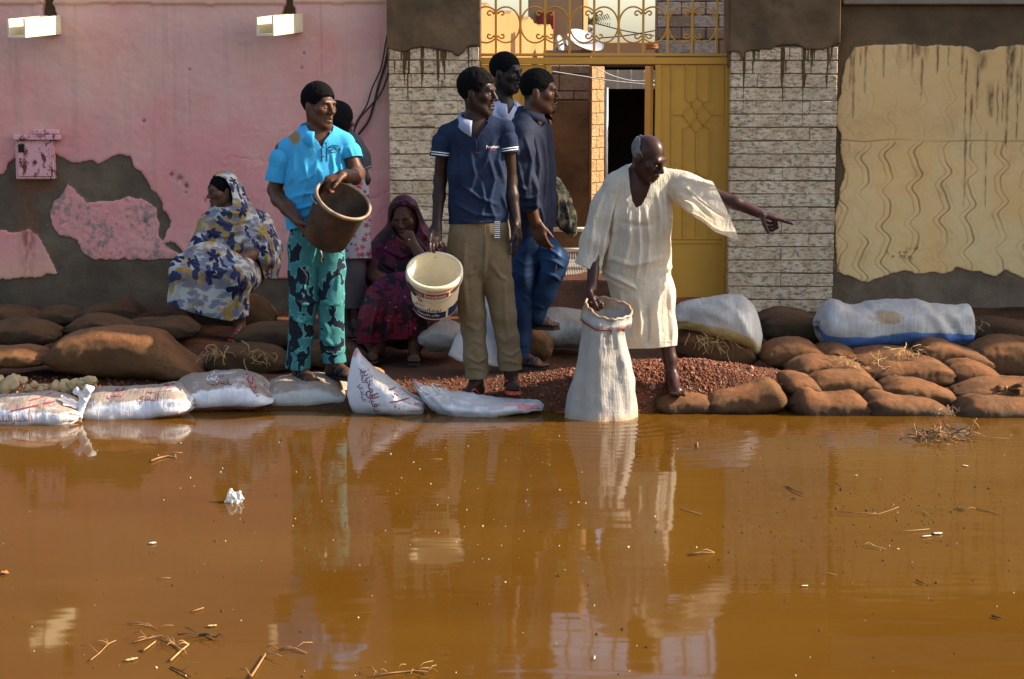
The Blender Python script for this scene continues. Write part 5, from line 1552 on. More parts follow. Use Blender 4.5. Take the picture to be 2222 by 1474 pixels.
by = sack('sandbag', [(1456, 672, 702, .05), (1488, 656, 712, .10), (1530, 648, 722, .19), (1585, 641, 742, .23), (1622, 648, 764, .22), (1645, 682, 776, .14), (1654, 706, 752, .06)], 11.95, .2, 'sack_yellow', 'white sack with a broad yellow stripe slumped beside the gravel', 90, 1.2, GS, close=(12, 9), gather=(1.8, .6), folds=[([(1480, 680), (1520, 672), (1570, 690)], 14, 6), ([(1490, 700), (1530, 690), (1590, 715)], -12, 6), ([(1560, 650), (1600, 680), (1635, 740)], 12, 9), ([(1510, 655), (1560, 662), (1610, 655)], -8, 8)])
bb = sack('sandbag', [(1768, 668, 738, .12), (1784, 651, 754, .18), (1850, 661, 756, .22), (1920, 650, 750, .22), (1980, 648, 746, .22), (2030, 658, 744, .16), (2075, 663, 748, .08), (2104, 668, 752, .05), (2114, 690, 752, .04)], 12.2, .2, 'sack_blue', 'grey-white sack with a blue stripe lying on the sandbags at right', 91, 1.3, GS, close=(9, 24), gather=(.8, .5), folds=[([(1990, 662), (2030, 690), (2062, 748)], 22, 9), ([(2010, 655), (2050, 685), (2085, 735)], -18, 8), ([(2040, 660), (2075, 690), (2098, 740)], 14, 7), ([(1790, 655), (1805, 700), (1800, 748)], 10, 8), ([(1840, 662), (1900, 668), (1960, 655)], -10, 9), ([(1830, 700), (1900, 690), (1980, 700)], 8, 10), ([(1860, 745), (1920, 722), (1990, 730)], 8, 7)])
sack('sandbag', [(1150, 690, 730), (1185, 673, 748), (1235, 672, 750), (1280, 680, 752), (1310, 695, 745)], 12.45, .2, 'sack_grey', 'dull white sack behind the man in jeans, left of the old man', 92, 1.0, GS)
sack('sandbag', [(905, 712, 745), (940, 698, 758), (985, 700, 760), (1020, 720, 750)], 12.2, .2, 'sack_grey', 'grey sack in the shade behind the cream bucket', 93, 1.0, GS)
# grey sheet of sacking standing behind the man in khaki trousers
n = 26; V = []
TL, TR, BRr, BLl = at(1040, 612, 11.95), at(1098, 600, 11.95), at(1094, 798, 11.72), at(972, 774, 11.62)
for i in range(n):
    for j in range(n):
        u_, v_ = i / (n - 1), j / (n - 1)
        p = (TL * (1 - u_) + TR * u_) * (1 - v_) + (BLl * (1 - u_) + BRr * u_) * v_
        p = p + np.array((0, -.05 * math.sin(3.14 * u_) * v_, 0)) + .012 * np.array((0, vnoise(np.array([[u_ * 5, v_ * 6, 0]]), 1, 3)[0], vnoise(np.array([[u_ * 5, v_ * 5, 4]]), 1, 3)[0]))
        V.append(p)
o = mesh_np('sacking_sheet', np.array(V), grid_faces(n, n), M['sheet_grey'])
o.modifiers.new('thickness', 'SOLIDIFY').thickness = .006
tag(o, 'grey sheet of sacking standing behind the legs of the man in khaki', 'sacking')

# loose jute strings on the pile
mb = MB(); r3 = random.Random(5)
for cx, cy, n_, Y in ((1838, 788, 34, 11.3), (1935, 775, 26, 11.55), (1975, 760, 26, 11.6), (1925, 800, 14, 11.3), (2120, 800, 26, 11.55), (2060, 892, 20, 10.75), (1560, 742, 22, 11.75), (1530, 726, 16, 11.76), (2195, 855, 14, 10.98), (2110, 700, 10, 12.45), (470, 760, 24, 11.68), (560, 768, 16, 11.68), (330, 915, 10, 10.62)):
    for k in range(n_):
        a_ = Vector(at(cx + r3.gauss(0, 16), cy + r3.gauss(0, 7), Y + r3.uniform(-.03, .03)))
        P = [a_]
        d_ = Vector((r3.gauss(0, 1), r3.gauss(-.4, .4), r3.gauss(-.35, .6))).normalized()
        for s_ in range(4):
            d_ = (d_ + Vector((r3.gauss(0, .5), r3.gauss(0, .3), r3.gauss(-.25, .4)))).normalized()
            P.append(P[-1] + d_ * r3.uniform(.012, .032))
        mb.tube(P, r3.choice((.0013, .0018, .0028)), 3, cap=False)
tag(mb.build('jute_strings', M['straw']), 'loose jute strings frayed from the sandbags', 'string', kind='stuff')

# ------------------------------------------------------------------ stones, gravel, clay
def rock_mesh(seed, n=1):
    bm = bmesh.new(); bmesh.ops.create_icosphere(bm, subdivisions=n, radius=1)
    P = np.array([v.co[:] for v in bm.verts]); d = 1 + .38 * fbm(P + seed * 5, 1.2, 2, seed)
    for v, k in zip(bm.verts, d): v.co *= float(k)
    me = bpy.data.meshes.new('stone'); bm.to_mesh(me); bm.free()
    return me
rk = [rock_mesh(i, 2) for i in range(6)]
for m_ in rk: m_.materials.append(M['stone_tan'])
ST_ = [(22, 836, 22, 'largest pale stone at the left edge behind the white sacks'), (3, 826, 10, 'small pale stone at the very left edge'), (48, 828, 11, None), (62, 842, 10, None), (88, 846, 12, None), (100, 842, 9, None), (122, 840, 14, 'flat tan stone in the middle of the stones behind the knot'), (140, 838, 15, 'rounded tan stone behind the knotted sack'), (160, 834, 13, None), (178, 832, 14, None), (196, 828, 14, 'last tan stone at the right of the row of stones'), (30, 820, 9, None), (75, 834, 8, None), (205, 840, 8, None), (150, 848, 9, None)]
for i, (x, y, r_, lb) in enumerate(ST_):
    p = at(x, y, 11.05); p[2] = ground_z(p[0], 11.05) if False else p[2]
    o = bpy.data.objects.new('stone', rk[i % 6]); s_ = m_of(r_, 11.05)
    o.location = Vector(p); o.scale = (s_ * 1.2, s_, s_ * .8); o.rotation_euler = (random.uniform(0, 6), random.uniform(-.5, .5), random.uniform(0, 6))
    rank = ['first', 'second', 'third', 'fourth', 'fifth', 'sixth', 'seventh', 'eighth', 'ninth', 'tenth', 'eleventh', 'twelfth', 'thirteenth', 'fourteenth', 'fifteenth'][sorted(q[0] for q in ST_).index(x)]
    tag(o, lb or 'small tan stone, %s from the left edge in the row behind the knotted sack' % rank, 'stone', 'tan stones behind the white sacks'); col.objects.link(o)
bm0 = rock_mesh(3, 0) if False else None
ico = bmesh.new(); bmesh.ops.create_icosphere(ico, subdivisions=1, radius=1)
IV = np.array([v.co[:] for v in ico.verts]); ico.verts.index_update(); IF = np.array([[v.index for v in f.verts] for f in ico.faces]); ico.free()
def pebbles(name, pts, rad, mat, label):
    n = len(pts); VV = []; FF = []
    ch = 1 + rng.uniform(-.35, .35, (n, len(IV), 1))
    sc = rng.uniform(.6, 1.2, (n, 1, 3)) * np.asarray(rad)[:, None, None]
    VV = (IV[None] * ch * sc + np.asarray(pts)[:, None, :]).reshape(-1, 3)
    FF = (IF[None] + (np.arange(n) * len(IV))[:, None, None]).reshape(-1, 3)
    return tag(mesh_np(name, VV, FF, mat, smooth=False), label, 'gravel', kind='stuff')
n = 10000
gx_ = rng.normal(.80, .42, n); gy_ = rng.normal(11.12, .23, n)
m_ = (gy_ > 10.78) & (gy_ < 11.75) & (gx_ > -.05) & (gx_ < 1.75)
gx_, gy_ = gx_[m_], gy_[m_]
gr_ = np.abs(rng.normal(.003, .0024, len(gx_))) + .0018
big = rng.random(len(gx_)) < .02; gr_[big] *= 2.2
pebbles('gravel_heap', np.stack([gx_, gy_, ground_z(gx_, gy_) + gr_ * .25], -1), gr_, M['gravel_red'], 'red laterite gravel heaped around the old man\'s foot')
n = 1800
gx_ = rng.uniform(-2.9, .0, n); gy_ = rng.uniform(10.95, 11.6, n); gr_ = np.abs(rng.normal(.004, .003, n)) + .002
pebbles('scattered_gravel', np.stack([gx_, gy_, ground_z(gx_, gy_) + gr_ * .3], -1), gr_, M['gravel_red'], 'scattered red gravel on the bank behind the white sacks')
c = at(805, 806, 11.35)
Mx = Matrix.Translation(Vector((c[0], c[1], c[2] - .02))) @ Euler((R(-12), R(14), 0)).to_matrix().to_4x4()
prof = [(.001, .05), (.04, .049), (.068, .040), (.078, .02), (.08, 0), (.074, 0), (.07, .018), (.06, .033), (.04, .041), (.001, .042)]
tag(MB().lathe(prof, Mx, 28).build('clay_bowl', M['clay_orange'], smooth=True), 'upturned orange clay bowl behind the peaked white sack', 'bowl')

# ------------------------------------------------------------------ the sack the old man holds
def vsack():
    t = tag(empty('held_sack', at(1305, 905, 10.68)), 'tall dirty white sack standing in the water, held open by the old man', 'sack')
    rings_ = [(940, 1222, 1388, .155), (912, 1224, 1385, .155), (890, 1229, 1383, .15), (850, 1238, 1376, .145), (800, 1250, 1368, .135), (750, 1260, 1360, .125), (715, 1266, 1356, .12), (700, 1266, 1362, .12), (690, 1262, 1368, .125), (678, 1266, 1366, .12), (668, 1272, 1366, .12)]
    ys = [-r_[0] for r_ in rings_]
    nr, na = 70, 60
    tt = np.linspace(ys[0], ys[-1], nr)
    xl = smooth_interp(tt, ys, [r_[1] for r_ in rings_]); xr = smooth_interp(tt, ys, [r_[2] for r_ in rings_]); dp = smooth_interp(tt, ys, [r_[3] for r_ in rings_])
    th = np.linspace(-np.pi, np.pi, na, endpoint=False)
    V = np.zeros((nr, na, 3)); UV = np.zeros((nr, na, 2)); AR = np.zeros((nr, na))
    for i in range(nr):
        y = -tt[i]; f = i / (nr - 1)
        a, c = at(xl[i], y, 10.68), at(xr[i], y, 10.68)
        m = (a + c) / 2; hw = (c[0] - a[0]) / 2
        tilt = .045 * sstep(f, .75, 1.0)
        k = 1 + .022 * np.cos(6 * th + 1.3 + 1.6 * f) + .03 * f * np.cos(3 * th + 2) * sstep(f, .12, .5) + .018 * np.cos(13 * th + 4 * f) + .03 * np.cos(2 * th + 9 * f)
        V[i, :, 0] = m[0] + hw * np.sin(th) * k; V[i, :, 1] = m[1] - dp[i] * np.cos(th) * k; V[i, :, 2] = m[2] - tilt * np.cos(th) - tilt * .4 * np.sin(th)
        UV[i, :, 1] = f * .75; UV[i, :, 0] = (th + np.pi) * .2; AR[i] = (th + np.pi) / 6.2832
    P = V.reshape(-1, 3)
    V[..., 0] += .014 * fbm(P * np.array((1, 1, .6)), 8, 3, 3).reshape(nr, na)
    V[..., 1] += .020 * fbm(P * np.array((1, 1, .5)), 9, 4, 5).reshape(nr, na)
    V[..., 2] += .010 * fbm(P * np.array((1, 1, 0)), 14, 2, 8).reshape(nr, na) * np.linspace(0, 1, nr)[:, None] ** 3
    idx = np.arange(nr * na).reshape(nr, na)
    F = np.stack([idx[:-1], np.roll(idx[:-1], -1, 1), np.roll(idx[1:], -1, 1), idx[1:]], -1).reshape(-1, 4)
    o = mesh_np('bag', V.reshape(-1, 3), F, M['sack_held'], t, attrs={'around': AR.ravel()}, uv=UV.reshape(-1, 2))
    o.modifiers.new('thickness', 'SOLIDIFY').thickness = .004
    # rolled rim with a drawstring, gravel inside
    rim = [Vector(V[-1, k]) for k in range(na)] + [Vector(V[-1, 0]), Vector(V[-1, 1])]
    rim = [p + Vector((0, 0, .004 * math.sin(k * 1.7))) for k, p in enumerate(rim)]
    MB().tube(rim, .0075, 6, cap=False).build('rim', M['sack_held'], t, smooth=True)
    st = [Vector(V[-9, k]) * 1.0 for k in range(na)]; cc = sum(st, Vector()) / na
    st = [cc + (p - cc) * 1.04 + Vector((0, 0, .004 * math.sin(k * .9))) for k, p in enumerate(st)]
    MB().tube(st + st[:2], .0045, 5, cap=False).build('drawstring', M['rust_red'], t, smooth=True)
    n_ = 14; Vd = [cc + (Vector(V[-14, k]) - cc) * .93 + Vector((0, 0, -.03)) for k in range(0, na, 3)]
    ctr = sum(Vd, Vector()) / len(Vd)
    MB().add([ctr + Vector((0, 0, .03))] + Vd, [(0, 1 + (k + 1) % len(Vd), 1 + k) for k in range(len(Vd))][::-1]).build('soil_fill', M['red_earth'], t, smooth=True)
    for ang, ln in ((.35, .11), (1.0, .06)):          # loose torn strips below the rim
        k = int((ang + math.pi) / (2 * math.pi) * na)
        p = Vector(V[-8, k]); q = p + Vector((.012, -.012, -ln))
        MB().bar(p + Vector((0, -.008, 0)), q, .028, .003, up=(0, -1, .2)).build('torn_strip', M['sack_held'], t)
vsack()
# ------------------------------------------------------------------ people
_mesh0 = Sdf.mesh
def smesh(s, name, mat, parent=None, clip=None, smooth_it=1, thick=0.0, attr=None, post=None):
    V, F = s.net(); V = relax(V, F, smooth_it)
    if post is not None: V = post(V, F)
    if clip is not None: V, F = clip_mesh(V, F, clip)
    o = mesh_np(name, V, F, mat, parent, attrs=(attr(V) if attr else None))
    if thick:
        md = o.modifiers.new('thickness', 'SOLIDIFY'); md.thickness = thick; md.offset = -1
    return o
Sdf.mesh = smesh

class Person:
    def __init__(s, Y, base, label):
        s.Y = Y; s.s = m_of(1, Y)
        s.root = tag(empty('person', at(base[0], base[1], Y)), label, 'person')
    def J(s, x, y, d=0.0): return at(x, y, s.Y + d)
    def ch(s, S, pts, k=.02, n=None, f=1.0, grow=0.0):
        P = [s.J(p[0], p[1], p[3] if len(p) > 3 else 0) for p in pts]
        S.chain(P, [p[2] * s.s + grow for p in pts], k, n, f); return S
def fdir(deg):                                   # facing: 0 looks at the camera, +90 to the right of the picture
    a = R(deg); return np.array((math.sin(a), -math.cos(a), 0.0))
def frame(yaw, pitch=0, roll=0):
    f = Vector(fdir(yaw)); u = Vector((0, 0, 1)); r = f.cross(u)
    Rm = Matrix.Rotation(R(-pitch), 3, r); f = Rm @ f; u = Rm @ u
    Rr = Matrix.Rotation(R(roll), 3, f); u = Rr @ u; r = Rr @ r
    return np.array((r[:], f[:], u[:])).T          # columns: person's right, forward, up
def head(S, c, Mx, k=1.0, jaw=1.0, full=1.0):
    L = lambda x, y, z: c + Mx @ (np.array((x, y, z)) * k)
    E = lambda p, r, kk=.015, op='add': S.ell(L(*p), np.array(r) * k, Mx, kk, op)
    C = lambda a, b, ra, rb, kk=.012, op='add': S.cap(L(*a), L(*b), ra * k, rb * k, kk, op=op)
    E((0, -.012, .034), (.073, .093, .086))
    E((0, .026, -.028), (.058 * full, .064, .082), .025)
    for sx in (-1, 1):
        C((sx * .054 * jaw, -.005, -.045), (sx * .020, .062, -.098), .022 * full, .019, .03)
        E((sx * .043, .058, -.014), (.024 * full, .024, .022), .02)
        E((sx * .077, -.008, -.004), (.010, .019, .032), .008)
    E((0, .066, -.100), (.024, .020, .018), .02)
    C((-.034, .082, .026), (.034, .082, .026), .0125, .0125, .02)
    for sx in (-1, 1): E((sx * .031, .097, .002), (.020, .014, .0125), .012, 'sub')
    C((0, .088, .018), (0, .112, -.026), .008, .0125, .012)
    for sx in (-1, 1): E((sx * .014, .100, -.032), (.0095, .010, .008), .008)
    C((-.020, .086, -.060), (0, .097, -.058), .0065, .008, .008); C((.020, .086, -.060), (0, .097, -.058), .0065, .008, .008)
    C((-.018, .084, -.077), (.018, .084, -.077), .008, .008, .010); E((0, .093, -.077), (.014, .009, .008), .008)
    C((-.022, .100, -.068), (.022, .100, -.068), .0035, .0035, .003, 'sub')
    for sx in (-1, 1): E((sx * .031, .0775, .0030), (.0150, .0115, .0095), .006)      # lids
    return L
HL_Y = [-.14, -.085, -.045, -.022, .012, .036, .058, .075, .13]
HL_Z = [-.060, -.050, -.030, .012, .016, .010, .034, .066, .074]
def scalp(c, Mx, k):
    def f(V):
        q = (V - c) @ Mx / k
        v = q[:, 2] - np.interp(q[:, 1], HL_Y, HL_Z) + .006 * vnoise(V, 150, 3)
        return {'scalp': sstep(v, -.020, .004) * (np.linalg.norm(q, axis=1) < .16) * (np.abs(q[:, 0]) < .0755)}
    return f
def eyes(P, L, Mx, k):
    for sx in (-1, 1):
        c = L(sx * .031, .0785, -.0015)
        S = Sdf(.0022); S.ell(c, np.array((.0120, .0115, .0052)) * k, Mx, 0)
        e = S.mesh('eye', M['eye_white'], P.root)
        S = Sdf(.0022); S.ell(L(sx * .031 + .001, .0850, -.0015), np.array((.0056, .0058, .0056)) * k, Mx, 0)
        S.mesh('iris', M['eye_dark'], e)
def hair(P, L, c, Mx, k, mat='hair_black', thick=.012, bald=False, name='hair', seed=1, brow=True, rough=.0035):
    S = Sdf(.0055)
    S.ell(L(0, -.015, .038 + thick * .5), (np.array((.073, .093, .086)) + thick * .72) * k, Mx, .01)
    S.noise(rough * .5, 60, seed); S.noise(rough * .6, 150, seed + 1)
    ys = [-.14, -.085, -.045, -.022, .012, .036, .058, .075, .13]
    zs = [-.060, -.050, -.030, .012, .016, .010, .034, .066, .074]
    def clip(V):
        q = (V - c) @ Mx / k
        v = q[:, 2] - np.interp(q[:, 1], ys, zs)
        if bald: v = np.minimum(v, .085 - q[:, 2] - 1.1 * np.maximum(q[:, 1] + .045, 0) + .016 * vnoise(V, 60, 3))
        return v + .004 * vnoise(V, 110, 5) + .003 * vnoise(V, 45, 6)
    S.mesh(name, M[mat], P.root, clip=clip, thick=.002 if bald else .010)
    if brow:
        for sx in (-1, 1):
            B = Sdf(.003); a, b_, d_ = L(sx * .014, .0935, .019), L(sx * .032, .0935, .0245), L(sx * .050, .080, .019)
            B.cap(a, b_, .0034 * k, .0036 * k, 0).cap(b_, d_, .0036 * k, .0024 * k, 0); B.noise(.001, 200, 2)
            B.mesh('eyebrow', M[mat], P.root)
def hand(S, w_, d, pn, t, curl=(25, 25, 25, 25), thumb=(.55, .8, .15), k=1.0, spread=0.0):
    """palm, four fingers and thumb; d along the hand, pn out of the palm, t towards the thumb"""
    d = np.array(d, float) / np.linalg.norm(d); pn = np.array(pn, float); pn -= d * (pn @ d); pn /= np.linalg.norm(pn)
    t0 = np.cross(d, pn); t = t0 if np.dot(t0, t) > 0 else -t0
    w_ = np.array(w_, float)
    S.cap(w_ + d * .012 * k, w_ + d * .070 * k, .034 * k, .040 * k, .02, pn, .42)
    ln = ((.043, .027, .021), (.047, .031, .022), (.043, .028, .021), (.034, .021, .018))
    for i in range(4):
        off = (1.5 - i) * .0195 * k
        p = w_ + d * (.088 - .004 * abs(i - 1) ** 1.3) * k + t * off
        base = w_ + d * .055 * k + t * off * .85
        S.cap(base, p, .0105 * k, .0098 * k, .010)
        c = curl[i] if not hasattr(curl[i], '__len__') else None
        ang = 0; dd = d + t * spread * (1.5 - i); dd = dd / np.linalg.norm(dd)
        for j in range(3):
            ang += R(c if c is not None else curl[i][j])
            v = dd * math.cos(ang) + pn * math.sin(ang)
            q = p + v * ln[i][j] * k
            S.cap(p, q, (.0096 - .0008 * j) * k, (.0090 - .0009 * j) * k, .004); p = q
    p = w_ + d * .022 * k + t * .026 * k
    v = d * thumb[0] + t * thumb[1] + pn * thumb[2]; v = v / np.linalg.norm(v)
    q = p + v * .042 * k; S.cap(p, q, .0150 * k, .0115 * k, .014)
    v2 = v + d * .5 + pn * .25; v2 /= np.linalg.norm(v2)
    q2 = q + v2 * .030 * k; S.cap(q, q2, .0112 * k, .0100 * k, .006)
    v3 = v2 + d * .2 + pn * .25; v3 /= np.linalg.norm(v3)
    S.cap(q2, q2 + v3 * .022 * k, .0100 * k, .0078 * k, .004)
def foot(S, an, d, k=1.0, drop=.068):
    d = np.array((d[0], d[1], 0.0)); d /= np.linalg.norm(d); sd = np.array((-d[1], d[0], 0)); u = np.array((0, 0, 1.0))
    an = np.array(an, float); g = an - u * drop * k
    S.cap(an, g - d * .030 * k + u * .026 * k, .030 * k, .028 * k, .03)
    S.cap(an + d * .01, g + d * .10 * k + u * .024 * k, .032 * k, .026 * k, .03)
    S.cap(g - d * .03 * k + u * .02 * k, g + d * .12 * k + u * .018 * k, .026 * k, .024 * k, .03)
    S.cap(g + d * .115 * k + u * .014 * k - sd * .022 * k, g + d * .115 * k + u * .014 * k + sd * .022 * k, .017 * k, .017 * k, .02)
    for i, (o_, l_, r_) in enumerate(((.029, .055, .0125), (.010, .052, .0092), (-.006, .047, .0088), (-.020, .041, .0082), (-.032, .033, .0080))):
        for mir in (1,):
            a = g + d * .115 * k + sd * o_ * k + u * .013 * k
            S.cap(a, a + d * l_ * k - u * .003 * k, r_ * k, r_ * .95 * k, .005)
    return g, d, sd
def sandal(P, g, d, sd, mat, k=1.0, style='slide', strap=None, mirror=1, name='sandal'):
    u = np.array((0, 0, 1.0))
    out = [(-.072, 0), (-.065, .024), (-.03, .033), (.03, .034), (.09, .044), (.14, .046), (.172, .034), (.188, .008), (.185, -.018), (.165, -.036), (.12, -.044), (.06, -.036), (0, -.031), (-.045, -.029), (-.066, -.018)]
    V = []; n = len(out)
    for z in (-.020, -.002):
        for x, y in out: V.append(g + d * x * k + sd * y * k * mirror + u * z)
    F = [tuple(range(n))[::-1], tuple(range(n, 2 * n))] + [(i, (i + 1) % n, n + (i + 1) % n, n + i) for i in range(n)]
    t = MB().add(V, F).build(name, M[mat], P.root)
    m2 = M[strap or mat]
    def band(x, w_, hgt):
        mb = MB(); rows = []
        for i in range(11):
            a = math.pi * i / 10
            rows.append((math.cos(a) * .046 * k, .004 + math.sin(a) ** .8 * hgt))
        V = []
        for y, z in rows:
            for xx in (x - w_ / 2, x + w_ / 2): V.append(g + d * xx * k + sd * y * k + u * z)
        F = [(2 * i, 2 * i + 1, 2 * i + 3, 2 * i + 2) for i in range(10)]
        o = mesh_np('strap', np.array(V), F, m2, t); md = o.modifiers.new('t', 'SOLIDIFY'); md.thickness = .004; md.offset = 1
    if style == 'slide':
        band(.105, .035, .045); band(.055, .030, .062); band(.02, .022, .075)
    elif style == 'cross':
        band(.09, .055, .052)
    else:
        a = g + d * .145 * k + sd * .012 * k + u * .002
        for sg in (-1, 1):
            MB().tube([a, a + u * .024 - d * .012, g + d * .09 * k + sd * sg * .034 * k + u * .046, g + d * .035 * k + sd * sg * .040 * k + u * .005], .0055, 6).build('strap', m2, t, smooth=True)
    return t
def collar(P, c, yaw, rx, ry, mat, h=.035, drop=.045, open_=34, point=.03, tilt=.03, name='collar'):
    """shirt collar: a standing band that folds over, with two points at the front opening"""
    f = fdir(yaw); r = np.array((-f[1], f[0], 0.0)); r = np.cross(f, (0, 0, 1.0))
    n = 36; V = []; u = np.array((0, 0, 1.0))
    for i in range(n + 1):
        a = R(open_ + (360 - 2 * open_) * i / n)
        fr = (1 + math.cos(a)) / 2                       # 1 at the front
        e = np.array(f) * math.cos(a) + r * math.sin(a)
        pt = point * max(0, 1 - min(i, n - i) / 6.0)
        base = c + f * math.cos(a) * ry + r * math.sin(a) * rx - u * tilt * fr
        V += [base - u * .004, base + u * h * (1 - .45 * fr) + e * .002, base + u * (h * (1 - .45 * fr) - .002) + e * .011, base - u * (drop * .35 + pt * .4) + e * (.034 + pt * .35) ]
        V[-1] = V[-1] - u * pt * .7
    F = []
    for i in range(n):
        for j in range(3):
            k = i * 4 + j; F.append((k, k + 4, k + 5, k + 1))
    o = mesh_np(name, np.array(V), F, M[mat], P.root)
    md = o.modifiers.new('t', 'SOLIDIFY'); md.thickness = .003; md.offset = 0
    return o
def px_clip(*fs):
    """each f(px, py, V) is positive where cloth stays"""
    def g(V):
        px, py = proj(V); return np.min([f(px, py, V) for f in fs], axis=0)
    return g
def cut_line(a, b, side, lim=1e9):
    """cloth ends at the line a-b as seen in the photograph; side +1 keeps what lies to the left of a->b (in y-down pixels)"""
    L = math.hypot(b[0] - a[0], b[1] - a[1]); n = ((b[1] - a[1]) / L, -(b[0] - a[0]) / L)
    def f(px, py, V):
        d = ((px - a[0]) * n[0] + (py - a[1]) * n[1]) * side
        if lim < 1e8:
            c = ((a[0] + b[0]) / 2, (a[1] + b[1]) / 2); d = np.maximum(d, np.hypot(px - c[0], py - c[1]) - lim)
        return d * .0026
    return f
def hem(pts):
    xs = [p[0] for p in pts]; ys = [p[1] for p in pts]
    return lambda px, py, V: (np.interp(px, xs, ys) - py) * .0026
def hole(poly, Ymax=1e9):
    return lambda px, py, V: np.where(V[:, 1] < Ymax, poly_sd(px, py, poly), 50.0) * .0026
def on_surface(o, pts2, off=.003):
    tree = surf(o); out = []
    for px, py in pts2:
        a = Vector((0, 0, CAMZ)); b_ = Vector(at(px, py, 14)); d = (b_ - a).normalized()
        loc, n, i, t = tree.ray_cast(a, d, 40)
        if loc is None: loc = Vector(at(px, py, wloc(o).y))
        out.append(loc - d * off)
    return out
def badge(o, body, size_px, px, py, mat, rot=0, name='print', sx=1.0, off=.003):
    """lettering sewn or printed on cloth"""
    V, F = text_mesh(body, 1.0)
    ca, sa = math.cos(rot), math.sin(rot)
    P2 = [(px + (v[0] * sx * ca - v[1] * sa) * size_px, py - (v[0] * sx * sa + v[1] * ca) * size_px) for v in V]
    return mesh_np(name, np.array([p[:] for p in on_surface(o, P2, off)]), F, M[mat], o, smooth=False)
def stroke(o, pts, r, mat, name='stitching', off=.002):
    return MB().tube(on_surface(o, pts, off), r, 5).build(name, M[mat], o, smooth=True)

def tube_part(P, name, pts, cut, mat, post=None, seed=1, amp=.0035, k=.02, n=None, f=1.0, res=.0062, thick=.004, attr=None, tilt=None, extra=None):
    """one sleeve or trouser leg: follows pts and ends in a clean cuff at cut (x, y, d)"""
    S = Sdf(res); P.ch(S, pts, k, n, f)
    if extra: P.ch(S, extra, k, n, f)
    S.noise(amp, 13, seed)
    a, b_ = P.J(pts[-2][0], pts[-2][1], pts[-2][3] if len(pts[-2]) > 3 else 0), P.J(pts[-1][0], pts[-1][1], pts[-1][3] if len(pts[-1]) > 3 else 0)
    d = (b_ - a) if tilt is None else np.array(tilt, float)
    return S.mesh(name, mat, P.root, post=post, thick=thick, attr=attr, clip=keep(rm_half(P.J(*cut), d, 9)))
# ---- 1. the boy in the bright blue polo shirt -------------------------------------------------
P = Person(11.15, (690, 826), 'boy in a bright blue polo shirt and teal camouflage trousers holding a dark bucket')
Mh = frame(50, 2, -3); hc = P.J(692, 232)
S = Sdf(.0046)
L = head(S, hc, Mh, 1.0, 1.0, 1.06)
S.cap(L(0, -.018, -.05), P.J(688, 305, .02), .052, .060, .03)
n = fdir(14)
P.ch(S, [(690, 322, 52), (690, 380, 56), (688, 470, 54)], .04, n, .6)
S.cap(P.J(624, 326), P.J(746, 314), .045, .045, .04)
P.ch(S, [(614, 325, 18), (597, 412, 16, .02), (606, 432, 17, -.02), (624, 452, 15.5, -.12), (648, 480, 11.5, -.22)], .02)
hand(S, P.J(648, 478, -.22), (.45, -.25, -.85), (.9, .1, .3), (-.3, -1, 0), (18, 18, 22, 25), (.5, .8, .4), 1.0)
P.ch(S, [(750, 316, 17), (774, 376, 16.5, -.02), (770, 384, 16.5, -.08), (752, 382, 13.5, -.22), (741, 380, 11.5, -.27)], .02)
hand(S, P.J(742, 380, -.27), (-.75, -.45, -.25), (-.15, .2, -1), (-.5, -.6, .5), (55, 60, 60, 60), (.7, .6, .1), 1.0)
P.ch(S, [(655, 560, 26), (656, 640, 22), (650, 770, 15), (650, 792, 12.5)], .02); P.ch(S, [(717, 560, 26), (718, 640, 22), (723, 762, 15), (724, 782, 12.5)], .02)
P.ch(S, [(688, 480, 50), (688, 540, 46)], .03, n, .7)
g1 = foot(S, P.J(651, 796), fdir(32)); g2 = foot(S, P.J(724, 787, .0), fdir(46))
S.mesh('body', M['skin_brown'], P.root, attr=scalp(hc, Mh, 1.0))
eyes(P, L, Mh, 1.0); hair(P, L, hc, Mh, 1.0, thick=.016, rough=.0035)
S = Sdf(.0062)
P.ch(S, [(690, 330, 66), (690, 390, 69), (688, 450, 67), (684, 520, 64)], .04, n, .63)
S.cap(P.J(624, 324), P.J(748, 312), .062, .060, .05)
S.noise(.0035, 13, 4)
fo = [([(640, 330), (640, 370), (628, 400)], 9, 6), ([(660, 350), (668, 390), (655, 440)], 7, 6), ([(720, 330), (724, 370), (712, 410)], 7, 6), ([(740, 320), (735, 350), (742, 380)], 8, 5), ([(620, 460), (660, 450), (700, 440)], 8, 5), ([(625, 480), (660, 470), (690, 455)], 7, 5), ([(630, 430), (665, 420), (700, 418)], 6, 6), ([(690, 360), (700, 400), (690, 440)], 6, 5), ([(612, 340), (600, 380)], 5, 5), ([(758, 320), (766, 345)], 5, 4), ([(650, 395), (680, 380), (690, 350)], 6, 5), ([(735, 380), (720, 400), (700, 412)], 6, 5)]
sh = S.mesh('polo_shirt', M['polo_cyan'], P.root, post=pushed(fo), thick=.004,
    clip=px_clip(hem([(560, 494), (625, 500), (680, 486), (800, 470)]),
                 hole([(662, 268), (676, 292), (690, 308), (698, 322), (704, 306), (722, 284), (726, 262), (690, 240)], P.Y - .0)), attr=lambda V: {'stain': np.exp(-((proj(V)[0] - 640) / 17) ** 2 - ((proj(V)[1] - 300) / 20) ** 2)})
st_at = lambda V: {'stain': np.exp(-((proj(V)[0] - 640) / 17) ** 2 - ((proj(V)[1] - 300) / 20) ** 2)}
tube_part(P, 'sleeve', [(634, 324, 21), (613, 345, 26), (603, 385, 26), (598, 420, 25)], (601, 395), M['polo_cyan'], pushed(fo), 41, attr=st_at)
tube_part(P, 'sleeve', [(736, 316, 21), (758, 332, 24), (766, 355, 22), (770, 372, 21, -.01)], (765, 345), M['polo_cyan'], pushed(fo), 42, attr=st_at)
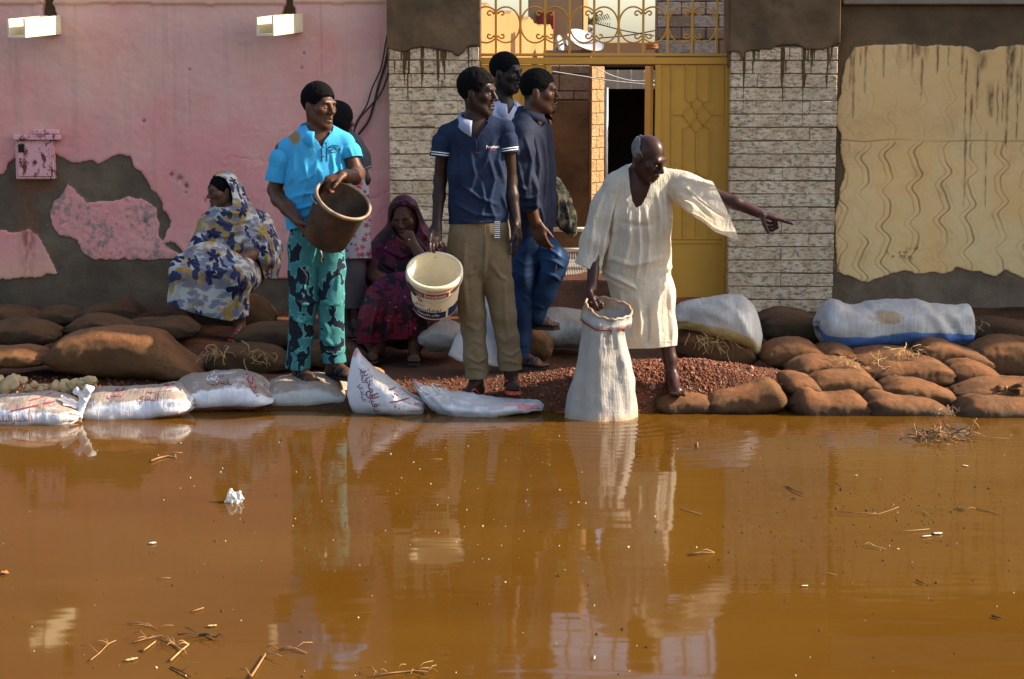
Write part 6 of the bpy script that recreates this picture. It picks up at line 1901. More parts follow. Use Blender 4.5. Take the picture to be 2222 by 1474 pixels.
collar(P, P.J(689, 277, .0), 24, .088, .074, 'polo_cyan', .030, .060, 26, .045, .04)
stroke(sh, [(698, 322), (699, 350)], .0022, 'thread_dark', 'placket_seam'); stroke(sh, [(708, 308), (710, 350)], .0018, 'thread_dark', 'placket_seam')
for y_ in (318, 338): stroke(sh, [(703, y_), (704, y_ + .8)], .005, 'collar_pale', 'button')
stroke(sh, [(722 + 10 * math.cos(a), 325 - 6 * math.sin(a) + .1 * 10 * math.cos(a)) for a in np.linspace(.3, 6.0, 22)], .0016, 'thread_dark', 'logo_ring')
stroke(sh, [(719, 325), (720.5, 325.5)], .0055, 'thread_dark', 'logo_dot'); badge(sh, 'RCASI', 6.5, 732, 325, 'thread_dark', 0, 'logo_letters')
stroke(sh, [(712, 320), (722, 315), (735, 317)], .0016, 'thread_dark', 'logo_swoosh')
for nm, lg, ft, cy in (('trousers', None, None, 0),):
    S = Sdf(.0066)
    P.ch(S, [(687, 486, 57), (687, 530, 60)], .03, n, .60)
    P.ch(S, [(660, 535, 35), (660, 570, 33)], .03); P.ch(S, [(714, 535, 34), (717, 570, 31)], .025)
    S.noise(.004, 11, 8)
    fo = [([(640, 560), (664, 600), (656, 640)], 7, 6), ([(690, 520), (676, 570), (680, 610)], 8, 5), ([(636, 650), (660, 662), (684, 655)], 7, 5), ([(632, 690), (655, 700), (672, 690)], 6, 5), ([(630, 758), (648, 770), (672, 764)], 5, 6), ([(628, 784), (655, 780), (668, 788)], 5, 5), ([(700, 655), (722, 664), (742, 655)], 7, 5), ([(706, 735), (722, 750), (742, 738)], 9, 6), ([(706, 760), (726, 770), (744, 760)], 8, 5), ([(735, 580), (730, 640)], 5, 5), ([(645, 600), (648, 640)], 5, 5), ([(700, 690), (712, 720), (705, 745)], 8, 6)]
    tr = S.mesh('trousers', M['camo_teal'], P.root, post=pushed(fo), thick=.004)
    tube_part(P, 'trouser_leg', [(660, 535, 36), (660, 590, 34), (658, 650, 30, -.02), (653, 730, 27), (646, 795, 26, -.01), (645, 830, 26)], (646, 797), M['camo_teal'], pushed(fo), 43, .004, res=.0066)
    tube_part(P, 'trouser_leg', [(714, 535, 35), (717, 590, 32), (718, 650, 29, -.02), (720, 730, 27), (725, 785, 24), (726, 815, 24)], (725, 786), M['camo_teal'], pushed(fo), 44, .004, res=.0066)
stroke(tr, [(692, 536), (696, 545), (700, 556), (697, 565), (701, 575)], .006, 'silver', 'chain')
sandal(P, *g1, 'leather_dark', 1.0, 'slide'); sandal(P, *g2, 'leather_dark', 1.0, 'slide')
boy = P

# ---- the dark bucket he holds ----------------------------------------------------------------
def axis_mat(c, ax, spin=0.0):
    q = Vector(ax).normalized().to_track_quat('Z', 'Y').to_matrix().to_4x4()
    return Matrix.Translation(Vector(c)) @ q @ Matrix.Rotation(spin, 4, 'Z')
def view_axis(right, up, toward):
    return Vector((right, -toward * CT + up * ST * 0, up + toward * ST)).normalized()
c = at(745, 434, 10.80)
Mx = axis_mat(c, view_axis(.43, .74, .50))
t = tag(empty('dark_bucket', c), 'dark brown plastic bucket held tilted by the boy in blue', 'bucket')
Lb, r0, r1 = .285, .155, .118
MB().lathe([(r0, 0), (r0 - .004, -.02), (r1 + .01, -Lb + .012), (r1, -Lb), (.001, -Lb)], Mx, 56).build('wall', M['pail_dark'], t, smooth=True)
MB().lathe([(.001, -Lb + .006), (r1 - .006, -Lb + .006), (r0 - .009, -.004), (r0 - .007, .002)], Mx, 56).build('inside', M['pail_dark'], t, smooth=True)
MB().lathe([(r0 - .009, .0), (r0 - .006, .007), (r0 + .002, .009), (r0 + .008, .004), (r0 + .008, -.010), (r0 + .002, -.014)], Mx, 56).build('rim', M['pail_rim'], t, smooth=True)
pts = [Mx @ Vector((r0 * 1.03 * math.cos(a), r0 * 1.03 * math.sin(a) * .35 - .10 * math.sin(a) , -.012 - .10 * math.sin(a))) for a in np.linspace(0, math.pi, 17)]
MB().tube([Mx @ Vector((r0 * 1.05 * math.cos(a), r0 * 1.08 * math.sin(a), -.02 - .06 * math.sin(a))) for a in np.linspace(0, math.pi, 21)], .003, 6).build('handle', M['metal_grey'], t, smooth=True)

# ---- 2. the girl behind the boy ----------------------------------------------------------------
P = Person(12.3, (755, 735), 'girl in a flowered dress and dark headscarf, mostly hidden behind the boy')
Mh = frame(125); hc = P.J(736, 264)
S = Sdf(.006); L = head(S, hc, Mh, .88)
S.cap(L(0, -.018, -.05), P.J(742, 320), .04, .045, .03)
P.ch(S, [(752, 330, 34), (760, 420, 34), (762, 560, 30)], .03, fdir(20), .7)
P.ch(S, [(776, 335, 13), (792, 390, 11.5), (780, 420, 10)], .02); hand(S, P.J(780, 420), (-.6, -.3, -.5), (-.3, 1, 0), (0, -.3, 1), k=.8)
P.ch(S, [(750, 560, 16), (752, 700, 11)], .02); P.ch(S, [(772, 560, 16), (774, 700, 11)], .02)
foot(S, P.J(752, 708), fdir(20), .85); foot(S, P.J(774, 708), fdir(20), .85)
S.mesh('body', M['skin_dark'], P.root)
S = Sdf(.007); S.ell(L(0, -.02, .03), np.array((.088, .105, .105)), Mh, .02); S.cap(L(0, -.05, -.02), P.J(738, 312, .03), .075, .07, .05); S.noise(.004, 18, 3)
S.mesh('headscarf', M['scarf_black'], P.root, clip=keep(rm_ell(L(0, .12, -.02), np.array((.06, .06, .09)), Mh)))
S = Sdf(.007); P.ch(S, [(752, 326, 40), (764, 350, 40), (772, 380, 36)], .03, fdir(20), .75); S.noise(.005, 16, 5)
shl = S.mesh('shawl', M['shawl_grey'], P.root, thick=.004, clip=px_clip(hem([(700, 392), (780, 372), (815, 362)])))
for k_ in range(6): stroke(shl, [(779 + 4.6 * k_, 369 - 1.6 * k_), (779.8 + 4.6 * k_, 369.4 - 1.6 * k_)], .005, 'silver', 'bead')
S = Sdf(.007); P.ch(S, [(764, 370, 36), (766, 470, 36), (768, 600, 40)], .03, fdir(20), .75); S.noise(.006, 9, 6, (1, 1, .3))
S.mesh('dress', M['dress_flowers'], P.root, thick=.004, clip=px_clip(hem([(700, 564), (820, 560)])))
S = Sdf(.007); P.ch(S, [(762, 540, 32), (764, 720, 32)], .03, fdir(20), .75); S.noise(.006, 9, 7, (1, 1, .3))
S.mesh('underskirt', M['skirt_dull'], P.root, thick=.004, clip=px_clip(hem([(700, 672), (820, 668)])))

# ---- 3. the man in the navy polo with the cream bucket -----------------------------------------
P = Person(11.0, (1070, 862), 'man in a navy polo shirt and khaki trousers holding a cream paint bucket')
Mh = frame(70, 3, 0); hc = P.J(1036, 203)
S = Sdf(.0046); L = head(S, hc, Mh, 1.0, .92, .92)
S.cap(L(0, -.018, -.05), P.J(1030, 278, .02), .046, .055, .03)
n = fdir(8)
P.ch(S, [(1032, 296, 48), (1035, 350, 54), (1038, 460, 54)], .04, n, .6); S.cap(P.J(970, 292), P.J(1094, 284), .04, .04, .04)
P.ch(S, [(965, 290, 17), (955, 392, 13.5, .03), (953, 425, 13.5, 0), (947, 495, 10, -.10)], .02)
hand(S, P.J(947, 494, -.10), (-.10, -.40, -.9), (.25, -.75, .2), (-.3, .9, .1), (18, 22, 25, 30), (.85, .2, .5), 1.0)
P.ch(S, [(1100, 282, 17), (1108, 392, 13.5, .03), (1111, 425, 13.5), (1121, 484, 10, -.04)], .02)
hand(S, P.J(1121, 483, -.04), (.14, -.12, -1), (-.8, .3, 0), (-.2, -1, 0), (14, 18, 20, 24), (.8, .4, .2), 1.0)
P.ch(S, [(1036, 480, 50), (1038, 545, 50)], .03, n, .7)
P.ch(S, [(1014, 575, 30), (1024, 680, 21), (1032, 800, 14), (1034, 826, 12.5)], .02); P.ch(S, [(1072, 575, 30), (1092, 680, 21), (1107, 790, 14), (1108, 808, 12.5)], .02)
g1 = foot(S, P.J(1034, 830), fdir(-26)); g2 = foot(S, P.J(1109, 812, .02), fdir(4))
S.mesh('body', M['skin_dark'], P.root, attr=scalp(hc, Mh, 1.0))
eyes(P, L, Mh, 1.0); hair(P, L, hc, Mh, 1.0, thick=.018, seed=5, rough=.005)
B = Sdf(.003); B.cap(L(-.018, .094, -.050), L(.018, .094, -.050), .0035, .0035, 0); B.noise(.001, 200, 2); B.mesh('moustache', M['hair_black'], P.root)
S = Sdf(.0062)
P.ch(S, [(1033, 305, 62), (1036, 370, 62), (1038, 440, 63), (1039, 500, 66)], .04, n, .62)
S.cap(P.J(970, 290), P.J(1095, 281), .055, .055, .05)
S.noise(.0035, 13, 14)
fo = [([(1090, 300), (1080, 350), (1095, 400)], 8, 6), ([(1060, 340), (1072, 390), (1060, 440), (1075, 480)], 9, 6), ([(1000, 400), (1040, 430), (1080, 445)], 8, 6), ([(985, 440), (1030, 465), (1085, 470)], 8, 6), ([(1020, 330), (1030, 380), (1015, 430)], 6, 6), ([(1045, 400), (1052, 440), (1040, 480)], 8, 6), ([(980, 300), (985, 350), (978, 400)], 6, 6), ([(1088, 420), (1098, 455), (1090, 480)], 7, 5), ([(990, 475), (1030, 485), (1070, 478)], 6, 4), ([(1075, 300), (1060, 330), (1050, 360)], 6, 6)]
sh = S.mesh('polo_shirt', M['polo_navy'], P.root, post=pushed(fo), thick=.004,
    clip=px_clip(hem([(940, 486), (1000, 487), (1060, 484), (1140, 480)]),
                 hole([(1000, 240), (1008, 274), (1020, 292), (1032, 304), (1040, 290), (1058, 268), (1062, 240), (1030, 225)], P.Y)))
slv = [tube_part(P, 'sleeve', [(978, 292, 19), (963, 310, 24), (957, 340, 23), (955, 365, 22)], (957, 340), M['polo_navy'], pushed(fo), 45),
       tube_part(P, 'sleeve', [(1086, 286, 19), (1100, 303, 22), (1106, 332, 21), (1109, 355, 20)], (1106, 331), M['polo_navy'], pushed(fo), 46)]
collar(P, P.J(1030, 254, .0), 24, .080, .070, 'collar_pale', .030, .060, 30, .042, .04)
for off in (0, 5):                                   # pale knit bands on the sleeves
    stroke(slv[0], [(936 + 8 * q, 329 + off + .9 * q) for q in range(6)], .0028, 'print_white', 'sleeve_band')
    stroke(slv[1], [(1087 + 7.4 * q, 324 + off - 1.0 * q) for q in range(6)], .0028, 'print_white', 'sleeve_band')
badge(sh, 'Premium', 9.5, 1069, 319, 'print_white', .05, 'chest_print', .8); badge(sh, 'SPORT', 5.5, 1069, 326, 'print_red', .05, 'chest_print')
badge(sh, 'PRIME', 4.5, 1037, 332, 'print_red', 0, 'hem_tag')
stroke(sh, [(1033, 304), (1034, 325)], .0018, 'thread_dark', 'placket_seam')
S = Sdf(.0066)
P.ch(S, [(1039, 478, 60), (1040, 500, 64), (1040, 535, 68), (1041, 560, 64)], .03, n, .60)
P.ch(S, [(1014, 555, 41), (1016, 585, 38)], .03); P.ch(S, [(1070, 555, 39), (1075, 585, 36)], .02)
S.noise(.004, 10, 18)
fo = [([(1010, 520), (1006, 600), (1016, 690)], 6, 6), ([(1056, 520), (1052, 570), (1050, 600)], 9, 6), ([(1046, 560), (1030, 590), (1010, 600)], 7, 6), ([(1066, 570), (1085, 600), (1100, 610)], 7, 6), ([(1008, 700), (1035, 716), (1050, 700)], 4, 7), ([(1010, 748), (1030, 738), (1052, 752)], 4, 7), ([(1012, 772), (1036, 786), (1056, 776)], 7, 5), ([(1014, 800), (1030, 796), (1055, 806)], 6, 5), ([(1078, 726), (1096, 740), (1118, 724)], 4, 7), ([(1086, 762), (1110, 772), (1128, 758)], 7, 5), ([(1090, 786), (1104, 782), (1126, 790)], 6, 5), ([(1094, 600), (1096, 680), (1104, 740)], 6, 6)]
tr = S.mesh('trousers', M['trouser_khaki'], P.root, post=pushed(fo), thick=.004)
tube_part(P, 'trouser_leg', [(1014, 560, 42), (1017, 610, 37), (1026, 680, 28, -.015), (1028, 720, 26), (1031, 770, 27), (1035, 815, 24), (1037, 850, 24)], (1035, 820), M['trouser_khaki'], pushed(fo), 47, .005, res=.0066)
tube_part(P, 'trouser_leg', [(1070, 560, 40), (1080, 620, 33), (1093, 685, 27, -.015), (1101, 730, 25), (1106, 775, 25), (1108, 805, 22), (1109, 830, 22)], (1108, 802), M['trouser_khaki'], pushed(fo), 48, .005, res=.0066)
stroke(tr, [(1052, 490), (1053, 530), (1050, 560)], .0018, 'trouser_khaki', 'fly_seam'); stroke(tr, [(980, 495), (1000, 515), (1003, 525)], .0018, 'trouser_khaki', 'pocket_seam')
b0 = on_surface(tr, [(1079, 492), (1079, 518)], .012)
wb_ = MB().bar(b0[0] + Vector((0, -.005, .03)), b0[1] + Vector((0, -.004, 0)), .033, .004).build('belt_end', M['print_black'], P.root)
for k_ in range(9):
    q = b0[0] + Vector((0, -.009, .03)) + (b0[1] - b0[0] - Vector((0, 0, .03))) * (k_ / 9 + .04)
    MB().bar(q + Vector((-.0155, -.0, 0)), q + Vector((.0155, -.0, 0)), .0042, .003).build('belt_stripe', M['print_white'], wb_)
sandal(P, *g1, 'rubber_red', 1.0, 'thong', 'rubber_red'); sandal(P, *g2, 'rubber_red', 1.0, 'thong', 'rubber_red')

# ---- the cream paint bucket --------------------------------------------------------------------
c = at(943, 586, 10.78)
Mx = axis_mat(c, view_axis(.02, .78, .62), 0)
t = tag(empty('paint_bucket', c), 'cream plastic paint bucket with a red band, hanging from the man\'s hand', 'bucket')
Lb, r0, r1 = .262, .146, .119
MB().lathe([(r0 - .002, -.03), (r1 + .002, -Lb + .01), (r1, -Lb), (.001, -Lb)], Mx, 64).build('wall', M['pail_cream'], t, smooth=True)
MB().lathe([(.001, -Lb + .008), (r1 - .006, -Lb + .008), (r0 - .008, -.002)], Mx, 64).build('inside', M['pail_cream'], t, smooth=True)
MB().lathe([(r0 - .009, -.02), (r0 - .007, .002), (r0 + .002, .004), (r0 + .009, -.001), (r0 + .010, -.030), (r0 + .001, -.032)], Mx, 64).build('rim', M['pail_cream'], t, smooth=True)
def rz(z): return r0 - .002 + (r1 + .002 - r0 + .002) * ((-z - .03) / (Lb - .04))
# which spin of the bucket faces the street
inv = Mx.inverted(); fr = inv.to_3x3() @ Vector((0, -1, .12)); A0 = math.atan2(fr.y, fr.x)
def wrap_band(z0, z1, a0, a1, mat, name, off=.0012, seg=36):
    V = []; F = []
    for i in range(seg + 1):
        a = A0 + a0 + (a1 - a0) * i / seg
        for z in (z0, z1):
            r_ = rz(z) + off; V.append(Mx @ Vector((r_ * math.cos(a), r_ * math.sin(a), z)))
    for i in range(seg): F.append((2 * i, 2 * i + 2, 2 * i + 3, 2 * i + 1))
    return mesh_np(name, np.array([v[:] for v in V]), F, M[mat], t)
def wrap_text(body, size, ang, z, mat, name='lettering', off=.0022, sx=1.0, rot=0.0, sign=1):
    V, F = text_mesh(body, size); ca, sa = math.cos(rot), math.sin(rot); out = []
    for x, y, _ in V:
        x *= sx; x, y = x * ca - y * sa, x * sa + y * ca
        zz = z + y; r_ = rz(zz) + off; a = A0 + ang + sign * x / r_
        out.append((Mx @ Vector((r_ * math.cos(a), r_ * math.sin(a), zz)))[:])
    return mesh_np(name, np.array(out), F, M[mat], t, smooth=False)
wrap_band(-.092, -.055, -1.35, .62, 'print_red', 'red_band'); wrap_band(-.078, -.050, .72, 1.3, 'print_red', 'red_band')
wrap_band(-.250, -.200, -1.5, .55, 'print_navy', 'navy_band'); wrap_band(-.250, -.185, .66, 1.4, 'print_navy', 'navy_band')
wrap_text('Plastic Emulsion', .034, -.28, -.074, 'print_white', sx=1.0)
wrap_text(T_SUPER, .034, -.62, -.150, 'print_black'); wrap_text(T_BUMASTIK, .046, -.38, -.180, 'print_black'); wrap_text(T_BILASTIK + ' ' + T_TILA, .026, -.30, -.222, 'print_white')
mb = MB(); V = []
star = [(math.cos(math.pi / 2 + k_ * math.pi / 5) * (.026 if k_ % 2 == 0 else .012), math.sin(math.pi / 2 + k_ * math.pi / 5) * (.026 if k_ % 2 == 0 else .012)) for k_ in range(10)]
pts = []
for x, y in star:
    zz = -.118 + y; r_ = rz(zz) + .0022; a = A0 - .58 + x / r_; pts.append((Mx @ Vector((r_ * math.cos(a), r_ * math.sin(a), zz)))[:])
mesh_np('emblem', np.array(pts), [tuple(range(10))], M['print_red'], t, smooth=False)
wrap_text('S', .022, -.58, -.119, 'print_white', 'emblem_letter', .004)
hp = [Mx @ Vector((( r0 + .012) * math.cos(A0 + a), (r0 + .012) * math.sin(A0 + a), -.020 - .085 * math.cos(a) ** 2)) for a in np.linspace(-1.62, 1.45, 26)]
hd = MB().tube(hp, .0024, 6).build('wire_handle', M['metal_grey'], t, smooth=True)
MB().tube(hp[4:9], .0085, 8).build('grip', M['rubber_black'], hd, smooth=True)

# ---- 4. the tall man behind in the pale shirt ---------------------------------------------------
P = Person(12.35, (1095, 745), 'tall man in a pale shirt looking over the shoulders of the others')
Mh = frame(60, 4, 0); hc = P.J(1098, 160)
S = Sdf(.0050); L = head(S, hc, Mh, .98, 1.0, 1.0)
S.cap(L(0, -.018, -.05), P.J(1092, 232, .02), .052, .058, .03)
n = fdir(25)
P.ch(S, [(1092, 262, 46), (1092, 450, 46)], .04, n, .6); S.cap(P.J(1042, 258), P.J(1146, 254), .04, .04, .04)
P.ch(S, [(1040, 258, 15), (1034, 350, 13), (1040, 430, 10)], .02); P.ch(S, [(1148, 256, 15), (1158, 350, 13), (1150, 430, 10)], .02)
hand(S, P.J(1040, 430), (0, -.1, -1), (1, 0, 0), (0, -1, 0)); hand(S, P.J(1150, 430), (0, -.1, -1), (-1, 0, 0), (0, -1, 0))
P.ch(S, [(1072, 480, 28), (1070, 600, 20), (1070, 715, 12)], .02); P.ch(S, [(1118, 480, 28), (1120, 600, 20), (1120, 715, 12)], .02)
foot(S, P.J(1070, 720), fdir(20)); foot(S, P.J(1120, 720), fdir(30))
S.mesh('body', M['skin_deep'], P.root, attr=scalp(hc, Mh, .98))
eyes(P, L, Mh, .98); hair(P, L, hc, Mh, .98, thick=.012, seed=9)
S = Sdf(.007)
P.ch(S, [(1092, 268, 54), (1092, 350, 54), (1092, 470, 52)], .04, n, .62); S.cap(P.J(1044, 258), P.J(1146, 252), .05, .05, .05)
P.ch(S, [(1042, 260, 20), (1034, 360, 18), (1038, 440, 16)], .03); P.ch(S, [(1148, 256, 20), (1158, 360, 18), (1152, 440, 16)], .03)
S.noise(.004, 13, 24)
sh = S.mesh('shirt', M['shirt_white'], P.root, thick=.004, clip=px_clip(hem([(1000, 432), (1200, 432)]), hole([(1080, 205), (1088, 228), (1104, 248), (1116, 228), (1118, 205)], P.Y)))
collar(P, P.J(1096, 223, 0), 35, .070, .064, 'shirt_white', .036, .05, 24, .05, .03)
S = Sdf(.008); P.ch(S, [(1094, 440, 52), (1094, 490, 52)], .03, n, .7); P.ch(S, [(1072, 490, 32), (1070, 720, 22)], .03); P.ch(S, [(1118, 490, 32), (1120, 720, 22)], .03); S.noise(.004, 10, 25)
S.mesh('trousers', M['skirt_dull'], P.root)

# ---- 5. the man in the slate shirt and jeans ---------------------------------------------------
P = Person(11.78, (1150, 800), 'man in a dark slate shirt and blue jeans, one foot up on a sandbag')
Mh = frame(80, 2, 0); hc = P.J(1170, 201)
S = Sdf(.0048); L = head(S, hc, Mh, 1.04, 1.06, 1.1)
S.cap(L(0, -.022, -.05), P.J(1152, 272, .0), .060, .066, .03)
n = fdir(62)
P.ch(S, [(1150, 300, 58), (1150, 400, 62), (1158, 500, 56)], .04, n, .6); S.cap(P.J(1132, 290, -.15), P.J(1168, 284, .16), .05, .05, .04)
P.ch(S, [(1130, 294, 18, -.19), (1138, 380, 15.5, -.23), (1149, 440, 14.5, -.23), (1163, 486, 11.5, -.22)], .02)
hand(S, P.J(1163, 484, -.22), (.28, -.15, -.95), (.4, .8, .1), (.8, -.4, 0), (22, 26, 28, 30), (.75, .35, .3), 1.05)
P.ch(S, [(1168, 290, 18, .19), (1184, 370, 15, .22), (1204, 420, 12, .14)], .02)
hand(S, P.J(1204, 420, .14), (.7, -.3, -.3), (-.2, 0, -1), (0, -1, 0), (50, 55, 55, 55), k=1.0)
P.ch(S, [(1152, 510, 50), (1154, 545, 50)], .03, n, .7)
P.ch(S, [(1140, 550, 30, -.06), (1134, 640, 22, -.06), (1126, 770, 13, -.05)], .02); P.ch(S, [(1168, 545, 30, .06), (1204, 562, 24, -.10), (1152, 680, 14, -.02)], .02)
g1 = foot(S, P.J(1128, 768, -.05), fdir(62)); g2 = foot(S, P.J(1148, 682, -.02), fdir(74))
S.mesh('body', M['skin_brown'], P.root, attr=scalp(hc, Mh, 1.04))
eyes(P, L, Mh, 1.04); hair(P, L, hc, Mh, 1.04, thick=.012, seed=12)
for nm, a, b_, r_ in (('moustache', (-.020, .094, -.050), (.020, .094, -.050), .0045), ('beard', (-.014, .083, -.104), (.014, .083, -.104), .010)):
    B = Sdf(.003); B.cap(L(*a), L(*b_), r_, r_, 0); B.noise(.0015, 200, 2); B.mesh(nm, M['hair_black'], P.root)
S = Sdf(.0066)
P.ch(S, [(1150, 305, 70), (1152, 380, 72), (1157, 450, 68), (1160, 530, 66)], .04, n, .64)
S.cap(P.J(1133, 290, -.15), P.J(1168, 284, .16), .066, .064, .05)
S.noise(.004, 12, 34)
fo = [([(1140, 300), (1152, 350), (1146, 400)], 9, 5), ([(1162, 300), (1170, 360), (1160, 430), (1166, 490)], 9, 6), ([(1120, 330), (1130, 380), (1142, 430)], 8, 5), ([(1180, 300), (1186, 380), (1180, 450)], 8, 5), ([(1125, 420), (1140, 432), (1158, 428)], 8, 5), ([(1128, 400), (1142, 412), (1152, 405)], 6, 4), ([(1170, 440), (1178, 480), (1172, 505)], 8, 5), ([(1155, 380), (1162, 420), (1158, 460)], 7, 5), ([(1118, 300), (1124, 340)], 6, 5), ([(1140, 448), (1165, 446)], 7, 4)]
sh = S.mesh('shirt', M['shirt_slate'], P.root, post=pushed(fo), thick=.004, clip=px_clip(hem([(1080, 512), (1140, 514), (1180, 500), (1230, 486)]), hole([(1150, 236), (1164, 258), (1176, 276), (1184, 266), (1186, 240)], 12.6)))
tube_part(P, 'sleeve', [(1133, 292, 27, -.17), (1132, 330, 27, -.21), (1138, 390, 24, -.23), (1149, 445, 21, -.23), (1158, 480, 20, -.22)], (1151, 455, -.23), M['shirt_slate'], pushed(fo), 49, .005)
tube_part(P, 'sleeve', [(1166, 290, 26, .17), (1182, 370, 22, .22), (1200, 412, 18, .15), (1210, 430, 18, .12)], (1200, 412, .15), M['shirt_slate'], None, 50)
collar(P, P.J(1158, 244, .0), 66, .088, .080, 'shirt_slate', .036, .050, 24, .012, .03)
stroke(sh, [(1188, 285), (1194, 340), (1197, 400), (1196, 450)], .002, 'thread_dark', 'front_seam')
S = Sdf(.0068)
P.ch(S, [(1152, 500, 62), (1154, 535, 62)], .03, n, .72)
S.noise(.0045, 11, 38)
fo = [([(1120, 560), (1140, 575), (1165, 570)], 8, 5), ([(1118, 590), (1140, 602), (1160, 596)], 7, 5), ([(1170, 540), (1195, 545), (1220, 560)], 8, 5), ([(1175, 560), (1200, 566), (1225, 580)], 7, 5), ([(1180, 590), (1205, 600), (1215, 610)], 8, 5), ([(1130, 640), (1150, 655)], 6, 5), ([(1160, 660), (1178, 668)], 7, 5), ([(1112, 740), (1130, 750), (1140, 744)], 8, 5)]
jf = lambda V: {'fade': np.clip(np.exp(-((proj(V)[0] - 1148) / 13) ** 2 - ((proj(V)[1] - 590) / 50) ** 2) * .75 + .5 * np.exp(-((proj(V)[0] - 1215) / 9) ** 2 - ((proj(V)[1] - 550) / 22) ** 2) + .3 * np.exp(-((proj(V)[0] - 1132) / 7) ** 2 - ((proj(V)[1] - 735) / 30) ** 2), 0, 1)}
S.mesh('jeans', M['jeans'], P.root, post=pushed(fo), thick=.004, attr=jf)
tube_part(P, 'jeans_leg', [(1142, 535, 38, -.06), (1138, 600, 32, -.07), (1134, 660, 27, -.07), (1128, 730, 24, -.06), (1124, 790, 23, -.06), (1123, 812, 23, -.06)], (1125, 774, -.06), M['jeans'], pushed(fo), 51, .005, attr=jf, res=.0066)
tr = tube_part(P, 'jeans_leg', [(1162, 528, 36, .05), (1185, 545, 33, -.06), (1205, 563, 28, -.14), (1198, 590, 27, -.13), (1180, 635, 26, -.09), (1160, 676, 24, -.04), (1146, 706, 24, .0)], (1153, 691, -.02), M['jeans'], pushed(fo), 52, .005, attr=jf, res=.0066)
stroke(tr, [(1186, 535), (1200, 556), (1208, 575), (1205, 590)], .002, 'straw', 'side_seam')
sandal(P, *g1, 'rubber_black', 1.0, 'cross'); sandal(P, *g2, 'rubber_black', 1.0, 'cross')
# jacket over his far arm
S = Sdf(.007); J = P.J
P.ch(S, [(1200, 400, 18, .12), (1208, 425, 24, .08), (1215, 460, 22, .08), (1224, 490, 15, .08)], .03, (0, 1, 0), .6)
P.ch(S, [(1222, 440, 15, .08), (1236, 470, 13, .08), (1241, 502, 12, .08)], .03, (0, 1, 0), .5)
S.noise(.010, 14, 3, (1, 1, .45))
o = S.mesh('jacket', M['camo_jacket'], None, post=pushed([([(1205, 400), (1212, 440), (1210, 480)], 9, 4), ([(1222, 430), (1232, 465), (1238, 500)], 9, 4), ([(1198, 420), (1204, 470)], 8, 4)]))
tag(o, 'olive camouflage jacket hanging over the arm of the man in jeans', 'jacket')
# ---- 6. the old man in the cream robe ----------------------------------------------------------
P = Person(10.95, (1458, 850), 'bald old man in a loose cream robe leaning over a sack and pointing right')
Mh = frame(52, 26, 4); hc = P.J(1406, 343, -.06)
S = Sdf(.0046); L = head(S, hc, Mh, 1.02, .98, .98)
S.cap(L(0, -.022, -.045), P.J(1392, 398, .03), .052, .062, .03)
n = fdir(20)
P.ch(S, [(1394, 412, 56, .02), (1388, 500, 58, .04), (1382, 590, 58, .06)], .04, n, .6); S.cap(P.J(1334, 405, .0), P.J(1464, 392, .02), .045, .045, .04)
P.ch(S, [(1330, 404, 18), (1298, 490, 15, -.02), (1290, 560, 14, -.08), (1284, 628, 11, -.16)], .02)
hand(S, P.J(1284, 626, -.16), (-.08, -.25, -.95), (.85, -.3, .1), (.2, -.9, 0), (72, 70, 60, 55), (.75, .3, .5), 1.08)
P.ch(S, [(1466, 392, 18), (1540, 420, 15, -.03), (1595, 440, 14, -.05), (1648, 463, 11, -.06)], .02)
hand(S, P.J(1646, 462, -.06), (.93, -.1, -.26), (-.15, .15, -.95), (.2, -1, .1), ((-2, 3, 3), (62, 70, 40), (70, 75, 40), (75, 75, 40)), (.45, .35, .85), 1.1)
P.ch(S, [(1382, 590, 52, .06), (1384, 640, 52, .06)], .03, n, .7)
P.ch(S, [(1422, 640, 28, .06), (1440, 710, 20, .05), (1454, 780, 14.5, .02), (1458, 822, 11.5)], .02)
P.ch(S, [(1350, 640, 30, .08), (1342, 740, 22, .04), (1345, 800, 15, .06), (1346, 812, 12, .06)], .02)
foot(S, P.J(1459, 822), fdir(6), 1.05); foot(S, P.J(1346, 806, .06), fdir(-10), 1.05)
S.mesh('body', M['skin_old'], P.root)
eyes(P, L, Mh, 1.02)
hair(P, L, hc, Mh, 1.02, 'hair_grey', .007, True, seed=21, rough=.003, brow=False)
for nm, a, b_, r_ in (('moustache', (-.020, .094, -.050), (.020, .094, -.050), .0045), ('beard', (-.020, .080, -.104), (.020, .080, -.104), .011), ('beard', (-.050, .030, -.075), (-.030, .062, -.100), .008), ('beard', (.050, .030, -.075), (.030, .062, -.100), .008)):
    B = Sdf(.003); B.cap(L(*a), L(*b_), r_, r_, 0); B.noise(.0018, 200, 2); B.mesh(nm, M['hair_grey'], P.root)
RB = M['robe_cream']
S = Sdf(.0064)
P.ch(S, [(1394, 415, 68, .02), (1390, 480, 70, .03), (1382, 550, 76, .05), (1380, 660, 84, .06)], .04, n, .70)
S.cap(P.J(1336, 402), P.J(1464, 390, .02), .066, .064, .05)
S.noise(.006, 9, 61, (1, 1, .35)); S.noise(.0025, 30, 62, (1, 1, .25))
fo = [([(1340, 430), (1335, 500), (1320, 570)], 12, 6), ([(1365, 455), (1368, 520), (1350, 590)], 10, 6), ([(1400, 450), (1408, 520), (1400, 600)], 10, 6), ([(1425, 420), (1432, 480), (1428, 560)], 12, 6), ([(1345, 480), (1380, 490), (1420, 488)], -7, 8), ([(1310, 590), (1350, 610), (1390, 632)], 9, 6), ([(1390, 630), (1430, 600), (1460, 575)], 10, 6), ([(1440, 420), (1446, 500), (1452, 560)], 10, 5), ([(1320, 560), (1370, 575), (1440, 560)], 8, 8), ([(1385, 460), (1388, 540), (1380, 610)], 9, 5)]
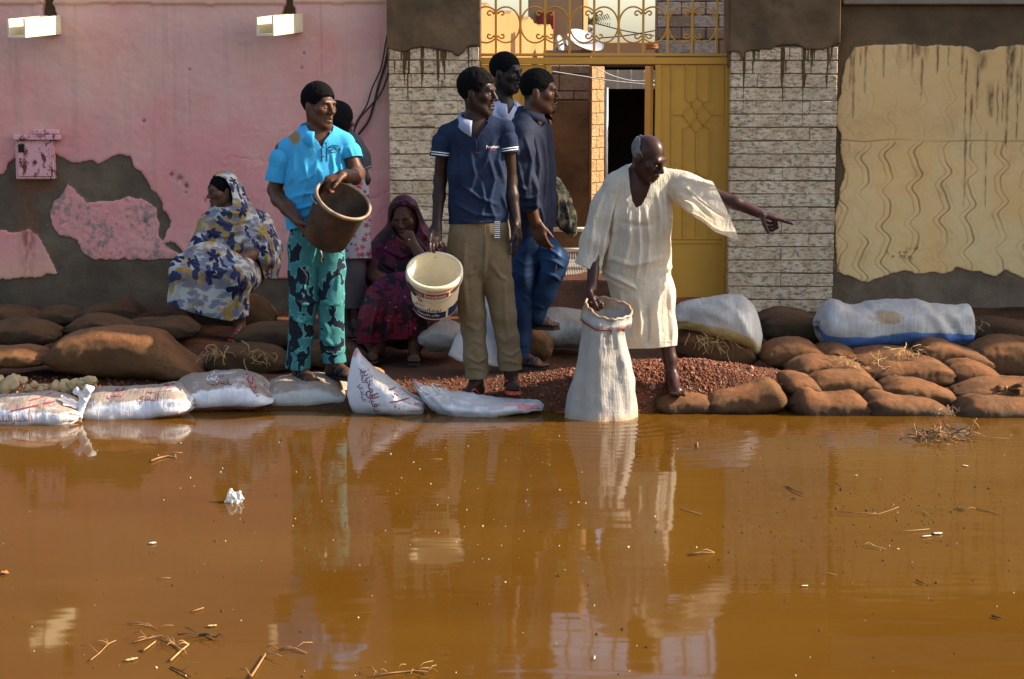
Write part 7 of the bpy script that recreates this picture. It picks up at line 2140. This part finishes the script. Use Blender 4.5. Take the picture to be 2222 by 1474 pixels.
rb = S.mesh('robe', RB, P.root, post=pushed(fo), clip=px_clip(hem([(1280, 588), (1300, 596), (1340, 622), (1385, 640), (1420, 630), (1450, 606), (1475, 596)]), hole([(1358, 330), (1364, 372), (1367, 408), (1372, 436), (1380, 451), (1392, 446), (1404, 424), (1413, 398), (1436, 372), (1440, 330)], 11.0)))
neck_e = [(1364, 372), (1367, 408), (1372, 436), (1380, 452), (1392, 447), (1405, 424), (1414, 398)]
fo2 = [([(1310, 420), (1290, 480), (1280, 550)], 10, 5), ([(1330, 440), (1312, 510), (1300, 580)], 12, 6), ([(1300, 520), (1290, 570)], 8, 4)]
sl1 = tube_part(P, 'sleeve', [(1342, 404, 32), (1316, 450, 33), (1292, 520, 31, -.03), (1276, 575, 26, -.06), (1268, 612, 26, -.08)], (1273, 582, -.06), RB, pushed(fo2), 63, .006, k=.03, thick=0, tilt=(-.42, -.1, -.9))
fo3 = [([(1480, 385), (1530, 400), (1588, 416)], 9, 6), ([(1470, 420), (1510, 440), (1550, 480)], 10, 6), ([(1490, 410), (1540, 450), (1570, 470)], 9, 5), ([(1480, 450), (1520, 465), (1555, 490)], 8, 5)]
sl2 = tube_part(P, 'sleeve', [(1450, 398, 32, .02), (1490, 412, 36, 0), (1540, 438, 42, -.03), (1576, 458, 47, -.05), (1610, 474, 47, -.05)], (1574, 456, -.05), RB, pushed(fo3), 64, .006, k=.03, n=(0, 1, 0), f=.78, thick=0, tilt=(.90, 0, .42))
S = Sdf(.0066)
P.ch(S, [(1380, 575, 70, .06), (1396, 640, 68, .05), (1406, 720, 60, .02), (1414, 790, 54, .0)], .04, n, .86)
S.noise(.008, 8, 65, (1, 1, .3)); S.noise(.0025, 30, 66, (1, 1, .25))
fo = [([(1345, 620), (1360, 690), (1372, 750)], 12, 6), ([(1385, 650), (1392, 700), (1390, 750)], 14, 7), ([(1430, 610), (1424, 680), (1430, 750)], 12, 7), ([(1450, 610), (1454, 680), (1458, 750)], 10, 5), ([(1408, 660), (1412, 710), (1410, 750)], -10, 7)]
sk = S.mesh('wrap_trousers', RB, P.root, post=pushed(fo), clip=px_clip(hem([(1280, 745), (1365, 757), (1420, 756), (1480, 748)])))
stroke(sk, [(1370 + 9.6 * k_, 746 - .6 * k_) for k_ in range(11)], .0022, 'robe_cream', 'hem_seam', .001)

# ---- 7. the seated woman in the flowered wrap ---------------------------------------------------
P = Person(13.55, (450, 730), 'seated woman wrapped in a white cloth printed with navy and yellow flowers')
Mh = frame(-58, 6, 0); hc = P.J(482, 415)
S = Sdf(.0050); L = head(S, hc, Mh, .96, 1.0, 1.08)
S.cap(L(0, -.018, -.05), P.J(500, 470), .05, .055, .03)
n = fdir(-25)
P.ch(S, [(505, 500, 56), (512, 590, 58)], .04, n, .65)
P.ch(S, [(455, 488, 16), (434, 540, 14, -.10), (446, 562, 12, -.24), (464, 576, 9.5, -.34)], .02)
hand(S, P.J(463, 575, -.34), (.7, -.4, -.35), (.1, .3, -.95), (-.2, -.6, .5), (30, 35, 35, 35), k=.95)
P.ch(S, [(560, 486, 17), (575, 545, 15, -.08), (540, 556, 14, -.20), (492, 574, 9.5, -.36)], .02)
hand(S, P.J(493, 573, -.36), (-.9, -.2, -.1), (-.1, .3, -.95), (0, -.9, .3), (30, 35, 35, 35), k=.95)
P.ch(S, [(490, 605, 30), (402, 590, 24, -.42), (408, 690, 12, -.38)], .02); P.ch(S, [(530, 605, 30), (518, 600, 24, -.42), (520, 705, 12, -.36)], .02)
g1 = foot(S, P.J(407, 694, -.38), fdir(-40), .95); g2 = foot(S, P.J(520, 708, -.36), fdir(-10), .95)
S.mesh('body', M['skin_warm'], P.root); eyes(P, L, Mh, .96)
S = Sdf(.006); S.ell(L(0, -.014, .036), np.array((.078, .097, .090)), Mh, .01); S.noise(.002, 90, 3)
S.mesh('hair', M['hair_black'], P.root, clip=lambda V: ((V - hc) @ Mh)[:, 2] - np.interp(((V - hc) @ Mh)[:, 1], [-.1, .02, .05, .08, .1], [-.06, -.03, .02, .060, .07]))
S = Sdf(.0068); TF = M['tobe_floral']
S.ell(L(0, -.022, .012), np.array((.098, .116, .122)), Mh, .03)
S.cap(L(0, -.05, -.05), P.J(508, 468, .02), .098, .11, .06)
P.ch(S, [(505, 480, 60), (508, 530, 74), (512, 590, 84)], .05, n, .72); S.cap(P.J(458, 490), P.J(558, 486), .075, .08, .05)
P.ch(S, [(455, 490, 26), (434, 540, 24, -.10), (432, 556, 22, -.14)], .03); P.ch(S, [(562, 488, 30), (580, 540, 30, -.06), (574, 560, 24, -.12)], .03)
P.ch(S, [(580, 520, 24, .06), (588, 570, 20, .02), (590, 600, 14, .0)], .03)
S.noise(.006, 10, 71)
fo = [([(455, 470), (500, 490), (560, 470)], 10, 5), ([(440, 500), (490, 515), (570, 478)], 11, 5), ([(430, 530), (490, 540), (580, 500)], 11, 5), ([(425, 548), (480, 552), (560, 530)], 10, 5), ([(470, 455), (510, 465), (550, 458)], 9, 5), ([(540, 480), (575, 520), (580, 570)], 10, 5), ([(590, 520), (594, 560), (588, 600)], 9, 4), ([(500, 385), (525, 400), (534, 440)], 6, 5)]
tb = S.mesh('wrap_top', TF, P.root, post=pushed(fo), thick=.004, clip=px_clip(hole([(452, 392), (458, 384), (474, 381), (490, 388), (500, 406), (505, 428), (504, 446), (488, 451), (468, 449), (456, 436)], 13.56), hem([(400, 562), (440, 566), (470, 570), (520, 566), (560, 560), (575, 604), (620, 606)])))
S = Sdf(.0068)
P.ch(S, [(500, 590, 46, .0), (405, 590, 36, -.40)], .05); P.ch(S, [(528, 592, 46, .0), (512, 598, 40, -.42)], .05)
P.ch(S, [(455, 600, 74, -.40), (452, 650, 82, -.40), (452, 730, 88, -.38)], .06, (0, 1, 0), .42)
S.noise(.007, 8, 72, (1, 1, .4))
fo = [([(400, 580), (385, 620), (376, 660)], 9, 6), ([(430, 590), (425, 640), (418, 680)], 9, 7), ([(470, 590), (478, 640), (475, 690)], 8, 7), ([(510, 600), (518, 650), (515, 690)], 9, 6), ([(420, 578), (470, 592), (520, 584)], 8, 5)]
S.mesh('wrap_skirt', TF, P.root, post=pushed(fo), thick=.004, clip=px_clip(hem([(350, 655), (372, 662), (420, 680), (470, 692), (500, 697), (525, 690), (560, 678)])))
sandal(P, *g1, 'rubber_red', .95, 'thong'); sandal(P, *g2, 'rubber_red', .95, 'cross')

# ---- 8. the woman in magenta --------------------------------------------------------------------
P = Person(12.5, (870, 780), 'seated woman in a dark magenta wrap with her hand at her mouth')
Mh = frame(-8, 12, 4); hc = P.J(876, 474, -.04)
S = Sdf(.0050); L = head(S, hc, Mh, 1.0, 1.0, 1.15)
S.cap(L(0, -.018, -.05), P.J(880, 530, .02), .055, .06, .03)
n = fdir(-8)
P.ch(S, [(880, 560, 62), (878, 650, 66)], .04, n, .7)
P.ch(S, [(940, 560, 18), (930, 590, 16, -.18), (918, 565, 14, -.28), (897, 532, 10.5, -.24)], .02)
hand(S, P.J(898, 534, -.24), (-.45, .05, .85), (-.3, .8, .1), (-.8, -.2, .4), (70, 75, 60, 60), (.6, .4, .5), .95)
P.ch(S, [(820, 560, 18), (808, 595, 16, -.14), (830, 608, 14, -.26), (856, 636, 10.5, -.38)], .02)
hand(S, P.J(855, 634, -.38), (.45, -.2, -.85), (-.5, .7, 0), (.8, -.2, .2), (25, 30, 30, 30), k=.95)
P.ch(S, [(850, 680, 30), (836, 668, 26, -.38), (822, 750, 12, -.36)], .02); P.ch(S, [(910, 680, 30), (906, 664, 26, -.38), (900, 752, 12, -.38)], .02)
g1 = foot(S, P.J(822, 752, -.36), fdir(-20), .98); g2 = foot(S, P.J(900, 755, -.38), fdir(0), .98)
S.mesh('body', M['skin_brown'], P.root); eyes(P, L, Mh, 1.0)
for sx in (-1, 1):
    B = Sdf(.003); B.cap(L(sx * .014, .0935, .019), L(sx * .045, .085, .022), .003, .0025, 0); B.mesh('eyebrow', M['hair_black'], P.root)
TM = M['tobe_magenta']
S = Sdf(.0068)
S.ell(L(0, -.02, .018), np.array((.102, .118, .125)), Mh, .03); S.cap(L(0, -.05, -.05), P.J(882, 525, .03), .10, .12, .06)
P.ch(S, [(880, 545, 70), (880, 600, 86), (878, 670, 90)], .05, n, .75); S.cap(P.J(828, 552), P.J(938, 548), .09, .09, .06)
P.ch(S, [(942, 558, 30), (938, 592, 30, -.14)], .03); P.ch(S, [(818, 558, 30), (806, 592, 28, -.12)], .03)
S.noise(.006, 10, 81)
fo = [([(835, 540), (870, 560), (930, 540)], 10, 5), ([(820, 565), (865, 590), (900, 600)], 10, 5), ([(905, 520), (930, 560), (940, 610)], 10, 5), ([(800, 600), (850, 630)], 8, 5), ([(850, 445), (880, 436), (908, 455)], 6, 4), ([(905, 470), (915, 505), (940, 530)], 8, 5)]
S.mesh('wrap_top', TM, P.root, post=pushed(fo), thick=.004, clip=px_clip(hole([(850, 456), (862, 446), (884, 445), (902, 456), (909, 478), (905, 506), (890, 524), (868, 522), (853, 500), (847, 476)], 12.5)))
S = Sdf(.0068)
P.ch(S, [(850, 668, 44), (838, 664, 40, -.36)], .05); P.ch(S, [(912, 668, 44), (908, 662, 40, -.36)], .05)
P.ch(S, [(870, 670, 78, -.36), (864, 700, 82, -.36), (860, 780, 86, -.34)], .06, (0, 1, 0), .45)
S.noise(.007, 8, 82, (1, 1, .4))
fo = [([(820, 660), (812, 700), (806, 740)], 9, 6), ([(850, 660), (846, 700), (842, 740)], 8, 6), ([(885, 660), (888, 700), (884, 740)], 9, 6), ([(920, 660), (924, 700), (926, 735)], 8, 6)]
S.mesh('wrap_skirt', TM, P.root, post=pushed(fo), thick=.004, clip=px_clip(hem([(760, 748), (800, 746), (870, 738), (930, 728), (960, 722)])))
sandal(P, *g1, 'rubber_black', .98, 'thong'); sandal(P, *g2, 'rubber_black', .98, 'thong')
ring = on_surface(P.root.children[0], [(886, 520), (889, 521)], .004)
MB().tube([ring[0], ring[1]], .004, 6).build('finger_ring', M['silver'], P.root)

# ------------------------------------------------------------------ floating litter
def wpt(px, py):                                        # where a pixel meets the water
    ang = TILT + math.atan((py - 737) / FPX)
    return Vector(at(px, py, CAMZ / math.tan(ang)))
# crumpled plastic bag
S = Sdf(.004); c = np.array(wpt(509, 1090))
S.ell(c + (0, 0, .012), (.034, .030, .020), None, .02); S.cap(c + (-.02, 0, .02), c + (-.018, .01, .055), .016, .007, .02); S.cap(c + (.01, 0, .02), c + (.026, .0, .045), .018, .008, .02); S.noise(.007, 55, 3); S.noise(.004, 120, 5)
b_ = NB('bag_white'); sh_ = b_.bsdf((.55, .53, .50), .3, b_.bump(b_.noise(b_.obj(), 90, 3), .6, .006), .5)
M['bag_white'] = b_.done(b_.nd('ShaderNodeMixShader', {0: .35, 1: sh_, 2: b_.nd('ShaderNodeBsdfTransparent').outputs[0]}).outputs[0])
tag(S.mesh('plastic_bag', M['bag_white'], None), 'crumpled clear white plastic bag floating on the brown water', 'plastic bag')
def twig(pts, r, mat, label, name='twig', group='twigs and reeds floating on the water', branches=0, seed=0):
    rr = random.Random(seed); P_ = []; r = r * .55
    for i, (x, y) in enumerate(pts):
        p = wpt(x, y); p.z = .003 + .006 * rr.random(); P_.append(p)
    mb = MB().tube(P_, [r * (1 - .35 * i / max(1, len(P_) - 1)) for i in range(len(P_))], 5)
    for k in range(branches):
        a = P_[rr.randrange(len(P_))]; e = a + Vector((rr.uniform(-.07, .07), rr.uniform(-.06, .06), rr.uniform(.0, .02)))
        m_ = (a + e) / 2 + Vector((0, 0, rr.uniform(.004, .016))); mb.tube([a, m_, e], r * .45, 4)
    return tag(mb.build(name, M[mat], smooth=True), label, 'twig', group)
TW = [
 ([(328, 1004), (345, 997), (365, 992), (382, 995)], .009, 'twig', 'brown curled twig below the second white sack', 3),
 ([(1770, 1095), (1790, 1100), (1806, 1113), (1818, 1116)], .004, 'twig_dark', 'forked dark twig in the middle of the right half of the water', 2) if False else ([(1706, 1058), (1725, 1068), (1742, 1076)], .005, 'twig_dark', 'short dark stick nearest the old man on the right half of the water', 1),
 ([(1815, 1115), (1880, 1118), (1905, 1118), (1935, 1108), (1950, 1104)], .004, 'twig', 'long bent twig with bark near the right half of the water', 3),
 ([(1985, 1112), (2005, 1112), (2015, 1120)], .003, 'straw', 'small hooked straw right of the long bent twig', 0),
 ([(2118, 1106), (2150, 1112), (2172, 1118)], .004, 'twig', 'pale stick near the right edge of the water', 1),
 ([(1943, 1157), (1980, 1155), (2017, 1152)], .003, 'straw', 'straight pale reed lying level left of the white scum', 0),
 ([(1876, 1186), (1900, 1190), (1922, 1195)], .004, 'straw', 'pale reed with an upright sprig under the long bent twig', 1),
 ([(1478, 1105), (1500, 1112), (1523, 1119)], .004, 'straw', 'pale reed lying slanted below the old man\'s reflection', 0),
 ([(1492, 1206), (1520, 1204), (1550, 1201)], .008, 'twig', 'thick reddish stick near the centre of the water', 1),
 ([(1784, 1245), (1800, 1247), (1815, 1250)], .003, 'straw', 'short pale straw low in the right half of the water', 0),
 ([(1988, 1262), (1997, 1266), (2006, 1270)], .005, 'twig_dark', 'short black stick low in the right half of the water', 0),
 ([(2152, 1340), (2162, 1343), (2174, 1346)], .007, 'twig_dark', 'dark bark chip near the right bottom corner', 0),
 ([(1513, 963), (1514, 975)], .007, 'twig', 'stubby upright stick chip just behind the gravel\'s reflection', 0),
 ([(340, 1258), (355, 1258), (370, 1258)], .0025, 'straw', 'thin level straw in the left half of the water', 0),
 ([(415, 1330), (430, 1327), (442, 1323)], .005, 'twig', 'small brown stick above the tangle at lower left', 0),
 ([(197, 1438), (215, 1420), (235, 1402), (252, 1392)], .004, 'twig', 'forked dry stalk at the left of the lower left tangle', 4),
 ([(276, 1357), (300, 1354), (330, 1362), (342, 1368)], .0035, 'twig', 'thin curved stalk above the lower left tangle', 3),
 ([(290, 1398), (320, 1390), (350, 1385), (380, 1402), (395, 1416)], .0055, 'twig', 'tangled dry stalks at lower left', 9),
 ([(305, 1412), (312, 1416), (338, 1395)], .006, 'straw', 'bent orange straw in the lower left tangle', 0),
 ([(370, 1438), (392, 1418), (410, 1402)], .007, 'straw', 'thick orange straw at the right of the lower left tangle', 2),
 ([(545, 1474), (560, 1450), (577, 1423)], .009, 'twig', 'long brown stick slanting up from the bottom edge', 2),
 ([(370, 1450), (395, 1462), (415, 1474)], .005, 'twig_dark', 'dark stalk touching the bottom edge at left', 1),
 ([(820, 1470), (860, 1462), (900, 1458), (930, 1464)], .006, 'twig', 'brushwood at the bottom edge left of centre', 9),
 ([(432, 1384), (450, 1380), (468, 1388)], .008, 'twig_dark', 'black leafy scrap right of the lower left tangle', 5),
 ([(605, 1415), (640, 1412), (665, 1420)], .006, 'twig', 'brown scrap under the boy\'s reflection', 3),
 ([(2095, 950), (2140, 952), (2190, 956)], .004, 'twig', 'thin stalk trailing right from the brushwood by the burlap sacks', 3),
 ([(1170, 912), (1173, 916)], .004, 'straw', 'tiny straw between the torn sack and the held sack', 0) if False else ([(930, 1000), (960, 998)], .002, 'straw', 'hair-thin straw under the torn sack', 0),
]
for i, (pts, r, mt, lb, br) in enumerate(TW): twig(pts, r, mt, lb, branches=br, seed=i)
# the clump of brushwood in front of the burlap sacks
t = tag(empty('brushwood', wpt(2040, 955)), 'clump of dry brushwood floating in front of the burlap sacks', 'brushwood')
r4 = random.Random(3); mb = MB(); mb2 = MB()
for k in range(110):
    a = wpt(2035 + r4.gauss(0, 28), 950 + r4.gauss(0, 7)); a.z = r4.uniform(0, .03)
    P_ = [a]; d = Vector((r4.gauss(0, 1), r4.gauss(0, .7), r4.gauss(.1, .35))).normalized()
    for s_ in range(4):
        d = (d + Vector((r4.gauss(0, .45), r4.gauss(0, .4), r4.gauss(-.12, .3)))).normalized(); q = P_[-1] + d * r4.uniform(.012, .03); q.z = max(q.z, -.004); P_.append(q)
    (mb if k % 3 else mb2).tube(P_, r4.uniform(.0014, .0032), 4)
tag(mb.build('stalks', M['twig'], t, smooth=True), kind='stuff'); tag(mb2.build('dark_stalks', M['twig_dark'], t, smooth=True), kind='stuff')
# leaves and scraps with a shape of their own
def leafy(px, py, w_, l_, rot, mat, label, name='dry_leaf', group='leaves and scraps floating on the water', curl=.3):
    c = wpt(px, py); n_ = 9; V = []; F = []; l_ *= .72; w_ *= .55; rj = random.Random(int(px))
    for i in range(n_):
        s_ = i / (n_ - 1); wd = w_ * math.sin(math.pi * min(1, s_ * .92 + .06)) ** .8 * rj.uniform(.45, 1.25)
        for j in (-1, 0, 1):
            x = (s_ - .5) * l_; y = j * wd; z = .006 + curl * abs(j) * wd * (1 - .5 * s_) + curl * .3 * x * x / l_
            V.append(c + Vector((x * math.cos(rot) - y * math.sin(rot), (x * math.sin(rot) + y * math.cos(rot)) * 1.6, z)))
    for i in range(n_ - 1):
        for j in range(2):
            k = i * 3 + j; F.append((k, k + 3, k + 4, k + 1))
    o = MB().add(V, F).build(name, M[mat], smooth=True)
    md = o.modifiers.new('t', 'SOLIDIFY'); md.thickness = .0025
    return tag(o, label, 'leaf' if 'leaf' in name else 'scrap', group)
leafy(285, 1434, .014, .055, .5, 'leaf_dry', 'pale yellow leaf below the lower left tangle')
leafy(460, 1361, .010, .045, .2, 'leaf_dry', 'pale leaf above the black scrap at lower left')
leafy(331, 1181, .012, .040, .3, 'foam', 'pale feathery scrap in the left half of the water', 'scrap')
leafy(1858, 1034, .006, .018, .2, 'leaf_dry', 'tiny yellow leaf in the middle of the right half of the water')
leafy(2095, 1013, .008, .035, -.5, 'foam', 'pale slim leaf under the brushwood clump')
leafy(2035, 1160, .012, .055, .2, 'foam', 'white scum patch near the long pale reed', 'scrap')
leafy(2010, 1166, .007, .06, .25, 'foam', 'thin white scum streak left of the white patch', 'scrap')
leafy(10, 1247, .018, .045, 0, 'clay_orange', 'orange fruit scrap at the left edge of the water', 'scrap', curl=.9)
leafy(1746, 1274, .006, .035, .1, 'foam', 'curled white scrap low in the right half of the water', 'scrap')
leafy(1290, 1430, .005, .035, 1.4, 'foam', 'upright white sliver at the bottom centre', 'scrap')
leafy(2085, 1107, .016, .05, -.2, 'twig_dark', 'dark bark clump near the right edge of the water', 'scrap', curl=.6)
leafy(1725, 1083, .010, .045, .4, 'twig_dark', 'dark leafy scrap under the short dark stick', 'scrap', curl=.6)
leafy(205, 1333, .02, .05, .2, 'foam', 'pale scrap in the lower left water', 'scrap', curl=.2) if False else None
# specks of foam and dirt, uncountable
n = 320; sx_ = np.concatenate([rng.uniform(0, 2222, 160), rng.normal(1000, 260, 160)]); sy_ = np.concatenate([rng.uniform(925, 1470, 160), rng.normal(1090, 110, 160)])
ok = (sy_ > 925) & (sy_ < 1474); sx_, sy_ = sx_[ok], sy_[ok]
pts = np.array([wpt(x, y)[:] for x, y in zip(sx_, sy_)]); pts[:, 2] = .001
rad = np.abs(rng.normal(.0008, .0013, len(pts))) + .0010
half = rng.random(len(pts)) < .62
tag(pebbles('foam_specks', pts[half], rad[half], M['foam'], 'pale foam specks scattered on the water'), 'pale foam specks scattered on the water', 'foam')
n = 420; sx_ = np.concatenate([rng.normal(1900, 200, 260), rng.uniform(0, 2222, 160)]); sy_ = np.concatenate([rng.normal(1120, 70, 260), rng.uniform(930, 1470, 160)])
ok = (sy_ > 930) & (sy_ < 1474) & (sx_ < 2222); pts = np.array([wpt(x, y)[:] for x, y in zip(sx_[ok], sy_[ok])]); pts[:, 2] = .001
tag(pebbles('dirt_specks', pts, np.abs(rng.normal(.0014, .002, len(pts))) + .001, M['twig_dark'], 'dark specks of dirt scattered on the water'), 'dark specks of dirt scattered on the water', 'dirt')
